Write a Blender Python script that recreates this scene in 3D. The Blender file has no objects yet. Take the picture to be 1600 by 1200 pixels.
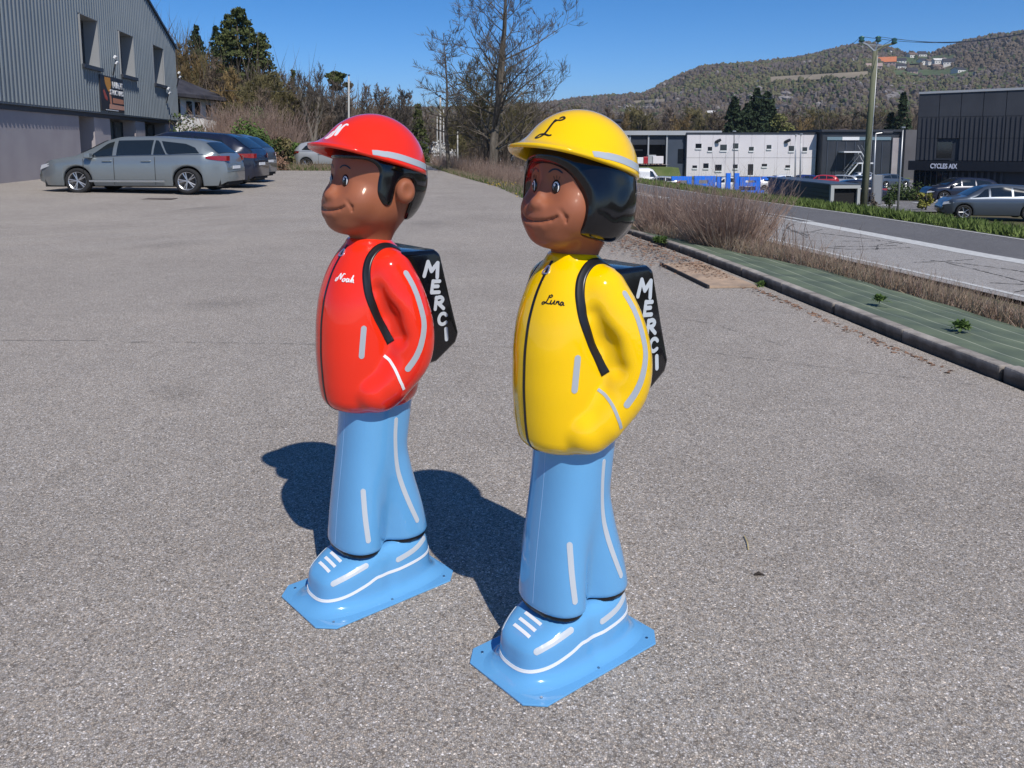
import bpy, bmesh, math, random
import numpy as np
from mathutils import Vector, Matrix
from mathutils.bvhtree import BVHTree

scene = bpy.context.scene
C = scene.collection
R = math.radians

# ------------------------------------------------------------------ camera
cam_data = bpy.data.cameras.new('camera')
cam = bpy.data.objects.new('camera', cam_data)
C.objects.link(cam)
CAM_H = 1.42
cam.location = (0, 0, CAM_H)
cam.rotation_euler = (R(90 - 7.5), 0, 0)
cam_data.sensor_width = 36
cam_data.lens = 36 * 1300 / 1600
cam_data.shift_y = -207 / 1600
cam_data.clip_start = 0.05
cam_data.clip_end = 20000
scene.camera = cam

# ------------------------------------------------------------------ sky and sun
SUN_EL = R(48.6)
SUN_DIR = Vector((0.425, -0.905, 0)).normalized()        # horizontal direction towards the sun
world = bpy.data.worlds.new('World')
scene.world = world
world.use_nodes = True
wn = world.node_tree.nodes
wl = world.node_tree.links
wn.clear()
sky = wn.new('ShaderNodeTexSky')
sky.sky_type = 'NISHITA'
sky.sun_disc = False
sky.sun_elevation = SUN_EL
sky.sun_rotation = math.atan2(SUN_DIR.x, SUN_DIR.y)
sky.altitude = 300
sky.air_density = 0.6
sky.dust_density = 0.0
sky.ozone_density = 6.0
hs = wn.new('ShaderNodeHueSaturation')
hs.inputs['Saturation'].default_value = 1.25
bg = wn.new('ShaderNodeBackground')
bg.inputs['Strength'].default_value = 0.13
wo = wn.new('ShaderNodeOutputWorld')
wl.new(sky.outputs[0], hs.inputs['Color'])
wl.new(hs.outputs[0], bg.inputs['Color'])
wl.new(bg.outputs[0], wo.inputs['Surface'])

sun_data = bpy.data.lights.new('sun', 'SUN')
sun_data.energy = 4.4
sun_data.angle = R(0.53)
sun_data.color = (1.0, 0.95, 0.88)
sun = bpy.data.objects.new('sun', sun_data)
C.objects.link(sun)
d = Vector((SUN_DIR.x * math.cos(SUN_EL), SUN_DIR.y * math.cos(SUN_EL), math.sin(SUN_EL)))
sun.rotation_euler = d.to_track_quat('Z', 'Y').to_euler()
sun.location = (8, -16, 20)

vs = scene.view_settings
vs.view_transform = 'Standard'
vs.look = 'None'
vs.exposure = 0.0
vs.gamma = 1.0
vs.use_curve_mapping = False

# ------------------------------------------------------------------ object helpers
def tag(o, label=None, cat=None, group=None, kind=None):
    if label: o['label'] = label
    if cat: o['category'] = cat
    if group: o['group'] = group
    if kind: o['kind'] = kind
    return o

def empty(name, loc=(0, 0, 0), rz=0.0, parent=None):
    o = bpy.data.objects.new(name, None)
    o.empty_display_size = 0.2
    C.objects.link(o)
    o.location = loc
    o.rotation_euler = (0, 0, rz)
    if parent: o.parent = parent
    return o

def thing(name, label, cat, loc=(0, 0, 0), rz=0.0, group=None):
    return tag(empty(name, loc, rz), label, cat, group)

def link(name, me, parent=None, loc=(0, 0, 0), rot=(0, 0, 0)):
    o = bpy.data.objects.new(name, me)
    C.objects.link(o)
    o.location = loc
    o.rotation_euler = rot
    if parent: o.parent = parent
    return o

def copy_tree(o, parent=None):
    c = o.copy()
    C.objects.link(c)
    c.parent = parent
    for ch in list(o.children):
        copy_tree(ch, c)
    return c

def pydata(name, verts, faces, mat, smooth=False):
    me = bpy.data.meshes.new(name)
    if isinstance(verts, np.ndarray): verts = verts.tolist()
    if isinstance(faces, np.ndarray): faces = faces.tolist()
    me.from_pydata(verts, [], faces)
    if mat: me.materials.append(mat)
    if smooth: me.shade_smooth()
    me.update()
    return me

class MB:
    """collects shapes and links them as one mesh object"""
    def __init__(self):
        self.v = []; self.f = []; self.m = []
    def add(self, vs, fs, mi=0):
        k = len(self.v)
        self.v += [tuple(p) for p in vs]
        self.f += [tuple(i + k for i in f) for f in fs]
        self.m += [mi] * len(fs)
        return self
    def box(self, x0, x1, y0, y1, z0, z1, mi=0, M=None):
        vs = [Vector((x, y, z)) for z in (z0, z1) for y in (y0, y1) for x in (x0, x1)]
        if M is not None: vs = [M @ p for p in vs]
        return self.add(vs, [(0, 2, 3, 1), (4, 5, 7, 6), (0, 1, 5, 4), (2, 6, 7, 3), (0, 4, 6, 2), (1, 3, 7, 5)], mi)
    def prism(self, poly, a0, a1, axis='x', mi=0):
        n = len(poly)
        def P(a, p):
            if axis == 'x': return (a, p[0], p[1])
            if axis == 'y': return (p[0], a, p[1])
            return (p[0], p[1], a)
        vs = [P(a0, p) for p in poly] + [P(a1, p) for p in poly]
        fs = [tuple(range(n))[::-1], tuple(range(n, 2 * n))]
        fs += [(i, (i + 1) % n, n + (i + 1) % n, n + i) for i in range(n)]
        return self.add(vs, fs, mi)
    def tube(self, pts, rads, n=8, mi=0, caps=True):
        pts = [Vector(p) for p in pts]
        if not hasattr(rads, '__len__'): rads = [rads] * len(pts)
        vs = []; fs = []
        ref = None
        for i, p in enumerate(pts):
            t = (pts[min(i + 1, len(pts) - 1)] - pts[max(i - 1, 0)])
            if t.length < 1e-9: t = Vector((0, 0, 1))
            t.normalize()
            if ref is None:
                ref = Vector((1, 0, 0)) if abs(t.x) < 0.8 else Vector((0, 1, 0))
            u = ref - t * ref.dot(t)
            if u.length < 1e-6: u = t.orthogonal()
            u.normalize(); ref = u
            w = t.cross(u)
            for k in range(n):
                a = 2 * math.pi * k / n
                vs.append(p + (u * math.cos(a) + w * math.sin(a)) * rads[i])
        for i in range(len(pts) - 1):
            for k in range(n):
                fs.append((i * n + k, i * n + (k + 1) % n, (i + 1) * n + (k + 1) % n, (i + 1) * n + k))
        if caps:
            fs.append(tuple(range(n))[::-1])
            fs.append(tuple(range((len(pts) - 1) * n, len(pts) * n)))
        return self.add(vs, fs, mi)
    def mesh(self, name, mats, smooth=False):
        me = bpy.data.meshes.new(name)
        me.from_pydata(self.v, [], self.f)
        if not isinstance(mats, (list, tuple)): mats = [mats]
        for m in mats: me.materials.append(m)
        if len(mats) > 1: me.polygons.foreach_set('material_index', self.m)
        if smooth: me.shade_smooth()
        me.update()
        return me
    def build(self, name, mats, parent=None, smooth=False, loc=(0, 0, 0), rot=(0, 0, 0)):
        return link(name, self.mesh(name, mats, smooth), parent, loc, rot)

def bevel(o, w, seg=2):
    m = o.modifiers.new('bevel', 'BEVEL')
    m.width = w; m.segments = seg; m.limit_method = 'ANGLE'; m.angle_limit = R(35)
    return o

# ------------------------------------------------------------------ materials
def mat(name, col, rough=0.6, metal=0.0, coat=0.0, spec=0.5, emit=None, trans=0.0):
    m = bpy.data.materials.new(name)
    m.use_nodes = True
    b = m.node_tree.nodes['Principled BSDF']
    b.inputs['Base Color'].default_value = (*col, 1)
    b.inputs['Roughness'].default_value = rough
    b.inputs['Metallic'].default_value = metal
    b.inputs['Coat Weight'].default_value = coat
    b.inputs['Coat Roughness'].default_value = 0.03
    b.inputs['Specular IOR Level'].default_value = spec
    if trans: b.inputs['Transmission Weight'].default_value = trans
    return m

def nodes(m):
    return m.node_tree.nodes, m.node_tree.links, m.node_tree.nodes['Principled BSDF']

def noise_mat(name, c1, c2, scale=5.0, rough=0.85, detail=6.0, bump=0.0, bscale=None, stretch=None, lo=0.35, hi=0.65, spec=0.3, metal=0.0, coat=0.0, coord='Object'):
    """two colours mixed by a noise, with an optional fine relief"""
    m = mat(name, c1, rough, metal, coat, spec)
    N, L, b = nodes(m)
    tc = N.new('ShaderNodeTexCoord')
    mp = N.new('ShaderNodeMapping')
    L.new(tc.outputs[coord], mp.inputs['Vector'])
    if stretch: mp.inputs['Scale'].default_value = stretch
    n = N.new('ShaderNodeTexNoise')
    n.inputs['Scale'].default_value = scale
    n.inputs['Detail'].default_value = detail
    L.new(mp.outputs[0], n.inputs['Vector'])
    r = N.new('ShaderNodeValToRGB')
    r.color_ramp.elements[0].position = lo
    r.color_ramp.elements[0].color = (*c1, 1)
    r.color_ramp.elements[1].position = hi
    r.color_ramp.elements[1].color = (*c2, 1)
    L.new(n.outputs['Fac'], r.inputs['Fac'])
    L.new(r.outputs[0], b.inputs['Base Color'])
    if bump:
        n2 = N.new('ShaderNodeTexNoise')
        n2.inputs['Scale'].default_value = bscale or scale * 4
        n2.inputs['Detail'].default_value = 4
        L.new(mp.outputs[0], n2.inputs['Vector'])
        bm = N.new('ShaderNodeBump')
        bm.inputs['Strength'].default_value = 1.0
        bm.inputs['Distance'].default_value = bump
        L.new(n2.outputs['Fac'], bm.inputs['Height'])
        L.new(bm.outputs[0], b.inputs['Normal'])
    return m
# ------------------------------------------------------------------ implicit surfaces for the moulded figures
def smin(a, b, k):
    h = np.clip(0.5 + 0.5 * (b - a) / k, 0, 1)
    return b * (1 - h) + a * h - k * h * (1 - h)
def smax(a, b, k):
    return -smin(-a, -b, k)
def ell(p, c, r):
    q = (p - np.array(c)) 
    r = np.array(r)
    k0 = np.sqrt(((q / r) ** 2).sum(-1)) + 1e-9
    k1 = np.sqrt(((q / (r * r)) ** 2).sum(-1)) + 1e-9
    return k0 * (k0 - 1) / k1
def cap(p, a, b, ra, rb):
    a = np.array(a, float); b = np.array(b, float)
    ab = b - a
    t = np.clip(((p - a) @ ab) / (ab @ ab), 0, 1)
    dd = np.sqrt(((p - a - t[..., None] * ab) ** 2).sum(-1))
    return dd - (ra + (rb - ra) * t)
def chain(p, pts, k=0.03):
    out = None
    for (a, ra), (b, rb) in zip(pts[:-1], pts[1:]):
        s = cap(p, a, b, ra, rb)
        out = s if out is None else smin(out, s, k)
    return out
def mirror(p):
    q = p.copy(); q[..., 0] = np.abs(q[..., 0]); return q
def interp(z, zs, vs):
    zz = np.linspace(zs[0], zs[-1], 400)
    vv = np.interp(zz, zs, vs)
    w = 71
    ker = np.hanning(w + 2)[1:-1]; ker /= ker.sum()
    pad = np.concatenate([np.full(w // 2, vv[0]), vv, np.full(w // 2, vv[-1])])
    # odd extension keeps the ends in place
    pad[:w // 2] = 2 * vv[0] - vv[1:w // 2 + 1][::-1]
    pad[-(w // 2):] = 2 * vv[-1] - vv[-(w // 2) - 1:-1][::-1]
    vv = np.convolve(pad, ker, 'valid')
    return np.interp(z, zz, vv)
def stack(p, zs, rx, yf, yb, n=2.25):
    """tube of superellipses: half width rx, front yf and back yb at each height"""
    z = p[..., 2]
    a = interp(z, zs, rx); f = interp(z, zs, yf); b = interp(z, zs, yb)
    cy = (f + b) / 2; ry = (b - f) / 2
    q = (np.abs(p[..., 0] / a) ** n + np.abs((p[..., 1] - cy) / ry) ** n) ** (1 / n)
    return (q - 1) * np.minimum(a, ry)
def inpoly(y, z, poly):
    """signed distance in the (y, z) plane to a polygon"""
    n = len(poly)
    dist = np.full(y.shape, 1e9); sgn = np.ones(y.shape)
    for i in range(n):
        ax, ay = poly[i]; bx, by = poly[(i + 1) % n]
        ex, ey = bx - ax, by - ay
        wx, wy = y - ax, z - ay
        t = np.clip((wx * ex + wy * ey) / (ex * ex + ey * ey), 0, 1)
        dx, dy = wx - ex * t, wy - ey * t
        dist = np.minimum(dist, dx * dx + dy * dy)
        c1 = z >= ay; c2 = z < by; c3 = ex * wy > ey * wx
        flip = (c1 & c2 & c3) | (~c1 & ~c2 & ~c3)
        sgn = np.where(flip, -sgn, sgn)
    return sgn * np.sqrt(dist)
def smooth_poly(pts, it=3):
    for _ in range(it):
        q = []
        for i in range(len(pts)):
            a = pts[i]; b = pts[(i + 1) % len(pts)]
            q.append((a[0] * .75 + b[0] * .25, a[1] * .75 + b[1] * .25))
            q.append((a[0] * .25 + b[0] * .75, a[1] * .25 + b[1] * .75))
        pts = q
    return pts

def surf(name, f, lo, hi, h, mt):
    """surface nets of f = 0, vertices pulled onto the surface"""
    lo = np.array(lo, float); hi = np.array(hi, float)
    n = np.ceil((hi - lo) / h).astype(int) + 1
    ax = [lo[i] + h * np.arange(n[i]) for i in range(3)]
    G = np.stack(np.meshgrid(*ax, indexing='ij'), -1)
    F = f(G)
    S = F < 0
    cn = n - 1
    vsum = np.zeros((*cn, 3)); cnt = np.zeros(cn)
    def crossing(axis):
        sl0 = [slice(None)] * 3; sl1 = [slice(None)] * 3
        sl0[axis] = slice(0, -1); sl1[axis] = slice(1, None)
        s0 = S[tuple(sl0)]; s1 = S[tuple(sl1)]
        ch = s0 != s1
        idx = np.argwhere(ch)
        f0 = F[tuple(sl0)][ch]; f1 = F[tuple(sl1)][ch]
        t = f0 / (f0 - f1)
        P = lo + idx * h
        P[:, axis] += t * h
        return idx, P, s0[ch]
    edges = []
    for axis in range(3):
        idx, P, s0 = crossing(axis)
        o1, o2 = [a for a in range(3) if a != axis]
        ok = (idx[:, o1] > 0) & (idx[:, o2] > 0) & (idx[:, o1] < cn[o1]) & (idx[:, o2] < cn[o2])
        idx = idx[ok]; P = P[ok]; s0 = s0[ok]
        for d1 in (0, -1):
            for d2 in (0, -1):
                c = idx.copy(); c[:, o1] += d1; c[:, o2] += d2
                np.add.at(vsum, (c[:, 0], c[:, 1], c[:, 2]), P)
                np.add.at(cnt, (c[:, 0], c[:, 1], c[:, 2]), 1)
        edges.append((axis, o1, o2, idx, s0))
    act = cnt > 0
    ids = np.full(cn, -1); ids[act] = np.arange(act.sum())
    V = vsum[act] / cnt[act][:, None]
    for _ in range(3):
        e = h * 0.05
        f0 = f(V)
        g = np.stack([f(V + np.eye(3)[i] * e) - f0 for i in range(3)], -1) / e
        gl = (g ** 2).sum(-1) + 1e-6
        st = np.clip(f0 / gl, -h * .5, h * .5)[:, None] * g
        stl = np.linalg.norm(st, axis=1, keepdims=True)
        st = st * np.minimum(1, h * .6 / (stl + 1e-12))
        V = V - st
    Q = []
    for axis, o1, o2, idx, s0 in edges:
        def gid(d1, d2):
            c = idx.copy(); c[:, o1] += d1; c[:, o2] += d2
            return ids[c[:, 0], c[:, 1], c[:, 2]]
        q = np.stack([gid(-1, -1), gid(0, -1), gid(0, 0), gid(-1, 0)], -1)
        flip = (~s0) if axis != 1 else s0
        q[flip] = q[flip][:, ::-1]
        Q.append(q)
    Q = np.concatenate(Q)
    return pydata(name, V, Q, mt, smooth=True)

def bvh_of(me):
    return BVHTree.FromPolygons([v.co for v in me.vertices], [p.vertices for p in me.polygons])

def catmull(pts, step):
    pts = [Vector(p) for p in pts]
    if len(pts) == 2:
        n = max(2, int((pts[1] - pts[0]).length / step))
        return [pts[0].lerp(pts[1], i / n) for i in range(n + 1)]
    P = [2 * pts[0] - pts[1]] + pts + [2 * pts[-1] - pts[-2]]
    out = []
    for i in range(1, len(P) - 2):
        p0, p1, p2, p3 = P[i - 1:i + 3]
        n = max(1, int((p2 - p1).length / step))
        for k in range(n):
            t = k / n
            out.append(0.5 * ((2 * p1) + (p2 - p0) * t + (2 * p0 - 5 * p1 + 4 * p2 - p3) * t * t + (3 * p1 - p0 - 3 * p2 + p3) * t ** 3))
    out.append(pts[-1])
    return out

def ribbon(mb, bvh, pts, w, lift=0.0012, step=0.006, rnd=True, cols=2, th=0.0012):
    if rnd and w > .01: step = .0028
    """a strip laid on the surface: raised by lift, with thin sides"""
    path = catmull(pts, step)
    L = [0]
    for a, b in zip(path[:-1], path[1:]): L.append(L[-1] + (b - a).length)
    tot = L[-1]
    rows = []
    for i, p in enumerate(path):
        s, nrm, _, _ = bvh.find_nearest(p)
        t = path[min(i + 1, len(path) - 1)] - path[max(i - 1, 0)]
        t -= nrm * t.dot(nrm)
        if t.length < 1e-9: t = nrm.orthogonal()
        t.normalize()
        bn = nrm.cross(t)
        hw = w / 2
        if rnd:
            e = min(L[i], tot - L[i])
            if e < hw: hw = math.sqrt(max(hw * hw - (hw - e) ** 2, (hw * .25) ** 2))
        row = []
        for k in range(cols + 1):
            q = s + bn * hw * (2 * k / cols - 1)
            s2, n2, _, _ = bvh.find_nearest(q)
            row.append((s2, n2))
        rows.append(row)
    vs = []; fs = []
    m = cols + 3
    for row in rows:
        vs.append(row[0][0] + row[0][1] * (lift - th - 0.001))
        for s2, n2 in row: vs.append(s2 + n2 * lift)
        vs.append(row[-1][0] + row[-1][1] * (lift - th - 0.001))
    for i in range(len(rows) - 1):
        for k in range(m - 1):
            fs.append((i * m + k, i * m + k + 1, (i + 1) * m + k + 1, (i + 1) * m + k))
    fs.append(tuple(range(m))[::-1]); fs.append(tuple(range((len(rows) - 1) * m, len(rows) * m)))
    mb.add(vs, fs)

def strokes(mb, bvh, lines, org, right, up, size, w, lift=0.0012, step=0.002, rnd=True, th=0.0012, tall=1.0):
    org = Vector(org); right = Vector(right).normalized(); up = Vector(up)
    up = (up - right * up.dot(right)).normalized()
    for i, ln in enumerate(lines):
        pts = [org + right * (x * size) + up * (y * size * tall) for x, y in ln]
        # spread the stroke out over the surface before snapping
        ribbon(mb, bvh, pts, w, lift + 0.0003 * i, step, rnd, 1, th)

# ------------------------------------------------------------------ figure shapes (local: front -y, his or her left +x)
def spline4(pts, n):
    P = [np.array(p, float) for p in pts]
    P = [2 * P[0] - P[1]] + P + [2 * P[-1] - P[-2]]
    out = []
    for i in range(1, len(P) - 2):
        p0, p1, p2, p3 = P[i - 1:i + 3]
        for k in range(n):
            t = k / n
            out.append(0.5 * ((2 * p1) + (p2 - p0) * t + (2 * p0 - 5 * p1 + 4 * p2 - p3) * t * t + (3 * p1 - p0 - 3 * p2 + p3) * t ** 3))
    return out + [P[-2]]
ARM = spline4([(.088, .030, 1.030, .073), (.126, .050, .955, .073), (.145, .070, .86, .070), (.141, .064, .775, .068), (.118, .012, .700, .064)], 5)
def f_jacket(p):
    q = mirror(p)
    zs = [.58, .62, .68, .78, .88, .96, 1.03, 1.08, 1.115, 1.15]
    rx = [.105, .118, .128, .134, .134, .130, .116, .094, .072, .05]
    yf = [-.115, -.136, -.148, -.155, -.152, -.140, -.115, -.085, -.055, -.03]
    yb = [.150, .165, .172, .175, .172, .162, .148, .120, .090, .07]
    t = stack(q, zs, rx, yf, yb)
    t = smax(t, p[..., 2] - 1.122, .035)
    t = smax(t, .597 - p[..., 2], .055)
    collar = cap(p, (0, .018, 1.09), (0, .012, 1.123), .066, .060)
    collar = smax(collar, p[..., 2] - 1.128, .01)
    t = smin(t, collar, .03)
    arm = None
    for a, b in zip(ARM[:-1], ARM[1:]):
        c_ = cap(q, a[:3], b[:3], a[3], b[3])
        arm = c_ if arm is None else np.minimum(arm, c_)
    t = smin(t, arm, .024)
    hand = ell(q, (.100, -.016, .674), (.062, .076, .066))
    t = smin(t, hand, .014)
    # sleeve groove between the arm and the chest
    g = chain(q, [((.134, -.036, .985), .002), ((.156, -.016, .91), .011), ((.172, .006, .85), .015)], .05)
    t = smax(t, -g, .040)
    return t

def f_trousers(p):
    q = mirror(p)
    front = stack(q, [.12, .18, .26, .36, .46, .56, .66], [.112, .112, .108, .102, .097, .094, .092],
                  [-.124, -.122, -.116, -.104, -.091, -.080, -.072], [.018, .018, .020, .026, .036, .050, .07], 2.2)
    back = stack(q, [.12, .18, .26, .36, .46, .56, .66], [.104, .104, .100, .094, .090, .092, .095],
                 [.022, .022, .012, -.004, -.030, -.04, -.05], [.202, .196, .178, .146, .124, .140, .156], 2.2)
    t = smin(front, back, .055)
    return t
def f_trousers_cut(p):
    t = smax(f_trousers(p), .162 - p[..., 2], .014)
    return np.maximum(t, p[..., 2] - .64)
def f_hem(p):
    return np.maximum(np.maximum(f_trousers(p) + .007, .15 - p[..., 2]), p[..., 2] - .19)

def f_shoes(p):
    q = mirror(p)
    z = p[..., 2]
    y = p[..., 1]
    body = stack(q, [0, .05, .10, .14, .18], [.108, .108, .106, .100, .094], [-.200, -.200, -.194, -.176, -.12], [.208, .206, .200, .192, .185], 3.0)
    topz = np.interp(y, [-.22, -.15, -.10, -.03, .0, .22], [.112, .124, .143, .164, .158, .164])
    b = smax(body, z - topz, .04)
    waist = cap(q, (.135, .012, .02), (.13, .012, .2), .022, .026)
    b = smax(b, -waist, .025)
    # flare that runs out onto the plate
    slab = z - .004
    fl = smin(b, slab, .045)
    t = np.maximum(fl, body - .032)
    ax, ay = np.abs(p[..., 0]), np.abs(y)
    return np.maximum(np.maximum(t, ax - .153), np.maximum(ay - .250, (ax + ay - .156 - .253 + .045) * .7071 + .003))

def f_skull(p):
    """cranium, jaw and neck, without features"""
    t = ell(p, (0, .050, 1.325), (.130, .142, .150))
    jaw = ell(p, (0, .012, 1.232), (.116, .124, .092))
    t = smin(t, jaw, .04)
    neck = cap(p, (0, .020, 1.10), (0, .035, 1.19), .058, .072)
    return smin(t, neck, .035)
def f_head(p):
    q = mirror(p)
    t = f_skull(p)
    muz = ell(p, (0, -.066, 1.222), (.082, .058, .050))
    t = smin(t, muz, .035)
    t = smin(t, ell(p, (0, -.066, 1.182), (.056, .042, .032)), .03)
    t = smin(t, ell(q, (.062, -.052, 1.250), (.044, .040, .040)), .03)        # cheeks
    br = chain(p, [((0, -.076, 1.332), .010), ((0, -.090, 1.298), .012), ((0, -.108, 1.268), .014)], .015)
    t = smin(t, br, .016)
    t = smin(t, ell(p, (0, -.105, 1.263), (.019, .025, .017)), .014)
    t = smin(t, ell(q, (.020, -.104, 1.256), (.013, .016, .012)), .010)
    t = smax(t, -ell(q, (.043, -.108, 1.308), (.028, .016, .030)), .022)
    # mouth: a shallow smiling line above a full lower lip
    t = smin(t, chain(q, [((0, -.117, 1.207), .009), ((.026, -.112, 1.209), .0085), ((.052, -.098, 1.218), .006)], .006), .014)
    m = chain(q, [((0, -.1275, 1.2195), .0034), ((.029, -.1235, 1.2215), .0034), ((.054, -.111, 1.2275), .003), ((.066, -.104, 1.2345), .002)], .005)
    t = smax(t, -m, .008)
    t = smax(t, -chain(q, [((.062, -.112, 1.262), .002), ((.077, -.103, 1.250), .003), ((.085, -.091, 1.234), .003), ((.083, -.088, 1.222), .002)], .006), .007)
    return t
def f_head_noah(p):
    q = mirror(p)
    t = f_head(p)
    ear = ell(q, (.138, .060, 1.276), (.022, .031, .037))
    ear = smax(ear, -ell(q, (.163, .056, 1.280), (.012, .017, .022)), .008)
    return smin(t, ear, .010)

NOAH_HAIR = smooth_poly([(-.15, 1.50), (-.15, 1.375), (-.085, 1.372), (-.035, 1.368), (-.012, 1.340), (-.020, 1.300), (-.022, 1.262), (-.002, 1.232), (.020, 1.236), (.028, 1.262),
                         (.034, 1.300), (.060, 1.318), (.094, 1.312), (.102, 1.280), (.094, 1.240), (.088, 1.205), (.10, 1.182), (.15, 1.180), (.25, 1.22), (.25, 1.50)], 2)
def f_hair_noah(p):
    q = mirror(p)
    base = f_skull(p) - .007
    base = smin(base, ell(p, (0, .105, 1.300), (.100, .100, .125)) , .04)
    reg = inpoly(p[..., 1], p[..., 2], NOAH_HAIR)
    t = smax(base, reg, .010)
    t = np.maximum(t, -(f_skull(p) + .02))
    return np.maximum(t, p[..., 2] - 1.44)
LUNA_HAIR = smooth_poly([(-.16, 1.50), (-.16, 1.392), (-.105, 1.385), (-.075, 1.355), (-.052, 1.310), (-.047, 1.270), (-.052, 1.225), (-.050, 1.190), (-.02, 1.175), (.03, 1.165), (.08, 1.152), (.16, 1.148), (.215, 1.19), (.25, 1.30), (.25, 1.50)], 2)
def f_hair_luna(p):
    q = mirror(p)
    base = f_skull(p) - np.interp(p[..., 1], [-.02, .09], [.019, .006])
    side = ell(q, (.090, .030, 1.262), (.060, .110, .106))
    nape = ell(p, (0, .110, 1.245), (.108, .095, .110))
    base = smin(smin(base, side, .03), nape, .02)
    groove = chain(q, [((.190, -.01, 1.36), .022), ((.196, .040, 1.31), .03), ((.190, .02, 1.24), .022)], .04)
    base = smax(base, -groove, .03)
    reg = inpoly(p[..., 1], p[..., 2], LUNA_HAIR)
    t = smax(base, reg, .014)
    t = np.maximum(t, -(f_skull(p) + .02))
    return np.maximum(t, p[..., 2] - 1.44)

def helmet_mesh(name, mt, up=0.0):
    c = Vector((0, .030, 1.337)); r = (.150, .172, .168)
    NP, NT = 128, 44
    vs = [(0, .030, c.z + r[2])]; fs = []
    for j in range(1, NT + 1):
        t = j / NT
        for i in range(NP):
            ph = 2 * math.pi * i / NP                      # 0 = front (-y)
            dx, dy = math.sin(ph), -math.cos(ph)
            # polar angle at which the shell meets the tilted rim plane
            lo, hi = 0.2, 1.9
            for _ in range(18):
                mid = (lo + hi) / 2
                x = r[0] * math.sin(mid) * dx; y = c.y + r[1] * math.sin(mid) * dy; z = c.z + r[2] * math.cos(mid)
                rim = 1.365 - 0.27 * y
                if z > rim: lo = mid
                else: hi = mid
            th = lo * t
            x = r[0] * math.sin(th) * dx; y = c.y + r[1] * math.sin(th) * dy; z = c.z + r[2] * math.cos(th)
            a = ph if ph <= math.pi else ph - 2 * math.pi
            e = math.exp(-(abs(a) / 1.08) ** 3.0)
            s = max(0.0, (t - 0.70) / 0.30)
            s = s ** 2.1
            ln = math.hypot(x, y - c.y)
            x += x / ln * .040 * e * s; y += (y - c.y) / ln * .029 * e * s
            z += .018 * e * s
            b = max(0, (t - .9) / .1)
            x += dx * .004 * b * b; y += dy * .004 * b * b
            vs.append((x, y, z))
    for i in range(NP): fs.append((0, 1 + i, 1 + (i + 1) % NP))
    for j in range(NT - 1):
        for i in range(NP):
            a = 1 + j * NP
            fs.append((a + i, a + NP + i, a + NP + (i + 1) % NP, a + (i + 1) % NP))
    me = pydata(name, vs, fs, mt, smooth=True)
    return me

# ------------------------------------------------------------------ lettering as pen strokes
S_NOAH = [[(.00, .10), (.02, -.02), (.12, .00), (.22, .14), (.16, .22), (.04, .12), (.02, .0)],
          [(.16, .0), (.30, .34), (.42, .55), (.44, .50), (.46, .14), (.50, .12), (.62, .40), (.74, .56), (.86, .50)],
          [(.78, .18), (.70, .12), (.70, .0), (.80, -.02), (.90, .08), (.86, .20), (.78, .18)], [(.88, .14), (1.04, .18)],
          [(1.22, .18), (1.12, .22), (1.02, .10), (1.06, -.02), (1.16, .02), (1.26, .20), (1.24, .02), (1.34, .00)],
          [(1.36, .02), (1.54, .34), (1.62, .52), (1.56, .30), (1.44, -.04)], [(1.50, .12), (1.62, .22), (1.64, .12), (1.62, .02), (1.72, .00)]]
S_LUNA = [[(.44, .52), (.52, .60), (.60, .52), (.50, .42), (.38, .46), (.40, .56), (.30, .20), (.18, .02), (.04, -.06), (-.02, .02), (.08, .10), (.26, .04), (.46, .0), (.56, .06)],
          [(.58, .26), (.54, .06), (.62, .00), (.74, .14), (.80, .26), (.76, .06), (.84, .0)],
          [(.88, .0), (.94, .24), (.94, .14), (1.06, .24), (1.06, .08), (1.14, .0)],
          [(1.34, .22), (1.22, .20), (1.16, .06), (1.24, .0), (1.36, .20), (1.36, .04), (1.44, .02)]]
S_N = [[(.00, .10), (-.02, -.06), (.12, -.10), (.26, .10), (.22, .28), (.06, .22), (.00, .06)],
       [(.22, -.04), (.36, .40), (.46, .60), (.50, .50), (.52, .06), (.56, .04), (.70, .42), (.84, .58), (1.02, .52)]]
S_L = [[(.78, .94), (.92, 1.06), (1.04, .96), (.92, .84), (.70, .84), (.56, .74), (.62, .90), (.44, .44), (.26, .14), (.06, .00), (-.04, .08), (.08, .22), (.30, .20), (.60, .10), (.72, .14)]]
MERCI = [
    [[(-.5, -.42), (-.36, .40)], [(-.36, .40), (-.02, -.10)], [(-.02, -.10), (.36, .40)], [(.36, .40), (.46, -.42)]],
    [[(-.32, -.42), (-.26, .40)], [(-.26, .38), (.34, .40)], [(-.28, .02), (.22, .04)], [(-.32, -.40), (.36, -.38)]],
    [[(-.34, -.42), (-.28, .40)], [(-.30, .36), (.10, .42), (.32, .24), (.14, .04), (-.26, .00)], [(-.10, .0), (.42, -.40)]],
    [[(.34, .28), (.10, .42), (-.22, .34), (-.38, .0), (-.26, -.32), (.06, -.42), (.38, -.26)]],
    [[(-.04, .40), (.04, -.40)]],
]

paint_red = mat('red_gloss_paint', (.86, .030, .010), .14, coat=.75, spec=.2)
paint_yellow = mat('yellow_gloss_paint', (.95, .575, .0), .14, coat=.75, spec=.2)
paint_blue = mat('blue_gloss_paint', (.13, .37, .66), .14, coat=.75, spec=.2)
paint_skin = mat('brown_gloss_paint', (.31, .105, .052), .55, coat=.22, spec=.25)
paint_black = mat('black_gloss_paint', (.004, .004, .006), .10, coat=0.2)
paint_white = mat('white_paint', (.82, .82, .82), .3)
tape_grey = mat('reflective_tape', (.40, .44, .48), .35)
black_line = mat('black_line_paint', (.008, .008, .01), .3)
bolt_metal = mat('bolt_metal', (.45, .45, .47), .3, 1.0)

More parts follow.
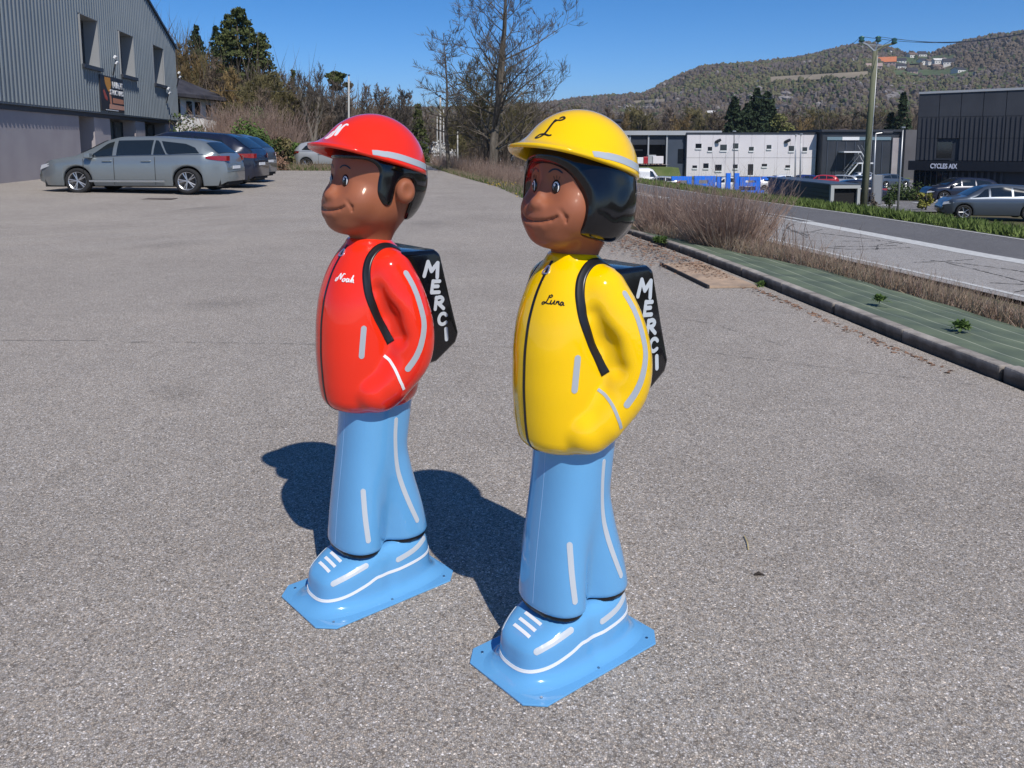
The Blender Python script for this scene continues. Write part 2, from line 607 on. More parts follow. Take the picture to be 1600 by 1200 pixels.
def weather(m, amount=.5):
    N, L, b = nodes(m)
    tc = N.new('ShaderNodeTexCoord')
    n = N.new('ShaderNodeTexNoise'); n.inputs['Scale'].default_value = 7; n.inputs['Detail'].default_value = 8; n.inputs['Roughness'].default_value = .65
    L.new(tc.outputs['Object'], n.inputs['Vector'])
    r = N.new('ShaderNodeMapRange'); r.inputs[1].default_value = .35; r.inputs[2].default_value = .75; r.inputs[3].default_value = .10; r.inputs[4].default_value = .10 + .16 * amount
    L.new(n.outputs['Fac'], r.inputs[0]); L.new(r.outputs[0], b.inputs['Roughness'])
    w = N.new('ShaderNodeTexNoise'); w.inputs['Scale'].default_value = 9; w.inputs['Detail'].default_value = 2
    L.new(tc.outputs['Object'], w.inputs['Vector'])
    bp_ = N.new('ShaderNodeBump'); bp_.inputs['Strength'].default_value = 1; bp_.inputs['Distance'].default_value = .0014 * amount
    L.new(w.outputs['Fac'], bp_.inputs['Height']); L.new(bp_.outputs[0], b.inputs['Normal']); L.new(bp_.outputs[0], b.inputs['Coat Normal'])
    # fine dust and scratches
    s2 = N.new('ShaderNodeTexNoise'); s2.inputs['Scale'].default_value = 60; s2.inputs['Detail'].default_value = 8; s2.inputs['Roughness'].default_value = .8
    L.new(tc.outputs['Object'], s2.inputs['Vector'])
    r2 = N.new('ShaderNodeMapRange'); r2.inputs[1].default_value = .66; r2.inputs[2].default_value = .80; r2.inputs[3].default_value = 0; r2.inputs[4].default_value = .35 * amount
    L.new(s2.outputs['Fac'], r2.inputs[0])
    c = tuple(b.inputs['Base Color'].default_value)
    mx_ = N.new('ShaderNodeMix'); mx_.data_type = 'RGBA'; mx_.inputs[6].default_value = c; mx_.inputs[7].default_value = (.45, .42, .38, 1)
    L.new(r2.outputs[0], mx_.inputs[0]); L.new(mx_.outputs[2], b.inputs['Base Color'])
for m_, a_ in ((paint_red, .5), (paint_yellow, .5), (paint_blue, 1.0), (paint_black, .4)): weather(m_, a_)

M_jacket = surf('jacket', f_jacket, (-.24, -.20, .57), (.24, .24, 1.16), .0062, paint_red)
M_trousers = surf('trousers', f_trousers_cut, (-.15, -.20, .14), (.15, .23, .65), .0062, paint_blue)
M_hem = surf('black_hem_band', f_hem, (-.15, -.20, .13), (.15, .23, .21), .006, black_line)  # black band set in under the trouser bottoms
M_shoes = surf('shoes', f_shoes, (-.17, -.26, -.008), (.17, .26, .20), .0058, paint_blue)
M_head_n = surf('head', f_head_noah, (-.18, -.17, 1.08), (.18, .22, 1.50), .0036, paint_skin)
M_head_l = surf('head', f_head, (-.15, -.17, 1.08), (.15, .22, 1.50), .0036, paint_skin)
M_hair_n = surf('hair', f_hair_noah, (-.17, -.16, 1.14), (.17, .24, 1.46), .0048, paint_black)
M_hair_l = surf('hair', f_hair_luna, (-.19, -.17, 1.11), (.19, .25, 1.46), .0048, paint_black)
M_helmet = helmet_mesh('helmet_shell', paint_red)
B_jacket = bvh_of(M_jacket); B_trousers = bvh_of(M_trousers); B_shoes = bvh_of(M_shoes); B_helmet = bvh_of(M_helmet)
B_head = bvh_of(M_head_n)

def pack_mesh():
    poly = [(.04, 1.092), (.175, 1.092), (.196, 1.078), (.238, .92), (.268, .815), (.256, .785), (.18, .735), (.04, .72)]
    return MB().prism(poly, -.130, .130, 'x')

def make_figure(name, label, loc, rz, jmat, hair_me, head_me, word, initial, letter_mat):
    root = thing(name, label, 'statue', loc, rz, 'painted child figures on the asphalt')
    def put(n, me, mt=None, parent=root):
        if mt is not None:
            me = me.copy(); me.materials.clear(); me.materials.append(mt)
        return link(n, me, parent)
    pl = MB()
    c = .045
    hx, hy = .156, .253
    poly = [(-hx + c, -hy), (hx - c, -hy), (hx, -hy + c), (hx, hy - c), (hx - c, hy), (-hx + c, hy), (-hx, hy - c), (-hx, -hy + c)]
    pl.prism(poly, 0.001, .0065, 'z')
    bp = bevel(pl.build('base_plate', paint_blue, root), .0015, 2)
    for x, y in ((.124, .205), (.132, 0), (.124, -.2), (-.124, .205), (-.132, 0), (-.124, -.2)):
        MB().tube([(x, y, .0062), (x, y, .0085)], .0042, 8).build('bolt', bolt_metal, bp)
    sh = put('shoes', M_shoes)
    tr = put('trousers', M_trousers)
    put('black_hem_band', M_hem, parent=tr)
    jk = put('jacket', M_jacket, jmat)
    hd = put('head', head_me)
    put('hair', hair_me, parent=hd)
    hm = put('helmet', M_helmet, jmat)
    m = hm.modifiers.new('thick', 'SOLIDIFY'); m.thickness = .011; m.offset = -1
    # liner that closes the helmet from below
    ln = MB()
    # eyes and brows
    for s in (1, -1):
        def at_face(x, z):
            hit = B_head.ray_cast(Vector((x * s, -.4, z)), Vector((0, 1, 0)))
            return hit[0], hit[1]
        p0, n0 = at_face(.041, 1.307)
        n0 = (n0 + Vector((s * .25, -.3, 0))).normalized()
        def disc(nm, rx, rz_, off, mt, dx=0, dz=0, th=.003):
            q = MB()
            right = Vector((0, 0, 1)).cross(n0).normalized(); upv = n0.cross(right)
            ring = []
            for lvl, k in ((-.003, 1.0), (off * .6, 1.0), (off, .72)):
                for a in range(20):
                    an = 2 * math.pi * a / 20
                    ring.append(p0 + right * (math.cos(an) * rx * k + dx) + upv * (math.sin(an) * rz_ * k + dz) + n0 * lvl)
            ring.append(p0 + right * dx + upv * dz + n0 * (off * 1.15))
            f = []
            for L0 in (0, 20):
                f += [(L0 + a, L0 + (a + 1) % 20, L0 + 20 + (a + 1) % 20, L0 + 20 + a) for a in range(20)]
            f += [(40 + a, 40 + (a + 1) % 20, 60) for a in range(20)]
            q.add(ring, f)
            return q.build(nm, mt, None, True)
        ey = disc('eye', .0120, .0188, .0036, paint_black); ey.parent = hd
        w = disc('eye_white', .0100, .0160, .0044, paint_white, .0004, 0); w.parent = ey
        pu = disc('pupil', .0084, .0140, .0052, paint_black, .0002, -.001); pu.parent = ey
        g = disc('eye_glint', .0032, .0042, .0060, paint_white, -.0025, .005); g.parent = ey
        br = MB()
        pts = []
        for x, z in ((.018, 1.343), (.030, 1.351), (.044, 1.351), (.058, 1.342)):
            pts.append(at_face(x, z)[0])
        ribbon(br, B_head, pts, .0045 if s else .004, .0008, .004)
        br.build('eyebrow', black_line, hd)
        if 'yellow' in label:
            ll = MB()
            for dx, dz, ex, ez in ((-.005, .019, -.008, .028), (.001, .020, .001, .030), (.006, .018, .010, .027)):
                a = at_face(.041 + dx * s * s, 1.307 + dz)[0]; b = at_face(.041 + ex, 1.307 + ez)[0]
                ribbon(ll, B_head, [a, b], .0014, .0008, .004)
            ll.build('eyelashes', black_line, hd)
    # dark lip line
    mo = MB()
    for s in (1, -1):
        ribbon(mo, B_head, [(s * x, y, z) for x, y, z in ((0, -.124, 1.220), (.029, -.120, 1.222), (.054, -.109, 1.228), (.066, -.102, 1.235))], .0026, .0005, .004)
    mo.build('mouth_line', mat('lip_paint', (.07, .02, .012), .4), hd)
    # helmet tape and initial
    hb = B_helmet
    def on_helmet(ph, z):
        dd = Vector((math.sin(ph), -math.cos(ph), 0))
        h = hb.ray_cast(Vector((0, .03, z)), dd)
        return h[0]
    for s in (1, -1):
        t = MB()
        ribbon(t, hb, [Vector((s * p[0], p[1], p[2])) for p in ((.150, -.052, 1.402), (.156, -.012, 1.392), (.156, .030, 1.381), (.146, .080, 1.366), (.122, .125, 1.353), (.09, .158, 1.344), (.045, .180, 1.339))], .020, .0012, .006, False)
        t.build('reflective_stripe', tape_grey, hm)
    t = MB()
    if initial == 'N':
        strokes(t, hb, S_N, (.000, -.120, 1.434), (.80, .30, .10), (-.25, .55, .62), .056, .0066, tall=1.5)
    else:
        strokes(t, hb, S_L, (.010, -.126, 1.430), (.80, .30, .10), (-.28, .55, .62), .056, .0058, tall=1.4)
    t.build('initial', letter_mat, hm)
    # zip
    def on_front(x, z, bv=B_jacket):
        h = bv.ray_cast(Vector((x, -.5, z)), Vector((0, 1, 0)))
        return h[0]
    z_ = MB()
    ribbon(z_, B_jacket, [on_front(0, 1.112 - i * .0249) for i in range(21)] + [on_front(0, .606)], .0085, .0012, .008, False)
    zp = z_.build('zip', black_line, jk)
    pull = MB()
    a = on_front(0, 1.105); b = on_front(0, 1.082)
    strokes(pull, B_jacket, [[(-.2, 1), (-.45, 0), (.45, 0), (.2, 1), (-.2, 1)]], tuple(b), (1, 0, 0), tuple(a - b), .020, .0042, .003, .003, False, .002)
    pull.build('zip_pull', mat('zip_metal', (.55, .6, .75), .25, .8), zp)
    # name on the chest
    t = MB()
    if word == 'Noah':
        strokes(t, B_jacket, S_NOAH, (.030, -.120, 1.014), (.93, .36, .0), (0, 0, 1), .040, .0032, tall=1.15)
    else:
        strokes(t, B_jacket, S_LUNA, (.030, -.120, 1.012), (.93, .36, .0), (0, 0, 1), .044, .0030)
    t.build('name_lettering', letter_mat, jk)
    # stripes on both sides
    for s in (1, -1):
        def M3(pts): return [Vector((s * x, y, z)) for x, y, z in pts]
        t = MB(); ribbon(t, B_jacket, M3(SIDE_STRIPE), .0185, .0012, .006, True, 4); t.build('sleeve_stripe', tape_grey, jk)
        t = MB(); ribbon(t, B_jacket, M3(CHEST_STRIPE), .0165, .0012, .006); t.build('pocket_stripe', tape_grey, jk)
        t = MB(); ribbon(t, B_jacket, M3(CUFF_LINE), .0085, .0012, .005, False); t.build('cuff_line', paint_white if word == 'Noah' else tape_grey, jk)
        t = MB(); ribbon(t, B_jacket, M3(STRAP), .0245, .0030, .006, False, 4, .003); t.build('backpack_strap', strap_web, jk, True)
        t = MB(); ribbon(t, B_trousers, M3(LEG_BACK), .0155, .0012, .006); t.build('leg_stripe', tape_white, tr)
        t = MB(); ribbon(t, B_trousers, M3(LEG_FRONT), .0155, .0012, .006); t.build('leg_stripe', tape_white, tr)
        t = MB(); ribbon(t, B_shoes, M3(SHOE_FRONT), .0165, .0012, .006); t.build('shoe_stripe', tape_white, sh)
        t = MB(); ribbon(t, B_shoes, M3(SHOE_BACK), .0165, .0012, .006); t.build('shoe_stripe', tape_white, sh)
    for y in (-.160, -.140, -.120):
        pts = [B_shoes.ray_cast(Vector((x, y - .06 * x, .4)), Vector((0, 0, -1)))[0] for x in (-.036, -.012, .012, .034)]
        t = MB(); ribbon(t, B_shoes, pts, .0095, .0012, .004, False); t.build('lace', paint_white, sh)
    t = MB()
    loop = []
    for i in range(61):
        a = 2 * math.pi * i / 60
        x, y = math.sin(a), -math.cos(a)
        h = B_shoes.ray_cast(Vector((x * .6, y * .6 + .0, float(np.interp(y, [-1, -.9, -.7, -.35, .2, 1], [.036, .045, .062, .082, .080, .086])))), Vector((-x, -y, 0)))
        loop.append(h[0])
    ribbon(t, B_shoes, loop, .0090, .0012, .006, False)
    t.build('sole_line', paint_white, sh)
    # mould seam down the front
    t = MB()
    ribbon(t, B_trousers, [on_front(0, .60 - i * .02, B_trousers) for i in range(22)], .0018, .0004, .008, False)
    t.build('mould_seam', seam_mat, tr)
    # backpack
    pk = pack_mesh().build('backpack', paint_black, root)
    bevel(pk, .014, 4); pk.data.shade_smooth()
    for s in (1, -1):
        for i, lt in enumerate(MERCI):
            yy = (.160, .173, .187, .200, .214)[i]
            zc = (1.032, .976, .923, .871, .820)[i]
            sz = (.054, .044, .044, .041, .041)[i]
            t = MB()
            ang = (10, 6, 4, 8, 2)[i]
            for k, ln in enumerate(lt):
                ca, sa = math.cos(R(-ang)), math.sin(R(-ang))
                path = []
                for u, v in ln:
                    u2, v2 = (u * ca - v * sa), (u * sa + v * ca)
                    path.append((s * .1305, yy + s * 0 + u2 * sz * .95, zc + v2 * sz))
                path = catmull(path, .003)
                w = (.0130, .0118, .0118, .0108, .0140)[i]
                vs_ = []
                tot = len(path)
                dist_ = [0]
                for a_, b_ in zip(path[:-1], path[1:]): dist_.append(dist_[-1] + (b_ - a_).length)
                # round both ends of the brush stroke
                t0_ = (path[0] - path[1]).normalized(); t1_ = (path[-1] - path[-2]).normalized()
                path = [path[0] + t0_ * w / 2 * x for x in (.98, .8, .45)] + path + [path[-1] + t1_ * w / 2 * x for x in (.45, .8, .98)]
                prof_ = [.2, .6, .89] + [1] * tot + [.89, .6, .2]
                tot = len(path)
                for q in range(tot):
                    tg = (path[min(q + 1, tot - 1)] - path[max(q - 1, 0)]).normalized()
                    nn = Vector((0, -tg.z, tg.y))
                    for sg in (-1, 1):
                        vs_.append(path[q] + nn * sg * w / 2 * prof_[q] + Vector((s * .0002 * k, 0, 0)))
                base = [v - Vector((s * .002, 0, 0)) for v in vs_]
                n = len(vs_)
                f = [(2 * q, 2 * q + 1, 2 * q + 3, 2 * q + 2) for q in range(tot - 1)]
                f += [(2 * q, 2 * q + 2, n + 2 * q + 2, n + 2 * q) for q in range(tot - 1)] + [(2 * q + 1, n + 2 * q + 1, n + 2 * q + 3, 2 * q + 3) for q in range(tot - 1)]
                f += [(0, n, n + 1, 1), (n - 2, n - 1, 2 * n - 1, 2 * n - 2)]
                t.add(vs_ + base, f)
            t.build('letter', tape_white, pk)
    return root

tape_white = mat('white_tape', (.52, .56, .60), .35)
strap_web = mat('strap_paint', (.010, .010, .013), .35)
seam_mat = mat('pale_seam_paint', (.30, .52, .78), .2)  # pale blue line along the mould seam
SIDE_STRIPE = [(0.162, 0.037, 1.043), (0.184, 0.051, 1.0), (0.2, 0.063, 0.946), (0.21, 0.071, 0.888), (0.211, 0.061, 0.831), (0.203, 0.045, 0.787), (0.19, 0.021, 0.748)]
CHEST_STRIPE = [(0.118, -0.076, 0.886), (0.117, -0.081, 0.836), (0.115, -0.085, 0.787)]
CUFF_LINE = [(0.133, -0.019, 0.79), (0.153, -0.006, 0.772), (0.177, -0.002, 0.743), (0.179, 0.018, 0.691)]
STRAP = [(.075, .09, 1.09), (0.079, 0.035, 1.11), (0.081, -0.0, 1.105), (0.088, -0.034, 1.079), (0.098, -0.052, 1.044), (0.108, -0.057, 1.005), (0.115, -0.053, 0.962), (0.120, -0.036, 0.912), (0.128, -0.016, 0.869), (0.14, 0.002, 0.828)]
LEG_BACK = [(0.093, 0.041, 0.577), (0.091, 0.038, 0.511), (0.091, 0.046, 0.421), (0.094, 0.066, 0.348), (0.099, 0.091, 0.28), (0.1, 0.12, 0.212)]
LEG_FRONT = [(0.089, -0.072, 0.374), (0.1, -0.072, 0.283), (0.109, -0.067, 0.205)]
SHOE_FRONT = [(0.067, -0.176, 0.09), (0.089, -0.126, 0.112), (0.098, -0.063, 0.13)]
SHOE_BACK = [(0.102, 0.034, 0.111), (0.097, 0.107, 0.122), (.072, .170, .138)]

fig_red = make_figure('child_statue', 'glossy child figure in a red jacket and red helmet, furthest left, with a black backpack', (-.460, 2.53, 0), R(-49), paint_red, M_hair_n, M_head_n, 'Noah', 'N', paint_white)
fig_yel = make_figure('child_statue', 'glossy child figure in a yellow jacket and yellow helmet, nearest the camera', (.15, 2.19, 0), R(-50.3), paint_yellow, M_hair_l, M_head_l, 'Luna', 'L', black_line)

fig_red.rotation_euler = (-.005, .0045, R(-49))      # stands on slightly uneven asphalt
# ------------------------------------------------------------------ terrain
rng = random.Random(7)
PITCH = R(7.5)
def at(u, v, Y):
    """point at forward distance Y seen at photo pixel (u, v): used to read real positions off the photograph"""
    a = math.atan((v - 393) / 1300)
    dz = math.cos(PITCH) + 0 * a
    ang = PITCH + a
    z = CAM_H - Y * math.tan(ang)
    depth = Y * math.cos(PITCH) + (CAM_H - z) * math.sin(PITCH)
    return Vector(((u - 800) / 1300 * depth, Y, z))

KERB = [(-14, 7.0), (-6, 4.6), (0, 3.62), (3.5, 3.10), (5.27, 2.88), (5.72, 2.80), (7.63, 2.58), (9.29, 2.38), (10.35, 2.23), (12.49, 1.89), (15.06, 1.40), (17.18, .93), (26.58, -.35), (35.15, -2.16), (45.45, -4.18), (50.4, -5.05), (70, -9.0), (100, -16.5), (160, -33), (400, -105)]
def sm(a, b, x):
    t = min(1, max(0, (x - a) / (b - a)))
    return t * t * (3 - 2 * t)
def lerp_tab(tab, x):
    if x <= tab[0][0]: return tab[0][1]
    for (a, va), (b, vb) in zip(tab[:-1], tab[1:]):
        if x <= b: return va + (vb - va) * (x - a) / (b - a)
    return tab[-1][1]
def xe(y): return lerp_tab(KERB, y)
def lot_z(x, y):
    return .16 * sm(2, 13, -x) * sm(9, 22, y)
VAL = [(-50, -1.4), (0, -1.5), (39, -1.9), (65, -2.9), (110, -4.3), (145, -4.6), (300, -5.2), (5000, -5.2)]
def val_z(y): return lerp_tab(VAL, y)
def cross(t, y):
    """ground height t metres right of the kerb"""
    if t < 0: return lot_z(xe(y) + t, y)
    if t < .3: return 0.02
    zr = -.9
    if t < 4.6: return .02 + (zr - .02) * (.35 * (t - .3) / 4.3 + .65 * sm(.8, 4.6, t))
    if t < 12.6: return zr
    v = min(val_z(y), zr - .1)
    return zr + (v - zr) * sm(12.6, 19, t)
def left_z(x, y):
    """wooded slope behind and left of the lot"""
    back = lerp_tab([(-60, 44), (-18, 42), (-10, 37.4), (-4.2, 39.2), (0, 60)], x)
    s = 5.0 * sm(1, 26, y - back) * sm(2, 22, xe(y) - x - 1.5) + 26 * sm(25, 260, y - back) * sm(6, 90, xe(y) - x)
    return s
def ground_z(x, y):
    t = x - xe(y)
    if t >= 0: return cross(t, y)
    return lot_z(x, y) + left_z(x, y)

m_dirt = noise_mat('dry_grass_ground', (.115, .085, .052), (.075, .085, .032), 1.3, .95, 8, .02, 30)
def sheet(name, xs_of, ys, zf, m, lift=0.0, smooth=True):
    n = None; vs = []; fs = []
    for y in ys:
        xs = xs_of(y); n = len(xs)
        for x in xs: vs.append((x, y, zf(x, y) + lift))
    for j in range(len(ys) - 1):
        for i in range(n - 1):
            fs.append((j * n + i, j * n + i + 1, (j + 1) * n + i + 1, (j + 1) * n + i))
    return link(name, pydata(name, vs, fs, m, smooth))
def frange(a, b, n): return [a + (b - a) * i / (n - 1) for i in range(n)]

ys = frange(-14, 60, 112) + frange(63, 160, 26) + frange(180, 420, 10) + [600, 1000, 2500, 6000]
def ground_xs(y):
    e = xe(y)
    far = 60 + max(0, y) * 1.6
    L = [e - far, e - far * .7, e - far * .5, e - far * .36] + frange(e - far * .28, e - 2, 26) + [e - 1, e - .2, e]
    Rr = frange(e + .3, e + 5, 14) + [e + 8, e + 12.2] + frange(e + 12.6, e + 20, 8) + [e + 30, e + 50, e + far, e + far * 2]
    return L + Rr
gr = sheet('ground', ground_xs, ys, lambda x, y: ground_z(x, y) - .035 - (.12 if (x - xe(y) > 5.2 and x - xe(y) < 12.2) or (x - xe(y) < -.4 and left_z(x, y) < .05) else 0), m_dirt)
gr['kind'] = 'structure'

# asphalt of the lot: aggregate stones, patches, wear
def asphalt(name, base, dark, light, stone=150.0, rough=.85, spec=.35):
    m = mat(name, base, rough, spec=spec)
    N, L, b = nodes(m)
    geo = N.new('ShaderNodeNewGeometry')
    def vor(scale, out='Color'):
        v = N.new('ShaderNodeTexVoronoi'); v.inputs['Scale'].default_value = scale
        L.new(geo.outputs['Position'], v.inputs['Vector'])
        return v
    def ramp(src, stops):
        r = N.new('ShaderNodeValToRGB')
        e = r.color_ramp.elements
        e[0].position, e[0].color = stops[0][0], (*stops[0][1], 1)
        e[1].position, e[1].color = stops[-1][0], (*stops[-1][1], 1)
        for p_, c_ in stops[1:-1]:
            k = e.new(p_); k.color = (*c_, 1)
        L.new(src, r.inputs['Fac'])
        return r.outputs[0]
    def mix(f, a, c, mode='MIX'):
        x = N.new('ShaderNodeMix'); x.data_type = 'RGBA'; x.blend_type = mode
        if isinstance(f, float): x.inputs[0].default_value = f
        else: L.new(f, x.inputs[0])
        for s_, i_ in ((a, 6), (c, 7)):
            if isinstance(s_, tuple): x.inputs[i_].default_value = (*s_, 1)
            else: L.new(s_, x.inputs[i_])
        return x.outputs[2]
    v1 = vor(stone); v2 = vor(stone * .42)
    s1 = N.new('ShaderNodeSeparateColor'); L.new(v1.outputs['Color'], s1.inputs[0])
    s2 = N.new('ShaderNodeSeparateColor'); L.new(v2.outputs['Color'], s2.inputs[0])
    c1 = ramp(s1.outputs[0], [(0, dark), (.30, base), (.74, tuple(x * 1.22 for x in base)), (.93, light), (1, tuple(min(1, x * 1.5) for x in light))])
    c2 = ramp(s2.outputs[1], [(0, dark), (.4, base), (1, light)])
    c = mix(.16, c1, c2)
    warm = ramp(s1.outputs[2], [(0, (1.0, .93, .86)), (.5, (1, 1, 1)), (1, (.95, .98, 1.06))])
    c = mix(1.0, c, warm, 'MULTIPLY')
    # dark gaps between the stones
    ve = N.new('ShaderNodeTexVoronoi'); ve.feature = 'DISTANCE_TO_EDGE'; ve.inputs['Scale'].default_value = stone
    L.new(geo.outputs['Position'], ve.inputs['Vector'])
    gap = ramp(ve.outputs['Distance'], [(0, (.42, .41, .40)), (.12, (.80, .80, .80)), (.25, (1.10, 1.10, 1.10))])
    c = mix(1.0, c, gap, 'MULTIPLY')
    # broad stains and wear
    n1 = N.new('ShaderNodeTexNoise'); n1.inputs['Scale'].default_value = .55; n1.inputs['Detail'].default_value = 7; n1.inputs['Roughness'].default_value = .62
    L.new(geo.outputs['Position'], n1.inputs['Vector'])
    st = ramp(n1.outputs['Fac'], [(.25, (.86, .85, .84)), (.5, (1, 1, 1)), (.75, (1.12, 1.11, 1.10))])
    c = mix(1.0, c, st, 'MULTIPLY')
    n3 = N.new('ShaderNodeTexNoise'); n3.inputs['Scale'].default_value = 6; n3.inputs['Detail'].default_value = 5
    L.new(geo.outputs['Position'], n3.inputs['Vector'])
    st = ramp(n3.outputs['Fac'], [(.3, (.95, .947, .943)), (.7, (1.04, 1.04, 1.04))])
    c = mix(1.0, c, st, 'MULTIPLY')
    L.new(c, b.inputs['Base Color'])
    bm = N.new('ShaderNodeBump'); bm.inputs['Strength'].default_value = .9; bm.inputs['Distance'].default_value = .0010
    L.new(ve.outputs['Distance'], bm.inputs['Height'])
    L.new(bm.outputs[0], b.inputs['Normal'])
    return m
m_lot = asphalt('lot_asphalt', (.385, .348, .306), (.15, .132, .115), (.64, .59, .53), 185)
m_road = asphalt('road_asphalt', (.155, .152, .155), (.09, .09, .092), (.25, .25, .25), 100)
m_oldroad = asphalt('old_road_asphalt', (.38, .365, .345), (.23, .22, .21), (.54, .52, .50), 100)

def lot_xs(y):
    e = xe(y)
    if y < 37.5: left = lerp_tab([(-14, -34), (20, -34), (34, -30), (37.5, -22)], y)
    else: left = lerp_tab([(37.5, -22), (38.2, -9.5), (39.3, -6.8), (45, -7.8), (52, -9.3), (70, -13.2), (100, -20.5), (160, -37), (400, -110)], y)
    return [left + (e - .02 - left) * i / 26 for i in range(27)]
lys = frange(-14, 37, 60) + [37.5, 37.8, 38.2, 38.7, 39.3, 41, 43, 45, 48, 52, 58, 64, 70, 80, 90, 100, 120, 140, 160]
lot = sheet('parking_lot', lot_xs, lys, lambda x, y: lot_z(x, y), m_lot, 0.0)
lot['kind'] = 'structure'

# hairline cracks across the lot
m_crack = mat('crack_dark', (.10, .095, .09), .95)  # dark grey strips laid along the cracks
def crack(pts, w, seed, name='asphalt_crack'):
    r = random.Random(seed)
    path = []
    for a, b in zip(pts[:-1], pts[1:]):
        n = max(2, int(math.dist(a, b) / .06))
        for i in range(n):
            t = i / n
            path.append((a[0] + (b[0] - a[0]) * t, a[1] + (b[1] - a[1]) * t))
    path.append(pts[-1])
    vs = []; fs = []
    off = 0
    for i, (x, y) in enumerate(path):
        off = off * .8 + r.uniform(-.011, .011)
        ww = w * r.uniform(.1, 1.0) * (1 if r.random() > .18 else .15)
        z = lot_z(x, y) + .004 if x < xe(y) else cross(x - xe(y), y) + .006
        dx, dy = path[min(i + 1, len(path) - 1)][0] - path[max(i - 1, 0)][0], path[min(i + 1, len(path) - 1)][1] - path[max(i - 1, 0)][1]
        l = math.hypot(dx, dy) or 1
        nx, ny = -dy / l, dx / l
        vs += [(x + nx * (off - ww), y + ny * (off - ww), z), (x + nx * (off + ww), y + ny * (off + ww), z)]
    for i in range(len(path) - 1): fs.append((2 * i, 2 * i + 1, 2 * i + 3, 2 * i + 2))
    o = link(name, pydata(name, vs, fs, m_crack)); o['kind'] = 'structure'
    return o
crack([(-9, 5.95), (-3.2, 5.86), (-1.3, 5.74), (.6, 5.60)], .0045, 3)
crack([(1.3, 5.55), (2.0, 5.1), (2.75, 4.75)], .0035, 4)
crack([(.9, 6.9), (1.6, 6.4), (1.9, 5.7)], .003, 5)

# ------------------------------------------------------------------ road beside the lot
def rc(y):  return xe(y) + lerp_tab([(-14, 9.3), (18, 8.75), (37, 8.3), (77, 9.5), (160, 10)], y)      # centre of the road
def road_z(x, y): return -.9
rys = frange(-14, 60, 60) + frange(63, 160, 20)
rd = sheet('road', lambda y: [rc(y) + k for k in frange(-3.35, 3.1, 9)], rys, lambda x, y: -.895, m_road); rd['kind'] = 'structure'
old = sheet('old_lane_surface', lambda y: [rc(y) - 3.34, rc(y) - 2.2, rc(y) - 1.0, rc(y) - .26], frange(-10, 29, 40), lambda x, y: -.890, m_oldroad); old['kind'] = 'structure'
m_mark = noise_mat('road_paint', (.62, .62, .60), (.42, .42, .41), 9, .8, 5, lo=.3, hi=.75)
def marking(k0, k1, ya, yb, n=30, z=-.885):
    o = sheet('road_marking', lambda y: [rc(y) + k0, rc(y) + k1], frange(ya, yb, n), lambda x, y: z, m_mark); o['kind'] = 'structure'
marking(-.30, .20, -10, 24.2)
marking(-.24, -.10, 24.3, 95, 50)
marking(.18, .32, 24.3, 95, 50)
marking(-3.1, -2.98, -10, 95, 60)
marking(2.84, 2.94, -10, 95, 60)
for k in range(9):
    y = 28 + k * 6.5
    marking(-.08, .16, y, y + 1.8, 3, -.881)
for i in range(26):
    r = random.Random(i * 3 + 1)
    y = r.uniform(11, 30); x = rc(y) - r.uniform(.5, 3)
    pts = [(x, y)]
    ang = r.choice([0, 0, math.pi / 2, math.pi / 2.4, -.4])
    for k in range(4):
        ang += r.uniform(-.5, .5)
        nx, ny = pts[-1][0] + math.cos(ang) * .7, pts[-1][1] + math.sin(ang) * .9
        if rc(ny) - 2.9 < nx < rc(ny) - .4: pts.append((nx, ny))
    if len(pts) > 2: crack([p for p in pts], .034, i + 20, 'road_crack').location.z = .010

# ------------------------------------------------------------------ kerb
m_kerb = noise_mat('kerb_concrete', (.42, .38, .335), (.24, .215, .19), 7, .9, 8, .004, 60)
# stones darker towards the foot, with a noisy upper edge
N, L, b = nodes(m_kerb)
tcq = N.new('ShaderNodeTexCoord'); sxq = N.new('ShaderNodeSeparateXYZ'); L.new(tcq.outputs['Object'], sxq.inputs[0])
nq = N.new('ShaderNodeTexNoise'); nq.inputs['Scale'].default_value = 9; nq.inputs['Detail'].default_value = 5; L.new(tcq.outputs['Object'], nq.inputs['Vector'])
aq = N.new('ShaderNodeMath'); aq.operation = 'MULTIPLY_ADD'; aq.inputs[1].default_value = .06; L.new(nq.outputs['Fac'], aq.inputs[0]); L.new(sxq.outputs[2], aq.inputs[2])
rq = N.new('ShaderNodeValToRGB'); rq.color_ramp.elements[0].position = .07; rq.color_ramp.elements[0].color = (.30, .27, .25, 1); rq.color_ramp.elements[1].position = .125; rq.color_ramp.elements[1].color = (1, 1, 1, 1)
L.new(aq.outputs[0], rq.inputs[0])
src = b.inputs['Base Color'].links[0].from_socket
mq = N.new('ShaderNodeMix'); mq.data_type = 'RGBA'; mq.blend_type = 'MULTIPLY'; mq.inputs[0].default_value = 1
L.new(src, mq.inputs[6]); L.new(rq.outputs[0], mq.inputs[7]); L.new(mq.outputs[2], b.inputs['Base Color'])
kerb = empty('kerb'); kerb['kind'] = 'structure'
y = -2.0; i = 0
while y < 15.4:
    r = random.Random(i)
    y2 = y + .98
    a = Vector((xe(y), y, 0)); b = Vector((xe(y2), y2, 0))
    dd = (b - a); ang = math.atan2(dd.y, dd.x)
    ln = dd.length - .012
    h = .092 + r.uniform(-.006, .004) - .03 * sm(10.5, 13, y)
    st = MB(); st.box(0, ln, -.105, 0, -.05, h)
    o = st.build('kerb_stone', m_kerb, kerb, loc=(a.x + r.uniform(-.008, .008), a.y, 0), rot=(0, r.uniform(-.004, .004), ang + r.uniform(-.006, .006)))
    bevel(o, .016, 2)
    y = y2; i += 1

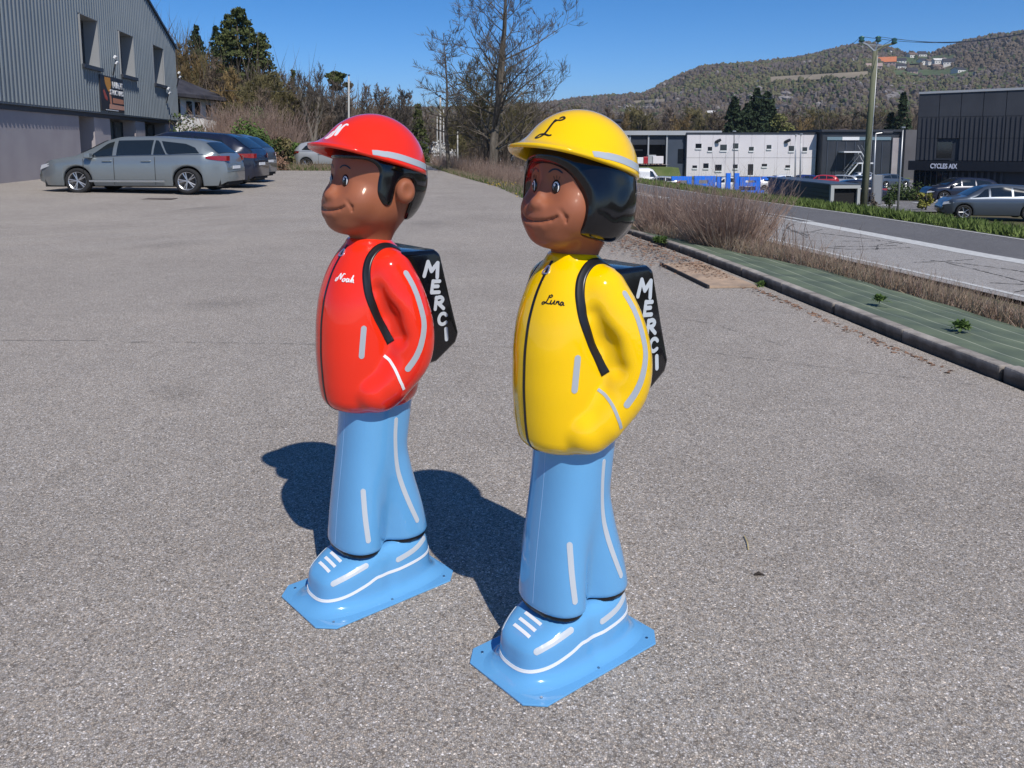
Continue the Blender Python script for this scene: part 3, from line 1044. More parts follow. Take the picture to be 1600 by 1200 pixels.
# ------------------------------------------------------------------ green ground sheet behind the kerb
m_tarp = mat('woven_ground_sheet', (.05, .11, .085), .85)
N, L, b = nodes(m_tarp)
tc = N.new('ShaderNodeTexCoord'); sx = N.new('ShaderNodeSeparateXYZ'); L.new(tc.outputs['UV'], sx.inputs[0])
ml = N.new('ShaderNodeMath'); ml.operation = 'MULTIPLY'; ml.inputs[1].default_value = 6.0; L.new(sx.outputs[0], ml.inputs[0])
fr = N.new('ShaderNodeMath'); fr.operation = 'FRACT'; L.new(ml.outputs[0], fr.inputs[0])
rr = N.new('ShaderNodeValToRGB'); e = rr.color_ramp.elements
e[0].position = 0; e[0].color = (.27, .28, .24, 1); e[1].position = .07; e[1].color = (.088, .118, .082, 1)
k = e.new(.05); k.color = (.24, .28, .22, 1)
k = e.new(1.0); k.color = (.105, .138, .095, 1)
L.new(fr.outputs[0], rr.inputs[0])
n1 = N.new('ShaderNodeTexNoise'); n1.inputs['Scale'].default_value = 3; n1.inputs['Detail'].default_value = 7; L.new(tc.outputs['Object'], n1.inputs['Vector'])
r2 = N.new('ShaderNodeValToRGB'); r2.color_ramp.elements[0].position = .35; r2.color_ramp.elements[0].color = (.8, .8, .8, 1); r2.color_ramp.elements[1].position = .7; r2.color_ramp.elements[1].color = (1.5, 1.4, 1.25, 1)
L.new(n1.outputs['Fac'], r2.inputs[0])
mx = N.new('ShaderNodeMix'); mx.data_type = 'RGBA'; mx.blend_type = 'MULTIPLY'; mx.inputs[0].default_value = 1
L.new(rr.outputs[0], mx.inputs[6]); L.new(r2.outputs[0], mx.inputs[7]); L.new(mx.outputs[2], b.inputs['Base Color'])
vs = []; fs = []; uv = []
TY = frange(-2, 12.6, 120); NX = 16
for y in TY:
    wid = lerp_tab([(-2, 1.75), (4, 1.7), (6.5, 1.45), (8.8, 1.22), (10.6, .62), (12.6, .1)], y)
    for i in range(NX + 1):
        t = .11 + wid * i / NX + (.05 * math.sin(y * 2.3) + .02 * math.sin(y * 7)) * (i / NX) ** 3
        z = max(cross(t, y) + .03, .075 - .25 * sm(.1, 1.2, t)) + .006 * math.sin(y * 3.1 + i * .6) + .003 * math.sin(y * 9.7 - i * 1.3) - .02 * sm(11, 12.6, y)
        vs.append((xe(y) + t, y, z)); uv.append((i / NX * wid / 1.4, y / 1.4))
for j in range(len(TY) - 1):
    for i in range(NX): fs.append((j * (NX + 1) + i, j * (NX + 1) + i + 1, (j + 1) * (NX + 1) + i + 1, (j + 1) * (NX + 1) + i))
me = pydata('ground_sheet', vs, fs, m_tarp, True)
ul = me.uv_layers.new(name='UVMap')
for lp in me.loops: ul.data[lp.index].uv = uv[lp.vertex_index]
o = link('ground_sheet', me); o['kind'] = 'structure'

# ------------------------------------------------------------------ worn beige slab with a black edge strip, in front of the kerb
slab = thing('concrete_slab', 'worn beige flat slab with a black edge strip lying on the asphalt against the kerb', 'slab', (0, 0, 0))
P = [(1.74, 9.55), (1.93, 8.02), (2.40, 8.05), (2.22, 9.70)]
m_slab = noise_mat('beige_slab', (.50, .36, .25), (.32, .24, .18), 5, .9, 8, .003, 40)
s_ = MB(); s_.prism([P[0], P[1], P[2], P[3]][::1], .003, .022, 'z'); s_.build('panel', m_slab, slab)
st = MB(); st.prism([(1.715, 9.56), (1.905, 8.0), (1.928, 8.003), (1.738, 9.563)], .003, .034, 'z'); st.build('edge_strip', mat('black_rubber', (.02, .02, .022), .7), slab)

# ------------------------------------------------------------------ grit and a straw on the asphalt
r = random.Random(77)
v = []; f = []
for _ in range(420):
    y = 1.9 + 9 * r.random() ** 1.5; x = r.uniform(-1, 1) * (y * .62) 
    if x > xe(y) - .15: continue
    s_ = r.uniform(.0018, .0050); q = len(v); z = lot_z(x, y)
    a = r.uniform(0, 6.28); ca, sa = math.cos(a) * s_, math.sin(a) * s_
    v += [(x - ca, y - sa, z), (x + sa, y - ca, z), (x + ca, y + sa, z), (x - sa, y + ca, z), (x + s_ * .2, y, z + s_ * 1.1)]
    f += [(q, q + 1, q + 4), (q + 1, q + 2, q + 4), (q + 2, q + 3, q + 4), (q + 3, q, q + 4)]
o = link('grit', pydata('grit', v, f, noise_mat('grit_stones', (.30, .27, .24), (.62, .58, .53), 40, .9))); o['kind'] = 'stuff'
st = tag(MB().tube([(.828, 2.755, .004), (.838, 2.80, .008), (.842, 2.855, .005)], .0022, 5).build('straw', mat('straw_yellow', (.52, .42, .20), .8)), 'single bent yellow straw lying on the asphalt right of the yellow figure', 'straw')
tag(MB().tube([(.80, 2.585, .003), (.815, 2.588, .007), (.832, 2.583, .003)], [.003, .006, .002], 6).build('dead_leaf', mat('dark_leaf', (.03, .022, .018), .9)), 'tiny dark curled leaf on the asphalt just below the straw', 'leaf')
# faint oil and tyre stains
m_st = mat('oil_stain', (.17, .155, .14), .7)
N, L, b = nodes(m_st)
tcs = N.new('ShaderNodeTexCoord'); ns = N.new('ShaderNodeTexNoise'); ns.inputs['Scale'].default_value = 14; ns.inputs['Detail'].default_value = 6
L.new(tcs.outputs['Object'], ns.inputs['Vector'])
ln_ = N.new('ShaderNodeVectorMath'); ln_.operation = 'LENGTH'; L.new(tcs.outputs['Object'], ln_.inputs[0])
ms = N.new('ShaderNodeMath'); ms.operation = 'MULTIPLY_ADD'; ms.inputs[1].default_value = -1.0; ms.inputs[2].default_value = .95; L.new(ln_.outputs['Value'], ms.inputs[0])
m2 = N.new('ShaderNodeMath'); m2.operation = 'MULTIPLY'; L.new(ms.outputs[0], m2.inputs[0]); L.new(ns.outputs['Fac'], m2.inputs[1])
m3 = N.new('ShaderNodeMath'); m3.operation = 'MULTIPLY'; m3.inputs[1].default_value = .38; m3.use_clamp = True; L.new(m2.outputs[0], m3.inputs[0]); L.new(m3.outputs[0], b.inputs['Alpha'])
for i, (x, y, sx3, sy3) in enumerate(((-2.6, 7.2, .5, .35), (-4.8, 11.5, .9, .5), (1.55, 3.35, .22, .16), (-1.9, 4.6, .3, .18), (.9, 9.2, .5, .3), (-6.5, 17.5, 1.1, .6), (-1.5, 14.5, .8, .5))):
    n = 20
    me = pydata('asphalt_stain', [(0, 0, 0)] + [(math.cos(6.2832 * k / n), math.sin(6.2832 * k / n), 0) for k in range(n)], [(0, 1 + k, 1 + (k + 1) % n) for k in range(n)], m_st)
    o = link('asphalt_stain', me, None, (x, y, lot_z(x, y) + .0035), (0, 0, i * .8)); o.scale = (sx3, sy3, 1); o['kind'] = 'structure'
# ------------------------------------------------------------------ plants
m_bark = noise_mat('dark_bark', (.085, .070, .055), (.15, .13, .105), 9, .95, 6, stretch=(1, 1, .25))
m_bark_grey = noise_mat('grey_bark', (.13, .115, .095), (.21, .19, .16), 9, .95, 6, stretch=(1, 1, .25))
m_twig_brown = noise_mat('brown_twigs', (.125, .092, .066), (.21, .165, .125), 3, .95)
m_twig_dark = noise_mat('dark_twigs', (.10, .082, .066), (.17, .145, .12), 3, .95)
m_twig_orange = noise_mat('orange_budding_twigs', (.20, .135, .055), (.28, .20, .095), 2, .95)
m_twig_olive = noise_mat('olive_budding_twigs', (.12, .105, .05), (.20, .17, .075), 2, .95)
m_twig_pink = noise_mat('pale_pink_stems', (.30, .205, .165), (.42, .32, .26), 2, .9)
m_cane = noise_mat('red_brown_canes', (.27, .175, .135), (.46, .34, .265), 8, .9)
m_dry = noise_mat('dry_straw', (.27, .20, .135), (.42, .33, .23), 8, .95)
m_needle = noise_mat('dark_needles', (.020, .036, .018), (.045, .068, .030), 1.2, .9)
m_cedar = noise_mat('olive_green_foliage', (.045, .060, .020), (.105, .120, .040), .8, .9)
m_leaf = noise_mat('green_leaves', (.05, .10, .022), (.13, .19, .05), 2, .8)
m_leaf_dark = noise_mat('ivy_leaves', (.03, .06, .018), (.09, .13, .035), 2, .7)
m_willow = noise_mat('yellow_green_leaves', (.20, .20, .04), (.32, .31, .08), 1, .9)
m_blossom = noise_mat('white_blossom', (.50, .47, .42), (.72, .70, .66), 3, .9)
m_grass = noise_mat('grass_blades', (.065, .105, .022), (.15, .20, .055), 1.6, .85)
m_litter = noise_mat('dead_leaves', (.18, .10, .065), (.30, .19, .13), 12, .95)
m_yellow = mat('yellow_petals', (.75, .55, .02), .7)

def blade(v, f, p, q, w, r, mid=.5, sides=3):
    """thin tapered stem from p to q"""
    d = q - p
    if d.length < 1e-6: return
    u = d.orthogonal().normalized(); w2 = d.cross(u).normalized()
    k = len(v)
    for s in range(sides):
        a = 2 * math.pi * s / sides
        v.append(p + (u * math.cos(a) + w2 * math.sin(a)) * w)
    v.append(q)
    for s in range(sides): f.append((k + s, k + (s + 1) % sides, k + sides))

def grow(seed, h, trunk_r, spread, n_limb=14, first=.18, up=.55, levels=3, kids=(6, 5, 6), twig=.012, droop=0.0, lead=1, curve=.25, ratio=.52):
    """a bare tree: (trunk MB, twigs (v, f))"""
    r = random.Random(seed)
    T = MB(); tv = []; tf = []
    def limb(p, dirv, ln, rad, lvl):
        n = 5 if lvl <= 1 else 4
        pts = [p.copy()]; d_ = dirv.normalized(); q = p.copy()
        for i in range(n):
            d_ = (d_ + Vector((r.uniform(-1, 1), r.uniform(-1, 1), r.uniform(-.5, 1) * up)) * curve + Vector((0, 0, .10 * up - droop))).normalized()
            q = q + d_ * ln / n
            pts.append(q.copy())
        rads = [max(.004, rad * (1 - .8 * i / n)) for i in range(n + 1)]
        if lvl <= 1: T.tube(pts, rads, 6 if lvl == 0 else 5, caps=False)
        else:
            k = len(tv)
            for i in range(n): blade2(pts[i], pts[i + 1], rads[i], rads[i + 1])
        if lvl < levels:
            c = kids[min(lvl, len(kids) - 1)]
            for i in range(c):
                t = r.uniform(.25, 1.0); j = min(n - 1, int(t * n)); fr_ = t * n - j
                b = pts[j].lerp(pts[j + 1], fr_)
                base = (pts[j + 1] - pts[j]).normalized()
                side = Vector((r.uniform(-1, 1), r.uniform(-1, 1), r.uniform(-.4, .8))).normalized()
                side = (side - base * side.dot(base)).normalized()
                nd = (base * r.uniform(.5, 1.0) + side * r.uniform(.6, 1.0)).normalized()
                limb(b, nd, ln * ratio * r.uniform(.6, 1.15), rads[j] * .55, lvl + 1)
        if lvl >= levels - 1:
            for i in range(kids[-1]):
                j = r.randrange(0, n); b = pts[j].lerp(pts[j + 1], r.random())
                dd = ((pts[j + 1] - pts[j]).normalized() + Vector((r.uniform(-1, 1), r.uniform(-1, 1), r.uniform(-.5, 1) - droop * 3)) * .8).normalized()
                blade(tv, tf, b, b + dd * ln * r.uniform(.25, .6), twig * .5, r)
    def blade2(a, b, ra, rb):
        d_ = b - a
        if d_.length < 1e-6: return
        u = d_.orthogonal().normalized(); w2 = d_.cross(u).normalized(); k = len(tv)
        for P_, R_ in ((a, ra), (b, rb)):
            for s in range(3):
                an = 2.0944 * s
                tv.append(P_ + (u * math.cos(an) + w2 * math.sin(an)) * max(R_, twig * .5))
        for s in range(3): tf.append((k + s, k + (s + 1) % 3, k + 3 + (s + 1) % 3, k + 3 + s))
    for L_ in range(lead):
        pts = [Vector((0, 0, -.3))]; q = pts[0].copy()
        lean = Vector((0, 0, 1)) if lead == 1 else Vector((math.cos(L_ * 2.4 + seed) * .22, math.sin(L_ * 2.4 + seed) * .22, 1))
        n = 9
        for i in range(n):
            lean_i = lean if i > 1 else Vector((0, 0, 1))
            q = q + (lean_i.normalized() + Vector((r.uniform(-.08, .08), r.uniform(-.08, .08), 0))).normalized() * (h * (1 - .08 * L_) * .92 + .3) / n
            pts.append(q.copy())
        rads = [trunk_r * (1 - .88 * (i / n) ** .9) for i in range(n + 1)]
        if lead > 1: rads = [x * .8 for x in rads]
        T.tube(pts, rads, 9, caps=False)
        for i in range(n_limb):
            t = first + (1 - first) * (i + r.random()) / n_limb
            j = min(n - 1, int(t * n)); b = pts[j].lerp(pts[j + 1], t * n - j)
            an = i * 2.4 + r.uniform(-.5, .5)
            ln = spread * (1.05 - .65 * t) * r.uniform(.75, 1.2)
            limb(b, Vector((math.cos(an), math.sin(an), up * r.uniform(.6, 1.5))), ln, rads[j] * .45, 0 if levels > 2 else 1)
    return T, tv, tf

def bare_tree(name, label, loc, seed, h, tr, spread, mb=None, mt=None, group=None, rz=0, **kw):
    T, tv, tf = grow(seed, h, tr, spread, **kw)
    t = thing(name, label, 'tree', loc, rz, group)
    T.build('trunk', mb or m_bark, t, True)
    link('crown', pydata('crown', [tuple(p) for p in tv], tf, mt or m_twig_dark), t)
    return t
def place_copy(src, loc, scale, rz, label, zs=None):
    c = copy_tree(src)
    c.location = loc; c.rotation_euler = (0, 0, rz); c.scale = (scale, scale, zs or scale)
    c['label'] = label
    return c

def leaf_cloud(seed, n, size, shape, flat=.5):
    """n leaf clumps, each a bent quad, in the volume given by shape(r) -> (point, out direction)"""
    r = random.Random(seed); v = []; f = []
    for _ in range(n):
        p, o_ = shape(r)
        a = (o_ * .6 + Vector((r.uniform(-1, 1), r.uniform(-1, 1), r.uniform(-1, 1)))).normalized()
        b = a.orthogonal().normalized(); b.rotate(Matrix.Rotation(r.uniform(0, 6.28), 3, a))
        s = size * r.uniform(.5, 1.4)
        c = a.cross(b)
        k = len(v)
        v += [p - b * s * .5, p + c * s * .35 + a * s * .12, p + b * s * .5, p - c * s * .35 + a * s * .12]
        f.append((k, k + 1, k + 2, k + 3))
    return v, f

def conifer(name, label, loc, seed, h, w, m, group=None, n=2600, size=.30, base=.08, power=.85, gaps=.25, droop=.25):
    r0 = random.Random(seed)
    whorls = []
    nw = int(h / .42)
    for i in range(nw):
        t = base + (1 - base) * i / nw
        for k in range(7):
            an = r0.uniform(0, 6.283)
            R_ = w * (1 - t) ** power * r0.uniform(.62, 1.12) + .12
            whorls.append((t * h, an, R_))
    def shape(r):
        z, an, R_ = whorls[min(len(whorls) - 1, int(len(whorls) * r.random() ** 1.35))]
        k = r.random() ** .6
        rad = R_ * k
        an2 = an + r.gauss(0, .16) / (.5 + k)
        return Vector((math.cos(an2) * rad, math.sin(an2) * rad, z - droop * rad + r.gauss(0, .10))), Vector((math.cos(an2), math.sin(an2), -.2))
    v, f = leaf_cloud(seed, n, size, shape)
    t = thing(name, label, 'tree', loc, 0, group)
    MB().tube([(0, 0, -.4), (0, 0, h * .5), (0, 0, h * .98)], [w * .07 + .08, w * .04 + .05, .02], 7).build('trunk', m_bark, t, True)
    link('crown', pydata('crown', v, f, m), t)
    return t
def round_crown(name, label, loc, seed, h, w, m, group=None, n=2200, size=.3, trunk=.35, cat='tree', lobes=16, bark=None, squash=1.0, stem=True):
    r0 = random.Random(seed)
    L_ = []
    for i in range(lobes):
        an = r0.uniform(0, 6.28); q = r0.random() ** .5
        zz = trunk + (1 - trunk) * r0.random()
        k = math.sin(min(1, (zz - trunk) / (1 - trunk) * .9 + .12) * math.pi) ** .6
        L_.append((Vector((math.cos(an) * q * w * .7 * k, math.sin(an) * q * w * .7 * k, h * zz)), w * r0.uniform(.25, .45)))
    def shape(r):
        c, R_ = r.choice(L_)
        d_ = Vector((r.gauss(0, 1), r.gauss(0, 1), r.gauss(0, 1))).normalized()
        p = c + d_ * R_ * (r.random() ** .33)
        p.z = max(.05, c.z + (p.z - c.z) * .8 * squash)
        return p, d_
    v, f = leaf_cloud(seed, n, size, shape)
    t = thing(name, label, cat, loc, 0, group)
    T = MB()
    T.tube([(0, 0, -.3), (.05, 0, h * .4), (0, .05, h * .8)], [w * .06 + .03, w * .035 + .02, .02], 6)
    if stem:
        for c, R_ in L_[:9]: T.tube([(0, 0, h * .15), (c.x * .4, c.y * .4, c.z * .6), tuple(c)], [w * .02 + .01, w * .012 + .008, .006], 4)
    T.build('trunk' if cat == 'tree' else 'stems', bark or m_bark, t, True)
    link('crown' if cat == 'tree' else 'foliage', pydata('crown', v, f, m), t)
    return t

def stem_field(name, pts, m, hmin, hmax, w, seed, lean=.25, kind='stuff', forks=0, dirf=None, parent=None):
    """upright stems at the given ground points, joined into one object"""
    r = random.Random(seed); v = []; f = []
    for p in pts:
        h = r.uniform(hmin, hmax)
        d_ = Vector((r.gauss(0, lean), r.gauss(0, lean), 1))
        if dirf: d_ = dirf(p, r)
        d_.normalize()
        q = p + d_ * h * .55
        e_ = q + (d_ + Vector((r.gauss(0, lean * .7), r.gauss(0, lean * .7), .1))).normalized() * h * .45
        u = d_.orthogonal().normalized(); w2 = d_.cross(u).normalized(); k = len(v)
        for P_, R_ in ((p, w), (q, w * .75)):
            for s in range(3):
                an = 2.0944 * s
                v.append(P_ + (u * math.cos(an) + w2 * math.sin(an)) * R_)
        v.append(e_)
        for s in range(3):
            f.append((k + s, k + (s + 1) % 3, k + 3 + (s + 1) % 3, k + 3 + s)); f.append((k + 3 + s, k + 3 + (s + 1) % 3, k + 6))
        for _ in range(forks):
            b = p.lerp(q, r.uniform(.4, 1)) if r.random() < .5 else q.lerp(e_, r.random())
            blade(v, f, b, b + (d_ + Vector((r.gauss(0, .45), r.gauss(0, .45), .2))).normalized() * h * r.uniform(.12, .35), w * .5, r)
    o = link(name, pydata(name, v, f, m), parent)
    if kind: o['kind'] = kind
    return o
def gpt(x, y, dz=0): return Vector((x, y, ground_z(x, y) - .04 + dz))

# --- dry cane hedge between the lot and the road
pts = []
r = random.Random(11)
for _ in range(4300):
    y = 11.6 + (r.random() ** 1.25) * 44
    t = .35 + abs(r.gauss(0, 1)) * .85 + .2
    if y < 14: t = .55 + abs(r.gauss(0, .8))
    if t < 4: pts.append(gpt(xe(y) + t, y))
stem_field('dry_cane_hedge', pts, m_cane, .45, .95, .0052, 12, .22, forks=2)
pts = []
for _ in range(5000):
    y = 10 + r.random() * 34
    pts.append(gpt(xe(y) + .6 + r.random() * 3.2, y))
stem_field('dry_grass_strip', pts, m_dry, .15, .45, .005, 13, .35)
# --- low dry grass behind the ground sheet
pts = []
for _ in range(15000):
    y = r.uniform(-1, 12.8)
    wid = lerp_tab([(-2, 1.75), (4, 1.7), (6.5, 1.45), (8.8, 1.22), (10.6, .62), (12.6, .1)], y)
    t = .11 + wid + abs(r.gauss(0, .50)) - .03
    if t < 4.4: pts.append(gpt(xe(y) + t, y))
stem_field('dry_tussock_grass', pts[:8000], m_dry, .12, .32, .0042, 14, .35, forks=1)
stem_field('brown_weed_stems', pts[8000:], m_cane, .10, .36, .0034, 15, .4, forks=2)

# --- one big fan of canes
bush = thing('cane_bush', 'largest fan of bare reddish brown canes at the end of the green ground sheet', 'bush', gpt(2.95, 11.35))
bp = []
rb = random.Random(5)
for _ in range(1100):
    a = rb.uniform(0, 6.28); q = rb.random() ** .6
    bp.append(Vector((math.cos(a) * q * .42, math.sin(a) * q * .32, 0)))
def fan(p, r_): return Vector((p.x * 1.9 + r_.gauss(0, .13), p.y * 1.6 + r_.gauss(0, .13), 1))
stem_field('canes', bp[:520], m_cane, .40, 1.0, .0052, 16, .1, forks=4, dirf=fan, parent=bush)
stem_field('dark_canes', bp[520:760], m_twig_pink, .55, 1.2, .0035, 17, .1, forks=5, dirf=fan, parent=bush)
bush2 = thing('cane_bush', 'smaller clump of bare reddish canes left of the big fan, behind the yellow figure', 'bush', gpt(2.55, 13.1))
stem_field('canes', [p * 1.1 for p in bp[:360]], m_cane, .35, .90, .0050, 18, .1, forks=4, dirf=fan, parent=bush2)

# --- dead leaves and debris along the kerb
v = []; f = []
r = random.Random(21)
for _ in range(6000):
    y = r.uniform(5, 15)
    k = sm(7.2, 10.5, y)
    sp = .05 + .32 * k * (1 if y < 13.5 else .6)
    x = xe(y) - .14 - abs(r.gauss(0, sp))
    if k < .3 and r.random() < .86: continue
    s = r.uniform(.006, .028)
    z = .004 + abs(r.gauss(0, .02)) * k - .02 * (1 - k)
    a = r.uniform(0, 6.28)
    d1 = Vector((math.cos(a), math.sin(a), r.uniform(-.25, .25))) * s; d2 = Vector((-math.sin(a), math.cos(a), r.uniform(-.5, .5))) * s * .5
    p = Vector((x, y, z + .02)); q = len(v)
    v += [p - d1, p + d2, p + d1, p - d2]; f.append((q, q + 1, q + 2, q + 3))
o = link('leaf_litter', pydata('leaf_litter', v, f, m_litter)); o['kind'] = 'stuff'

# --- weeds
def weed(label, x, y, z, s, seed, n=70, m=m_leaf):
    r = random.Random(seed); v = []; f = []
    for _ in range(n):
        a = r.uniform(0, 6.28); el = r.uniform(.15, 1.3)
        d_ = Vector((math.cos(a) * math.cos(el), math.sin(a) * math.cos(el), math.sin(el)))
        ln = s * r.uniform(.5, 1); wv = Vector((-math.sin(a), math.cos(a), 0)) * ln * .13
        p0 = Vector((r.gauss(0, s * .15), r.gauss(0, s * .15), 0)); mid = p0 + d_ * ln * .6; e_ = p0 + d_ * ln + Vector((0, 0, -ln * .25))
        k = len(v)
        v += [p0, mid + wv, e_, mid - wv]; f.append((k, k + 1, k + 2, k + 3))
    t = thing('weed', label, 'weed', (x, y, z), 0, 'weeds along the kerb')
    link('leaves', pydata('leaves', v, f, m), t)
    MB().tube([(0, 0, -.02), (0, 0, s * .5)], [.004, .002], 5).build('stem', m_leaf_dark, t)
weed('leafy green weed with yellowish tips on the middle of the green ground sheet', 3.12, 6.95, .08, .10, 1, 80)
weed('bushy green weed on the green ground sheet nearest the right edge', 3.28, 5.95, .07, .11, 2, 110)
weed('low green weed at the foot of the kerb beside the beige slab', 2.47, 8.15, 0.0, .09, 3, 60)
weed('bright green grass tuft in the leaf litter left of the big cane fan', 2.02, 11.3, .05, .16, 4, 160)
weed('tiny dark weed at the foot of the kerb stones past the slab', 2.62, 7.5, 0.0, .05, 5, 24)

# --- bank of grass with yellow flowers on the right side of the path
pts = []
r = random.Random(31)
for _ in range(5000):
    y = r.uniform(17, 46); x = xe(y) + abs(r.gauss(0, .35)) - .12
    pts.append(Vector((x, y, .0)))
stem_field('kerb_side_grass', pts[:2600], m_leaf, .06, .18, .009, 32, .4)
stem_field('kerb_side_straw', pts[2600:], m_dry, .06, .26, .007, 33, .4)
v = []; f = []
for (cx_, cy_) in ((-.45, 24.6), (-.3, 24.1), (.45, 18.9)):
    for _ in range(9):
        p = Vector((cx_ + r.gauss(0, .22), cy_ + r.gauss(0, .3), r.uniform(.12, .26))); s = .022; q = len(v)
        v += [p + Vector((-s, 0, 0)), p + Vector((0, -s, .01)), p + Vector((s, 0, 0)), p + Vector((0, 0, s * 1.4))]; f += [(q, q + 1, q + 2, q + 3), (q, q + 1, q + 3), (q + 1, q + 2, q + 3)]
o = link('yellow_flowers', pydata('yellow_flowers', v, f, m_yellow)); o['kind'] = 'stuff'

# --- green verge beyond the road
v = []; f = []
r = random.Random(41)
for _ in range(26000):
    y = 15 + r.random() ** 1.2 * 60
    t = rc(y) - xe(y) + 3.15 + abs(r.gauss(0, 1.1))
    x = xe(y) + t
    if t > 17: continue
    p = Vector((x, y, ground_z(x, y) - .03))
    h = r.uniform(.08, .27); a = r.uniform(0, 6.28)
    wv = Vector((math.cos(a), math.sin(a), 0)) * r.uniform(.02, .05)
    q = len(v); v += [p - wv, p + wv, p + Vector((r.gauss(0, .08), r.gauss(0, .08), h))]; f.append((q, q + 1, q + 2))
o = link('verge_grass', pydata('verge_grass', v, f, m_grass)); o['kind'] = 'stuff'
verge = sheet('grass_verge', lambda y: [rc(y) + 3.12 + k for k in frange(0, 4.2, 8)], frange(-10, 90, 70), lambda x, y: ground_z(x, y) + .0, noise_mat('verge_turf', (.075, .115, .028), (.12, .15, .05), 2, .95))
verge['kind'] = 'structure'

# --- big bare trees at the edge of the path
big = bare_tree('bare_tree', 'tallest bare tree beside the path, its long branches spreading over the yellow figure', gpt(-.85, 39.0), 5, 11.2, .23, 3.8, m_bark, m_twig_dark, 'bare trees by the path',
                n_limb=18, first=.14, up=.55, levels=3, kids=(5, 4, 4), twig=.014, lead=2, curve=.22, ratio=.5)
bare_tree('bare_tree', 'crooked bare tree with tiered flat twigs, left of the tallest bare tree', gpt(-3.1, 41.0), 8, 7.2, .12, 2.0, m_bark, m_twig_dark, 'bare trees by the path',
          n_limb=22, first=.28, up=.18, levels=2, kids=(7, 7), twig=.022, curve=.3)
bare_tree('bare_tree', 'low brown bare tree with a dense crown, just behind the tallest one', gpt(-1.6, 44.5), 12, 6.2, .20, 3.0, m_bark_grey, m_twig_olive, 'bare trees by the path',
          n_limb=26, first=.22, up=.35, levels=2, kids=(9, 9), twig=.024, lead=2, curve=.3)
bare_tree('bare_tree', 'thin bare tree right of the tallest one, against the brown hillside', gpt(1.2, 47.0), 15, 5.6, .11, 2.4, m_bark, m_twig_brown, 'bare trees by the path',
          n_limb=20, first=.2, up=.35, levels=2, kids=(8, 8), twig=.022, curve=.3)
tr = MB()
r = random.Random(50)
for _ in range(16):
    x = r.uniform(-.6, .6); y = r.uniform(-.5, .5)
    tr.tube([(x, y, -.2), (x + r.gauss(0, .1), y, 1.1), (x + r.gauss(0, .3), y, 2.0), (x + r.gauss(0, .5), y, r.uniform(2.4, 3.8))], [.07, .05, .03, .008], 6)
t = thing('tree_stump_cluster', 'dark cluster of upright trunks at the foot of the tallest bare tree', 'tree', gpt(-.75, 39.9))
tr.build('trunks', m_bark, t, True)['kind'] = 'stuff'
sv = [Vector((r.gauss(0, .8), r.gauss(0, .5), 0)) for _ in range(500)]
stem_field('suckers', sv, m_twig_brown, .6, 2.2, .010, 51, .15, forks=3, parent=t)

# --- woods behind and left of the lot: prototypes and copies
wood_group = 'trees of the wood behind the lot'
proto = []
for i, (mt, seed, lv) in enumerate(((m_twig_orange, 61, 0), (m_twig_olive, 62, 0), (m_twig_brown, 63, 0), (m_twig_dark, 64, 0), (m_twig_brown, 65, 1))):
    T, tv, tf = grow(seed, 8.0, .16, 2.6, n_limb=24, first=.16, up=.75, levels=2, kids=(8, 12), twig=.045, curve=.28, lead=1 + i % 2)
    tm = T.mesh('trunk', m_bark_grey if i % 2 else m_bark, True)
    cm = pydata('crown', [tuple(p) for p in tv], tf, mt)
    proto.append((tm, cm))
kinds = ['orange budding', 'olive green budding', 'bare brown', 'bare dark grey', 'bare reddish brown']
wood = [
 # u, Y, kind, scale, what it stands by
 (292, 62, 0, 72, 'rising just right of the grey corrugated facade'), (322, 66, 0, 84, 'above the dark roof of the white house'),
 (345, 64, 2, 92, 'above the right eave of the white house'), (368, 60, 0, 104, 'in front of the broad evergreen, left side'),
 (398, 58, 1, 112, 'in front of the broad evergreen'), (428, 60, 1, 104, 'right of the broad evergreen'),
 (452, 62, 2, 118, 'left of the many-stemmed bare tree'), (512, 64, 3, 122, 'left of the flat-topped pine'),
 (548, 66, 2, 132, 'behind the concrete pole over the red helmet'), (575, 70, 2, 136, 'above the crown of the red helmet'),
 (600, 74, 4, 132, 'behind the back of the red helmet'), (622, 76, 3, 136, 'just left of the narrow spruce'),
 (640, 84, 2, 150, 'directly behind the narrow spruce'), (415, 50, 2, 140, 'low among the pale thicket stems'),
 (470, 52, 1, 140, 'low, left of the parked silver car behind'), (500, 54, 4, 150, 'low over the silver car behind the bank'),
 (385, 52, 1, 150, 'low over the green bank by the parked cars'), (533, 58, 3, 150, 'low, left of the red helmet peak'),
 (668, 96, 4, 172, 'at the end of the path, right of the spruce'), (690, 104, 2, 176, 'behind the pale poles by the path'),
 (715, 90, 1, 190, 'behind the white blossom'), (742, 96, 2, 180, 'between the poles and the tallest bare tree'),
]
for i, (u, Y, k, s, where) in enumerate(wood):
    x = (u - 800) / 1300 * Y
    rz = (i * 1.7) % 6.28
    t = thing('bare_tree', '%s tree %s' % (kinds[k], where), 'tree', gpt(x, Y, -.1), rz, wood_group)
    sz = (at(u, s, Y).z - t.location.z) / 8.2
    t.scale = (max(sz, .7), max(sz, .7), sz)
    link('trunk', proto[k][0], t); link('crown', proto[k][1], t)
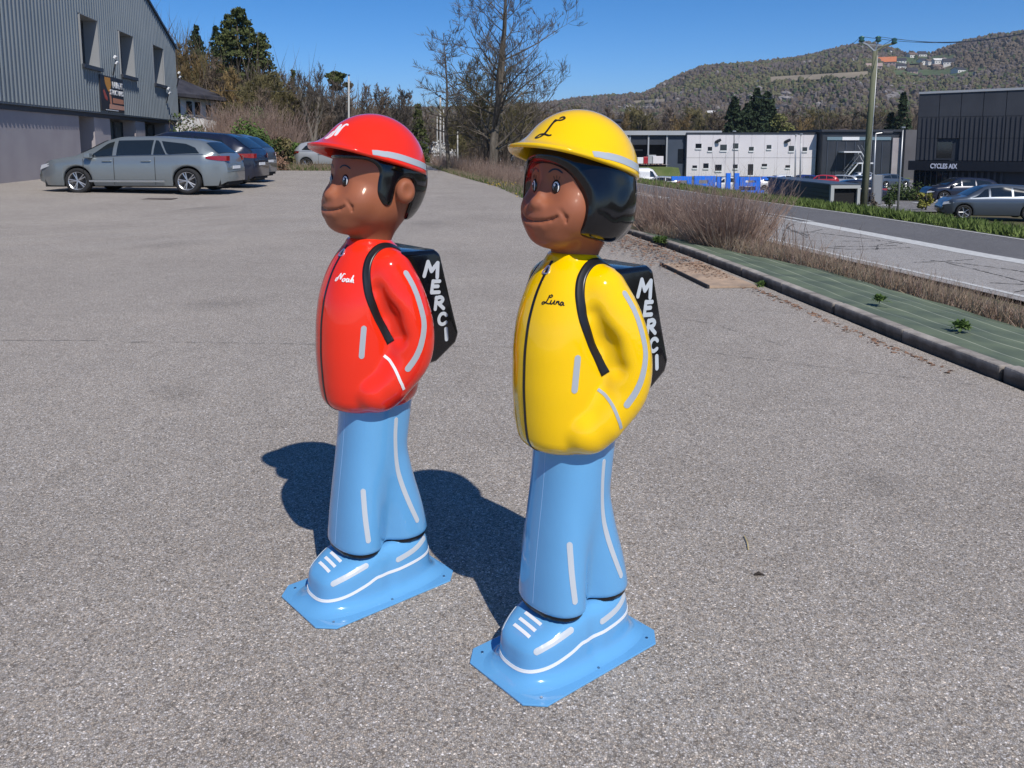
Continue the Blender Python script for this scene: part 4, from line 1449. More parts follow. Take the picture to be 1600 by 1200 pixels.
# far wood: too many crowns to count
v = []; f = []
r = random.Random(71)
def twig_fan(p, h, n, w):
    for _ in range(n):
        a = r.uniform(0, 6.28); b = p + Vector((r.gauss(0, w), r.gauss(0, w), r.uniform(0, h * .6)))
        blade(v, f, b, b + Vector((r.gauss(0, .35), r.gauss(0, .35), 1)).normalized() * h * r.uniform(.25, .6), .035, r)
for _ in range(900):
    y = r.uniform(62, 165); u = r.uniform(40, 690)
    x = (u - 800) / 1300 * y
    if x > xe(y) - 5: continue
    twig_fan(gpt(x, y, -.2), r.uniform(4, 8), 26, 1.1)
o = link('far_wood', pydata('far_wood', v, f, m_twig_brown)); o['kind'] = 'stuff'
v = []; f = []
for _ in range(420):
    y = r.uniform(60, 165); u = r.uniform(40, 690)
    x = (u - 800) / 1300 * y
    if x > xe(y) - 5: continue
    twig_fan(gpt(x, y, -.2), r.uniform(4, 8), 26, 1.1)
o = link('far_wood_buds', pydata('far_wood_buds', v, f, m_twig_olive)); o['kind'] = 'stuff'

def T_at(u, Y): return gpt((u - 800) / 1300 * Y, Y, -.1)
def reach(u, Y, v):
    """height of a tree at (u, Y) whose top is seen at row v"""
    return at(u, v, Y).z - T_at(u, Y).z
conifer('fir_tree', 'small pointed dark fir showing above the corner of the corrugated facade', T_at(276, 72), 81, reach(276, 72, 56), 1.5, m_needle, 'dark firs of the wood', 2600, .24)
conifer('fir_tree', 'tall dark fir between the facade and the broad evergreen', T_at(318, 74), 82, reach(318, 74, 36), 2.3, m_needle, 'dark firs of the wood', 5200, .26)
conifer('fir_tree', 'dark fir peeking out behind the left shoulder of the broad evergreen', T_at(349, 74), 83, reach(349, 74, 37), 1.9, m_needle, 'dark firs of the wood', 3200, .26)
conifer('evergreen_tree', 'broadest and tallest olive green evergreen towering above the wood', T_at(382, 66), 84, reach(382, 66, 9), 3.1, m_cedar, None, 19000, .23, power=.55, droop=.12)
conifer('evergreen_tree', 'smaller olive evergreen stepping down right of the broadest one', T_at(413, 66), 85, reach(413, 66, 46), 2.4, m_cedar, None, 9000, .23, power=.5, droop=.12)
conifer('spruce_tree', 'narrow dark spruce just right of the red helmet, at the end of the path', T_at(655, 78), 86, reach(655, 78, 158), 1.3, m_cedar, None, 4200, .24, base=.02)
pine = round_crown('pine_tree', 'flat-topped green pine left of the concrete pole', T_at(532, 66), 87, reach(532, 66, 114), 1.5, m_cedar, None, 2600, .20, .82, lobes=9, squash=.5)
conifer('cypress_tree', 'dark green column tree left of the many-stemmed bare tree', T_at(463, 66), 88, reach(463, 66, 104), .9, m_cedar, None, 2600, .22, base=.02, power=.5)
bare_tree('bare_tree', 'pollarded bare tree with many long upright shoots, right of the pale thicket', T_at(492, 50), 89, 5.6, .20, 1.9, m_bark_grey, m_twig_dark, None, n_limb=16, first=.42, up=1.5, levels=2, kids=(7, 7), twig=.024, lead=2, curve=.15)

# thicket of pale stems on the bank, and green bank
r = random.Random(91)
for (u, Y, n, w, lab) in ((368, 45, 420, .8, 'pale pinkish thicket of bare stems right of the white house'), (385, 43.5, 700, 1.5, 'widest pale pinkish thicket of bare stems on the green bank'),
                          (430, 44, 520, 1.2, 'pale thicket of bare stems at the right end of the green bank')):
    t = thing('stem_thicket', lab, 'bush', gpt((u - 800) / 1300 * Y, Y, -.1), 0, 'pale thickets on the bank')
    P_ = [Vector((r.gauss(0, w * .55), r.gauss(0, .5), 0)) for _ in range(n)]
    stem_field('stems', P_, m_twig_pink, 1.3, 3.3, .016, 92 + u, .12, forks=4, dirf=lambda p, q: Vector((p.x * .28 + q.gauss(0, .16), q.gauss(0, .18), 1)), parent=t)
def bush_at(u, Y, h, w, m, lab, seed, n=900, size=.16, name='bush', group='bushes on the bank', dz=0):
    return round_crown(name, lab, gpt((u - 800) / 1300 * Y, Y, dz), seed, h, w, m, group, n, size, .02, 'bush', 14)
bush_at(293, 44.5, 2.5, 1.5, m_leaf_dark, 'round green bush between the facade corner and the white house', 101, 1500)
bush_at(322, 44, 2.2, 1.3, m_leaf_dark, 'dark green bush in front of the white house wall', 102, 1300)
bush_at(388, 41.5, 2.0, 1.6, m_leaf, 'low green bush behind the third parked car', 103, 1500)
bush_at(412, 40.8, 1.5, 1.5, m_leaf_dark, 'low mixed green mound right of the parked cars', 104, 1300)
bush_at(440, 41.2, 1.25, 1.1, m_twig_olive, 'olive bush at the foot of the pale thicket', 105, 1000)
bush_at(462, 42, 1.1, .8, m_leaf, 'bright green bush left of the silver car behind the bank', 106, 900)
bush_at(425, 39.4, .45, 1.6, m_litter, 'heap of brown dead leaves at the back edge of the lot', 107, 1300, .12)
bush_at(398, 47, 3.2, 1.1, m_leaf_dark, 'tall ivy covered clump inside the pale thicket', 108, 1500)
bush_at(345, 44.5, 1.5, .5, m_blossom, 'small white blossoming shrub in front of the white house gable', 109, 420, .10)
pts = []
for _ in range(4200):
    u = r.uniform(390, 680); Y = r.uniform(39, 43.5); x = (u - 800) / 1300 * Y
    if x < xe(Y) - 3.3: pts.append(gpt(x, Y))
stem_field('bank_grass', pts, m_leaf, .08, .35, .012, 111, .5)
stem_field('bank_straw', [p + Vector((r.gauss(0, .3), r.gauss(0, .5), 0)) for p in pts[:2500]], m_dry, .10, .55, .010, 112, .5)
for (u, Y, h, w, lab) in ((688, 62, 1.5, 1.4, 'white blossoming bush at the foot of the tall pale pole'), (706, 58, 1.2, 1.1, 'white blossoming bush left of the grey bare trunks'),
                          (790, 84, 1.9, 1.2, 'white blossoming bush beyond the road, left of the yellow helmet peak')):
    bush_at(u, Y, h, w, m_blossom, lab, int(u), 800, .13, 'blossoming_bush', 'white blossoming bushes')
bush_at(818, 96, 2.2, 1.6, m_leaf_dark, 'dark green bush beyond the road behind the yellow helmet peak', 121, 900, .2)
# ------------------------------------------------------------------ hills
RIDGE = [(-900, 205), (0, 190), (500, 170), (700, 166), (860, 157), (940, 150), (1000, 145), (1050, 122), (1090, 108), (1150, 100), (1200, 92), (1260, 85), (1310, 75), (1345, 70), (1390, 80), (1440, 84), (1493, 69), (1600, 50), (2000, 60), (2600, 110)]
HY0, HY1 = 380.0, 1500.0
def hill_pt(u, k):
    """k from 0 at the foot to 1 on the ridge"""
    Y = HY0 + (HY1 - HY0) * k
    vr = lerp_tab(RIDGE, u) + 10
    top = CAM_H + HY1 * math.tan(math.atan((393 - vr) / 1300) - PITCH)
    prof = .10 * k + .90 * (k * k * (3 - 2 * k)) ** .92
    x = (u - 800) / 1300 * Y * 1.0
    bump = (math.sin(x * .013 + Y * .004) + math.sin(x * .031 - Y * .011)) * 4 * math.sin(math.pi * min(1, k)) 
    return Vector((x, Y, -5.6 + (top + 5.6) * prof + bump))
us = frange(-800, 2500, 150); ks = frange(-.02, 1, 44)
vs = []; fs = []
for k in ks:
    for u in us: vs.append(hill_pt(u, max(0, k)) if k >= 0 else hill_pt(u, 0) - Vector((0, 20, 3)))
for u in us: vs.append(hill_pt(u, 1) + Vector((0, 500, -60)))
W_ = len(us)
for j in range(len(ks)):
    for i in range(W_ - 1): fs.append((j * W_ + i, j * W_ + i + 1, (j + 1) * W_ + i + 1, (j + 1) * W_ + i))
m_hill = noise_mat('hill_turf', (.085, .082, .045), (.13, .115, .07), .012, .95, 9)
hill = link('hill', pydata('hill', vs, fs, m_hill, True)); hill['kind'] = 'structure'

def in_field(u, k):
    v = hv(u, k)
    if 1195 < u < 1345 and abs(v - (126 - (u - 1195) * .055)) < 4.5 + (u - 1195) * .012: return 1          # straw coloured field
    if 985 < u < 1035 and abs(v - 161) < 3: return 1
    if 1385 < u < 1500 and 112 < v < 122: return 2
    if 1385 < u < 1480 and 84 < v < 110: return 3                                         # village
    if 1405 < u < 1490 and 122 < v < 134 and r.random() < .6: return 2
    if 985 < u < 1020 and 165 < v < 172: return 2
    return 0
def hv(u, k):
    p = hill_pt(u, k)
    d_ = p.y * math.cos(PITCH) - (p.z - CAM_H) * math.sin(PITCH); up_ = p.y * math.sin(PITCH) + (p.z - CAM_H) * math.cos(PITCH)
    return 393 - 1300 * up_ / d_
def k_for(u, v):
    lo, hi = 0.0, 1.0
    for _ in range(24):
        m_ = (lo + hi) / 2
        if hv(u, m_) > v: lo = m_
        else: hi = m_
    return lo
r = random.Random(131)
def clump_mesh(seed):
    q = random.Random(seed)
    bm = bmesh.new(); bmesh.ops.create_icosphere(bm, subdivisions=1, radius=1)
    for vv in bm.verts:
        vv.co *= q.uniform(.45, 1.35); vv.co.z = vv.co.z * 1.1 + .45
    V_ = [vv.co.copy() for vv in bm.verts]; F_ = [tuple(x.index for x in ff.verts) for ff in bm.faces]; bm.free()
    return np.array([tuple(x) for x in V_]), np.array(F_)
CL = [clump_mesh(i) for i in range(5)]
woods = {n: ([], [], 0) for n in range(6)}
cols = [noise_mat('bare_wood_brown', (.112, .088, .066), (.150, .120, .094), .03, .95), noise_mat('bare_wood_purple', (.102, .084, .078), (.135, .114, .106), .03, .95),
        noise_mat('bare_wood_olive', (.105, .102, .052), (.142, .135, .072), .03, .95), noise_mat('wood_green', (.058, .085, .038), (.088, .115, .052), .03, .95),
        noise_mat('wood_blossom', (.20, .18, .175), (.26, .24, .23), .03, .95), noise_mat('wood_rust', (.11, .080, .055), (.14, .108, .078), .03, .95)]
acc = [[[], []] for _ in cols]; cnts = [0] * 6
def add_clump(ci, p, s, hz):
    V_, F_ = CL[r.randrange(5)]
    a = r.uniform(0, 6.28); ca, sa = math.cos(a), math.sin(a)
    W = V_.copy(); x = W[:, 0] * ca - W[:, 1] * sa; y = W[:, 0] * sa + W[:, 1] * ca
    W = np.stack([x * s + p.x, y * s + p.y, W[:, 2] * hz + p.z], 1)
    acc[ci][0].append(W); acc[ci][1].append(F_ + cnts[ci]); cnts[ci] += len(W)
for _ in range(46000):
    u = r.uniform(640, 1620) if r.random() < .85 else r.uniform(-600, 2300)
    k = r.random() ** 1.0
    fl = in_field(u, k)
    if fl in (1, 2) or (fl == 3 and r.random() < .9): continue
    p = hill_pt(u, k)
    patch = math.sin(p.x * .011 + 1.3) + math.sin(p.y * .017 + p.x * .006) + r.gauss(0, .6)
    ci = 0 if patch > .5 else 1 if patch > -.6 else 2
    q = r.random()
    if q < .07: ci = 3
    elif q < .08: ci = 4
    elif q < .2: ci = 5
    if k < .25 and q > .5: ci = 2 if r.random() < .4 else 5
    s = r.uniform(1.0, 2.7) * (.7 + .6 * k)
    add_clump(ci, p, s, s * r.uniform(1.2, 2.2))
for u_, du in ((980, 10), (1005, 10), (1225, 8), (1180, 7), (1380, 8)):
    for _ in range(7):
        u = u_ + r.gauss(0, du); add_clump(4, hill_pt(u, k_for(u, 172 if u < 1100 else 156) + r.gauss(0, .02)), 4.5, 4)
for ci, m in enumerate(cols):
    V_ = np.concatenate(acc[ci][0]); F_ = np.concatenate(acc[ci][1])
    o = link('hillside_wood', pydata('hillside_wood', V_, F_, m)); o['kind'] = 'stuff'

# fields as sheets laid on the slope
def field(pts_, m, name='field'):
    vs = []; fs = []
    n = 24
    for i in range(n + 1):
        t = i / n; u = pts_[0][0] + (pts_[1][0] - pts_[0][0]) * t
        va = pts_[0][1] + (pts_[1][1] - pts_[0][1]) * t; vb = pts_[3][1] + (pts_[2][1] - pts_[3][1]) * t
        for j in range(5):
            k = k_for(u, va + (vb - va) * j / 4)
            vs.append(hill_pt(u, k) + Vector((0, 0, 2.2)))
    for i in range(n):
        for j in range(4): fs.append((i * 5 + j, i * 5 + j + 1, i * 5 + 6 + j, i * 5 + 5 + j))
    o = link(name, pydata(name, vs, fs, m, True)); o['kind'] = 'structure'
m_straw = noise_mat('straw_field', (.24, .20, .145), (.30, .25, .18), .03, .95)
m_meadow = noise_mat('meadow', (.07, .10, .045), (.095, .125, .06), .03, .95)
field([(1195, 123), (1345, 115), (1345, 124), (1195, 131)], m_straw)
field([(985, 160), (1035, 157), (1035, 162), (985, 164)], m_straw)
field([(1385, 113), (1520, 108), (1520, 122), (1385, 120)], m_meadow)
field([(1400, 123), (1500, 122), (1500, 134), (1400, 131)], m_meadow)
field([(1378, 92), (1480, 88), (1480, 99), (1378, 104)], m_meadow)

# houses of the hill village and at its foot
m_plaster = noise_mat('white_plaster', (.62, .60, .56), (.72, .70, .67), .5, .9)
m_tile = noise_mat('brown_roof_tiles', (.13, .09, .075), (.19, .14, .12), 1, .9)
m_tile_red = noise_mat('orange_roof_tiles', (.50, .16, .07), (.58, .22, .11), 1, .9)
m_slate = noise_mat('dark_slate', (.035, .034, .042), (.06, .058, .068), 1.5, .7)
m_glass = mat('dark_window_glass', (.012, .015, .02), .06, spec=.9)
def house(label, u, v, w, d_, h, rh, wall, roof, rz=0.0, k=None, group='houses on the hillside', loc=None, name='house'):
    p = loc if loc is not None else hill_pt(u, k_for(u, v))
    t = thing(name, label, 'house', p + Vector((0, 0, -.6)) if loc is None else p, rz, group)
    b = MB(); b.box(-w / 2, w / 2, -d_ / 2, d_ / 2, -2, h)
    b.add([(-w / 2, -d_ / 2, h), (-w / 2, d_ / 2, h), (-w / 2, 0, h + rh), (w / 2, -d_ / 2, h), (w / 2, d_ / 2, h), (w / 2, 0, h + rh)], [(0, 2, 1), (3, 4, 5)])
    b.build('wall', wall, t)
    o_ = .6; e_ = rh * .6 / (d_ / 2)
    rf = MB()
    for s in (-1, 1):
        rf.add([(-w / 2 - o_, s * (d_ / 2 + o_), h - e_ + .05), (w / 2 + o_, s * (d_ / 2 + o_), h - e_ + .05), (w / 2 + o_, 0, h + rh + .05), (-w / 2 - o_, 0, h + rh + .05),
                (-w / 2 - o_, s * (d_ / 2 + o_), h - e_ + .3), (w / 2 + o_, s * (d_ / 2 + o_), h - e_ + .3), (w / 2 + o_, 0, h + rh + .3), (-w / 2 - o_, 0, h + rh + .3)],
               [(0, 1, 2, 3), (4, 7, 6, 5), (0, 4, 5, 1), (3, 2, 6, 7), (0, 3, 7, 4), (1, 5, 6, 2)])
    rf.build('roof', roof, t)
    n = max(2, int(w / 3.4))
    for i in range(n):
        x = -w / 2 + w * (i + .5) / n
        MB().box(x - .55, x + .55, -d_ / 2 - .04, -d_ / 2 + .02, h * .45, h * .45 + 1.3).build('window', m_glass, t)
    return t
HS = [(1372, 104, 17, 10, 4.5, 4.5, 'p', 'r', 'long house with a bright orange roof on the hill, right of the wooden pole'),
      (1411, 92, 10, 8, 5, 2.5, 'w', 'b', 'small white house on the hill above the row of white houses'),
      (1426, 90, 9, 8, 4.5, 3.2, 'w', 's', 'white gabled house at the top of the hill village'),
      (1395, 100, 9, 8, 4, 2.5, 'w', 's', 'grey roofed house just right of the orange roof'),
      (1428, 101, 9, 8, 4.5, 2.5, 'w', 's', 'leftmost house in the white row of the hill village'),
      (1440, 102, 10, 8, 4.5, 2, 'w', 'b', 'second house from the left in the white row of the hill village'),
      (1454, 101, 13, 8, 4.8, 2, 'w', 'w', 'long pale house in the middle of the white row'),
      (1468, 103, 11, 9, 4.5, 3.2, 'w', 's', 'white gabled house at the right end of the row'),
      (1484, 116, 10, 8, 4.5, 2, 'w', 's', 'lone white house lowest on the right edge of the hill'),
      (1394, 109, 9, 7, 4, 2.5, 'w', 's', 'small grey house below the orange roof'),
      (1412, 116, 9, 7, 3.5, 2.8, 'p', 's', 'grey roofed house at the top edge of the green meadow'),
      (1354, 110, 12, 8, 3.6, 2.6, 'p', 'p', 'pinkish low house left of the wooden pole'),
      (1374, 85, 7, 6, 5, 2, 'w', 's', 'narrow white house high on the hill behind the wooden pole'),
      (1450, 109, 9, 7, 3.5, 2.2, 'p', 'b', 'brown roofed house under the white row'),
      (1296, 178, 5, 5, 6, 3, 'w', 's', 'lone white house at the foot of the hill above the dark building'),
      (1210, 174, 9, 6, 5, 2, 'w', 's', 'pale house at the foot of the hill beside the yellow green tree'),
      (988, 183, 9, 6, 4.5, 1.6, 'w', 'b', 'leftmost of the pale houses among the trees right of the yellow helmet'),
      (1048, 184, 13, 6, 4, 1.6, 'w', 'b', 'middle of the pale houses among the trees right of the yellow helmet'),
      (1074, 184, 13, 6, 4, 1.6, 'w', 'b', 'long pale house among the trees, nearest left of the conifers'),
      (1106, 182, 8, 6, 4.5, 1.8, 'w', 'w', 'small white house touching the left conifer')]
m_pinkwall = mat('pinkish_plaster', (.36, .27, .24), .9)
WM = {'w': m_plaster, 'p': m_pinkwall}; RM = {'r': m_tile_red, 'b': m_tile, 's': m_slate, 'w': m_plaster, 'p': m_pinkwall}
for i, (u, v, w, d_, h, rh, a, b_, lab) in enumerate(HS):
    sc = 1.25 if v < 150 else .85
    house(lab, u, v, w * sc, d_ * sc, h * sc, rh * sc, WM[a], RM[b_], R((i * 37) % 50 - 25))

# trees standing behind the business park
m_willow_far = noise_mat('olive_yellow_leaves', (.14, .145, .045), (.21, .21, .075), .6, .95)
cg = 'conifers behind the white panelled building'
for i, (u, h, w, lab) in enumerate(((1143, 10.2, 2.5, 'leftmost conifer behind the white panelled building'), (1163, 9.0, 2.2, 'short conifer wedged second from the left behind the white building'),
                                    (1177, 12.2, 2.6, 'tallest dark conifer behind the white panelled building'), (1193, 11.6, 2.4, 'conifer just right of the tallest one behind the white building'),
                                    (1199, 10.4, 2.4, 'rightmost conifer behind the white panelled building'))):
    Y = 172 + i * 2
    conifer('conifer_tree', lab, Vector(((u - 800) / 1300 * Y, Y, -4.8)), 140 + i, h + 5.2, w * 2.1, m_needle, cg, 4200, .85, power=.75)
for u, h, Y, lab in ((1402, 12.5, 150, 'tall dark conifer above the roofs between the wooden pole and the bike shop'), (1385, 9, 152, 'smaller dark conifer left of the one above the dark roofs')):
    conifer('conifer_tree', lab, Vector(((u - 800) / 1300 * Y, Y, -4.7)), 150 + int(u), h + 2.5, 3.6, m_needle, 'conifers by the bike shop', 1900, .7)
round_crown('willow_tree', 'yellow green leafing tree right of the conifers', Vector((56, 176, -4.8)), 160, 11.6, 4.0, m_willow_far, None, 2000, .5, .12, lobes=24)
round_crown('willow_tree', 'small yellow green tree low behind the left end of the pale roof', Vector((31.5, 178, -4.8)), 161, 8.0, 2.6, m_willow_far, None, 900, .5, .12, lobes=12)
# belt of bare woodland too dense to count, between the valley buildings and the hill
for nm, mt_, cnt, sd in (('belt_wood', m_twig_brown, 1500, 301), ('belt_wood_buds', m_twig_olive, 700, 302)):
    v = []; f = []; r = random.Random(sd)
    for _ in range(cnt):
        y = r.uniform(200, 420); u = r.uniform(690, 1640); x = (u - 800) / 1300 * y
        h_ = r.uniform(12, 19); w_ = 2.4
        for _ in range(18):
            b = Vector((x + r.gauss(0, w_), y + r.gauss(0, w_), -6 + r.uniform(0, h_ * .6)))
            blade(v, f, b, b + Vector((r.gauss(0, .35), r.gauss(0, .35), 1)).normalized() * h_ * r.uniform(.25, .6), .11, r)
    o = link(nm, pydata(nm, v, f, mt_)); o['kind'] = 'stuff'
# bare trees in a belt behind the buildings
r = random.Random(171)
spots = list(range(872, 1500, 19))
BELT = ['leftmost, behind the yellow helmet', 'second from the left', 'third from the left', 'fourth from the left', 'fifth from the left', 'above the left part of the pale roof',
        'above the first bay of the pale roof', 'above the second bay of the pale roof', 'above the middle of the pale roof', 'above the pale roof left of the small willow', 'above the small willow',
        'left of the conifers, far side', 'left of the conifers, near side', 'touching the leftmost conifer', 'a', 'b', 'c', 'd', 'between the conifers and the willow', 'behind the yellow green willow',
        'just right of the willow', 'above the right end of the panelled building', 'above the corner of the panelled building', 'above the left end of the black building', 'above the pale window band',
        'left of the wooden pole', 'right behind the wooden pole', 'right of the wooden pole', 'between the two dark conifers', 'just right of the tall dark conifer', 'left of the bike shop roof', 'behind the bike shop roof', 'rightmost']
for i, u in enumerate(spots):
    if 1120 < u < 1205: continue
    k = (i * 3) % 5
    Y = 185 + (i * 37) % 60
    t = thing('bare_tree', '', 'tree', Vector(((u - 800) / 1300 * Y, Y, -5.4)), i * 1.3, 'bare trees behind the business park')
    t['label'] = '%s tree behind the flat roofs, %s' % (kinds[k], BELT[i % len(BELT)])
    s = 1.35 + .35 * ((i * 7) % 5) / 4
    t.scale = (s * 1.6, s * 1.6, s * 1.15)
    link('trunk', proto[k][0], t); link('crown', proto[k][1], t)
for i, u in enumerate(range(700, 880, 22)):
    k = (i * 2 + 1) % 5
    Y = 110 + (i * 31) % 50
    t = thing('bare_tree', '%s tree across the road, %s' % (kinds[k], ('behind the tallest bare tree, leftmost', 'behind the short pale pole', 'behind the tiered tree', 'behind the dark trunk cluster', 'right of the tallest trunk', 'left of the motorcycles', 'above the motorcycles', 'behind the yellow helmet peak', 'behind the yellow helmet')[i]), 'tree', Vector(((u - 800) / 1300 * Y, Y, -4.2)), i * 1.1, 'bare trees across the road')
    s = 1.0 + .2 * (i % 3)
    t.scale = (s * 1.2, s * 1.2, s)
    link('trunk', proto[k][0], t); link('crown', proto[k][1], t)
# ------------------------------------------------------------------ left building: corrugated upper floor over a recessed ground floor
m_clad = noise_mat('grey_corrugated_steel', (.145, .17, .19), (.175, .20, .22), .5, .45, 5, spec=.5)
m_reveal = mat('pale_grey_reveal', (.26, .27, .28), .6)
m_dark = mat('dark_trim', (.03, .034, .045), .5)
m_conc = noise_mat('mauve_concrete_panels', (.33, .30, .31), (.38, .35, .355), .8, .9)
m_black = mat('black_interior', (.008, .008, .009), .9)
m_glass_g = mat('green_grey_glass', (.05, .07, .07), .08, spec=.8)
m_white = mat('white_metal', (.72, .73, .74), .4)
m_steel = mat('galvanised_steel', (.42, .43, .44), .45, .6)
BRZ = math.atan2(17.0, -2.8)
bld = thing('industrial_building', 'grey corrugated industrial building with deep window openings behind the parked cars', 'building', (-16.3, 30.5, 0), BRZ)
def rtop(s): return 6.74 + (18.35 - s) * .3096 if s > 2 else 6.74 + 16.35 * .3096 - (2 - s) * .3096
WIN = [(2.45, 4.58, 4.42, 6.35), (7.53, 9.75, 4.42, 6.35), (13.3, 15.52, 4.42, 6.4)]
S0, S1, ZB = -12.0, 18.35, 2.65
cl = MB(); s = S0; k = 0
while s < S1 - .01:
    pr = .05 if k % 2 == 0 else .0
    e = min(S1, s + .15)
    spans = [(ZB, None)]
    cuts = [(w[2], w[3]) for w in WIN if w[0] < (s + e) / 2 < w[1]]
    segs = [(ZB, cuts[0][0]), (cuts[0][1], None)] if cuts else spans
    for a, b_ in segs:
        za, zb = a, a
        t0 = rtop(s) if b_ is None else b_; t1 = rtop(e) if b_ is None else b_
        # proud ribs have sloping flanks
        f0 = .02 if pr else 0
        vs_ = [(s, 0, za), (e, 0, za), (e, 0, t1), (s, 0, t0), (s + f0, -pr, za), (e - f0, -pr, za), (e - f0, -pr, t1), (s + f0, -pr, t0)]
        if pr: cl.add(vs_, [(4, 5, 6, 7), (0, 4, 7, 3), (5, 1, 2, 6), (0, 1, 5, 4), (3, 7, 6, 2)])
        else: cl.add(vs_[:4], [(0, 1, 2, 3)])
    s = e; k += 1
c_ = cl.build('cladding', m_clad, bld); c_['kind'] = 'stuff'
bx = MB()
bx.box(S0, S1, .55, 14, ZB, 6.6)
bx.add([(S0, .55, 6.6), (2, .55, 6.6), (S0, .55, rtop(S0)), (2, .55, rtop(2)), (S1, .55, 6.6)], [(0, 1, 3, 2), (1, 4, 3)])
bx.build('core', m_black, bld)
e_ = MB(); e_.box(S1 - .02, S1 + .03, .0, 14, ZB, 6.74); e_.box(S0, S1, .001, .5, ZB - .06, ZB - .002); e_.build('side_wall', m_clad, bld)
rf = MB()
for a, b_ in ((S0, 2), (2, S1 + .15)):
    rf.add([(a, -.12, rtop(a)), (b_, -.12, rtop(b_)), (b_, 14, rtop(b_)), (a, 14, rtop(a)), (a, -.12, rtop(a) + .14), (b_, -.12, rtop(b_) + .14), (b_, 14, rtop(b_) + .14), (a, 14, rtop(a) + .14)],
           [(0, 3, 2, 1), (4, 5, 6, 7), (0, 1, 5, 4), (1, 2, 6, 5), (2, 3, 7, 6), (3, 0, 4, 7)])
rf.build('roof', m_dark, bld)
for a, b_, z0, z1 in WIN:
    fr = MB()
    fr.box(a, a + .03, -.06, .55, z0, z1); fr.box(b_ - .03, b_, -.06, .55, z0, z1); fr.box(a, b_, -.06, .55, z1 - .03, z1)
    fr.box(a + .031, b_ - .031, -.055, .55, z0, z0 + .03)
    w = fr.build('window', m_reveal, bld)
    MB().box(a + .04, b_ - .04, .49, .54, z0 + .04, z1 - .04).build('pane', m_glass, w)
    mu = MB(); mu.box((a + b_) / 2 - .03, (a + b_) / 2 + .03, .46, .49, z0 + .04, z1 - .04); mu.build('mullion', m_dark, w)
    MB().box(a - .1, b_ + .1, -.16, -.061, z0 - .14, z0 + .01).build('sill', m_dark, w)
# ground floor, set back under the overhang
gz = -.4
gw = MB(); gw.box(S0, S1 - .05, .91, 14, gz, ZB - .002); gw.box(S0 - .03, S0 - .001, .0, 14, gz, 6.74); gw.build('end_wall', m_conc, bld)
for a, b_ in ((S0, 2.2), (4.0, 6.1), (10.0, 11.7), (15.9, 18.3)):
    p_ = MB(); p_.box(a, b_, .14, .9, gz, ZB - .07); p_.build('pillar', m_conc, bld)
be = MB(); be.box(S0, S1, .09, .135, 2.42, ZB - .065); be.build('overhang_shade_strip', m_dark, bld)  # dark strip standing for the shade that the overhang casts on the pillars
for a, b_ in ((6.1, 10.0), (11.7, 15.9)):
    MB().box(a + .02, b_ - .02, .75, .8, gz, 2.35).build('shop_window', m_glass_g, bld)
    mm = MB()
    for q in range(4):
        x = a + (b_ - a) * q / 3
        mm.box(x - .04, x + .04, .70, .749, gz, 2.35)
    mm.build('window_bars', m_dark, bld)
d_ = MB(); d_.box(2.2, 4.0, .85, .9, gz, 2.35); d_.build('doorway', m_black, bld)
dl = MB(); dl.box(2.6, 3.05, .80, .849, gz, 1.9); dl.build('door_leaf', m_reveal, bld)

def text_mesh(txt, size, ext=.01, name='lettering', shear=0.0, bold=0.0, spacing=1.0):
    cu = bpy.data.curves.new(name, 'FONT')
    cu.body = txt; cu.size = size; cu.extrude = ext; cu.align_x = 'CENTER'; cu.align_y = 'CENTER'; cu.shear = shear; cu.offset = bold; cu.space_character = spacing
    cu.resolution_u = 3
    ob = bpy.data.objects.new(name, cu)
    C.objects.link(ob)
    dg = bpy.context.evaluated_depsgraph_get()
    me = bpy.data.meshes.new_from_object(ob.evaluated_get(dg))
    bpy.data.objects.remove(ob)
    return me
Mb = Matrix.Translation((-16.3, 30.5, 0)) @ Matrix.Rotation(BRZ, 4, 'Z')
banner = thing('advertising_banner', 'dark banner with orange picture and white lettering on the corrugated facade', 'banner', Mb @ Vector((5.9, -.07, 2.72)), BRZ)
MB().box(-1.6, 1.6, -.03, .01, 0, 1.46).build('panel', mat('banner_black', (.018, .016, .02), .5), banner)
def flat(name, poly, m, off=-.036, th=.005):
    return MB().prism(poly, off, off + th, 'y').build(name, m, banner)
m_or = mat('banner_orange', (.62, .27, .03), .5); m_sal = mat('banner_salmon', (.55, .23, .13), .5); m_rd = mat('banner_red', (.42, .07, .04), .5)
flat('picture_shape', [(-1.05, 1.40), (-.25, 1.40), (-.2, 1.1), (-.38, .82), (-.62, .82), (-.95, 1.1)], m_or)
flat('picture_shape', [(-.5, .78), (-.25, .8), (-.15, .1), (-.35, .1)], m_sal)
flat('picture_shape', [(-1.3, .82), (-1.15, .88), (-.75, .55), (-.8, .42), (-1.1, .5)], m_rd)
flat('picture_shape', [(.0, .36), (1.5, .36), (1.5, .56), (.0, .58)], m_sal, -.037)
flat('picture_shape', [(-.55, .10), (1.55, .10), (1.55, .28), (-.5, .30)], mat('banner_peach', (.62, .32, .22), .5), -.038)
def sign_text(txt, x, z, size, m, par, w=None, y=-.045, bold=.0, ext=.006):
    me = text_mesh(txt, size, ext, bold=bold); me.materials.clear(); me.materials.append(m)
    xs_ = [v.co.x for v in me.vertices]
    o = link('lettering', me, par, (x, y, z), (R(90), 0, 0))
    if w: o.scale = (w / (max(xs_) - min(xs_)), 1, 1)
    return o
sign_text('LAURENT', .72, 1.12, .38, paint_white, banner, 1.5, bold=.006)
sign_text('STRUCTURES', .55, .80, .30, paint_white, banner, 1.9, bold=.005)
flat('caption_strip', [(-1.05, .03), (.7, .03), (.7, .065), (-1.05, .065)], m_white)
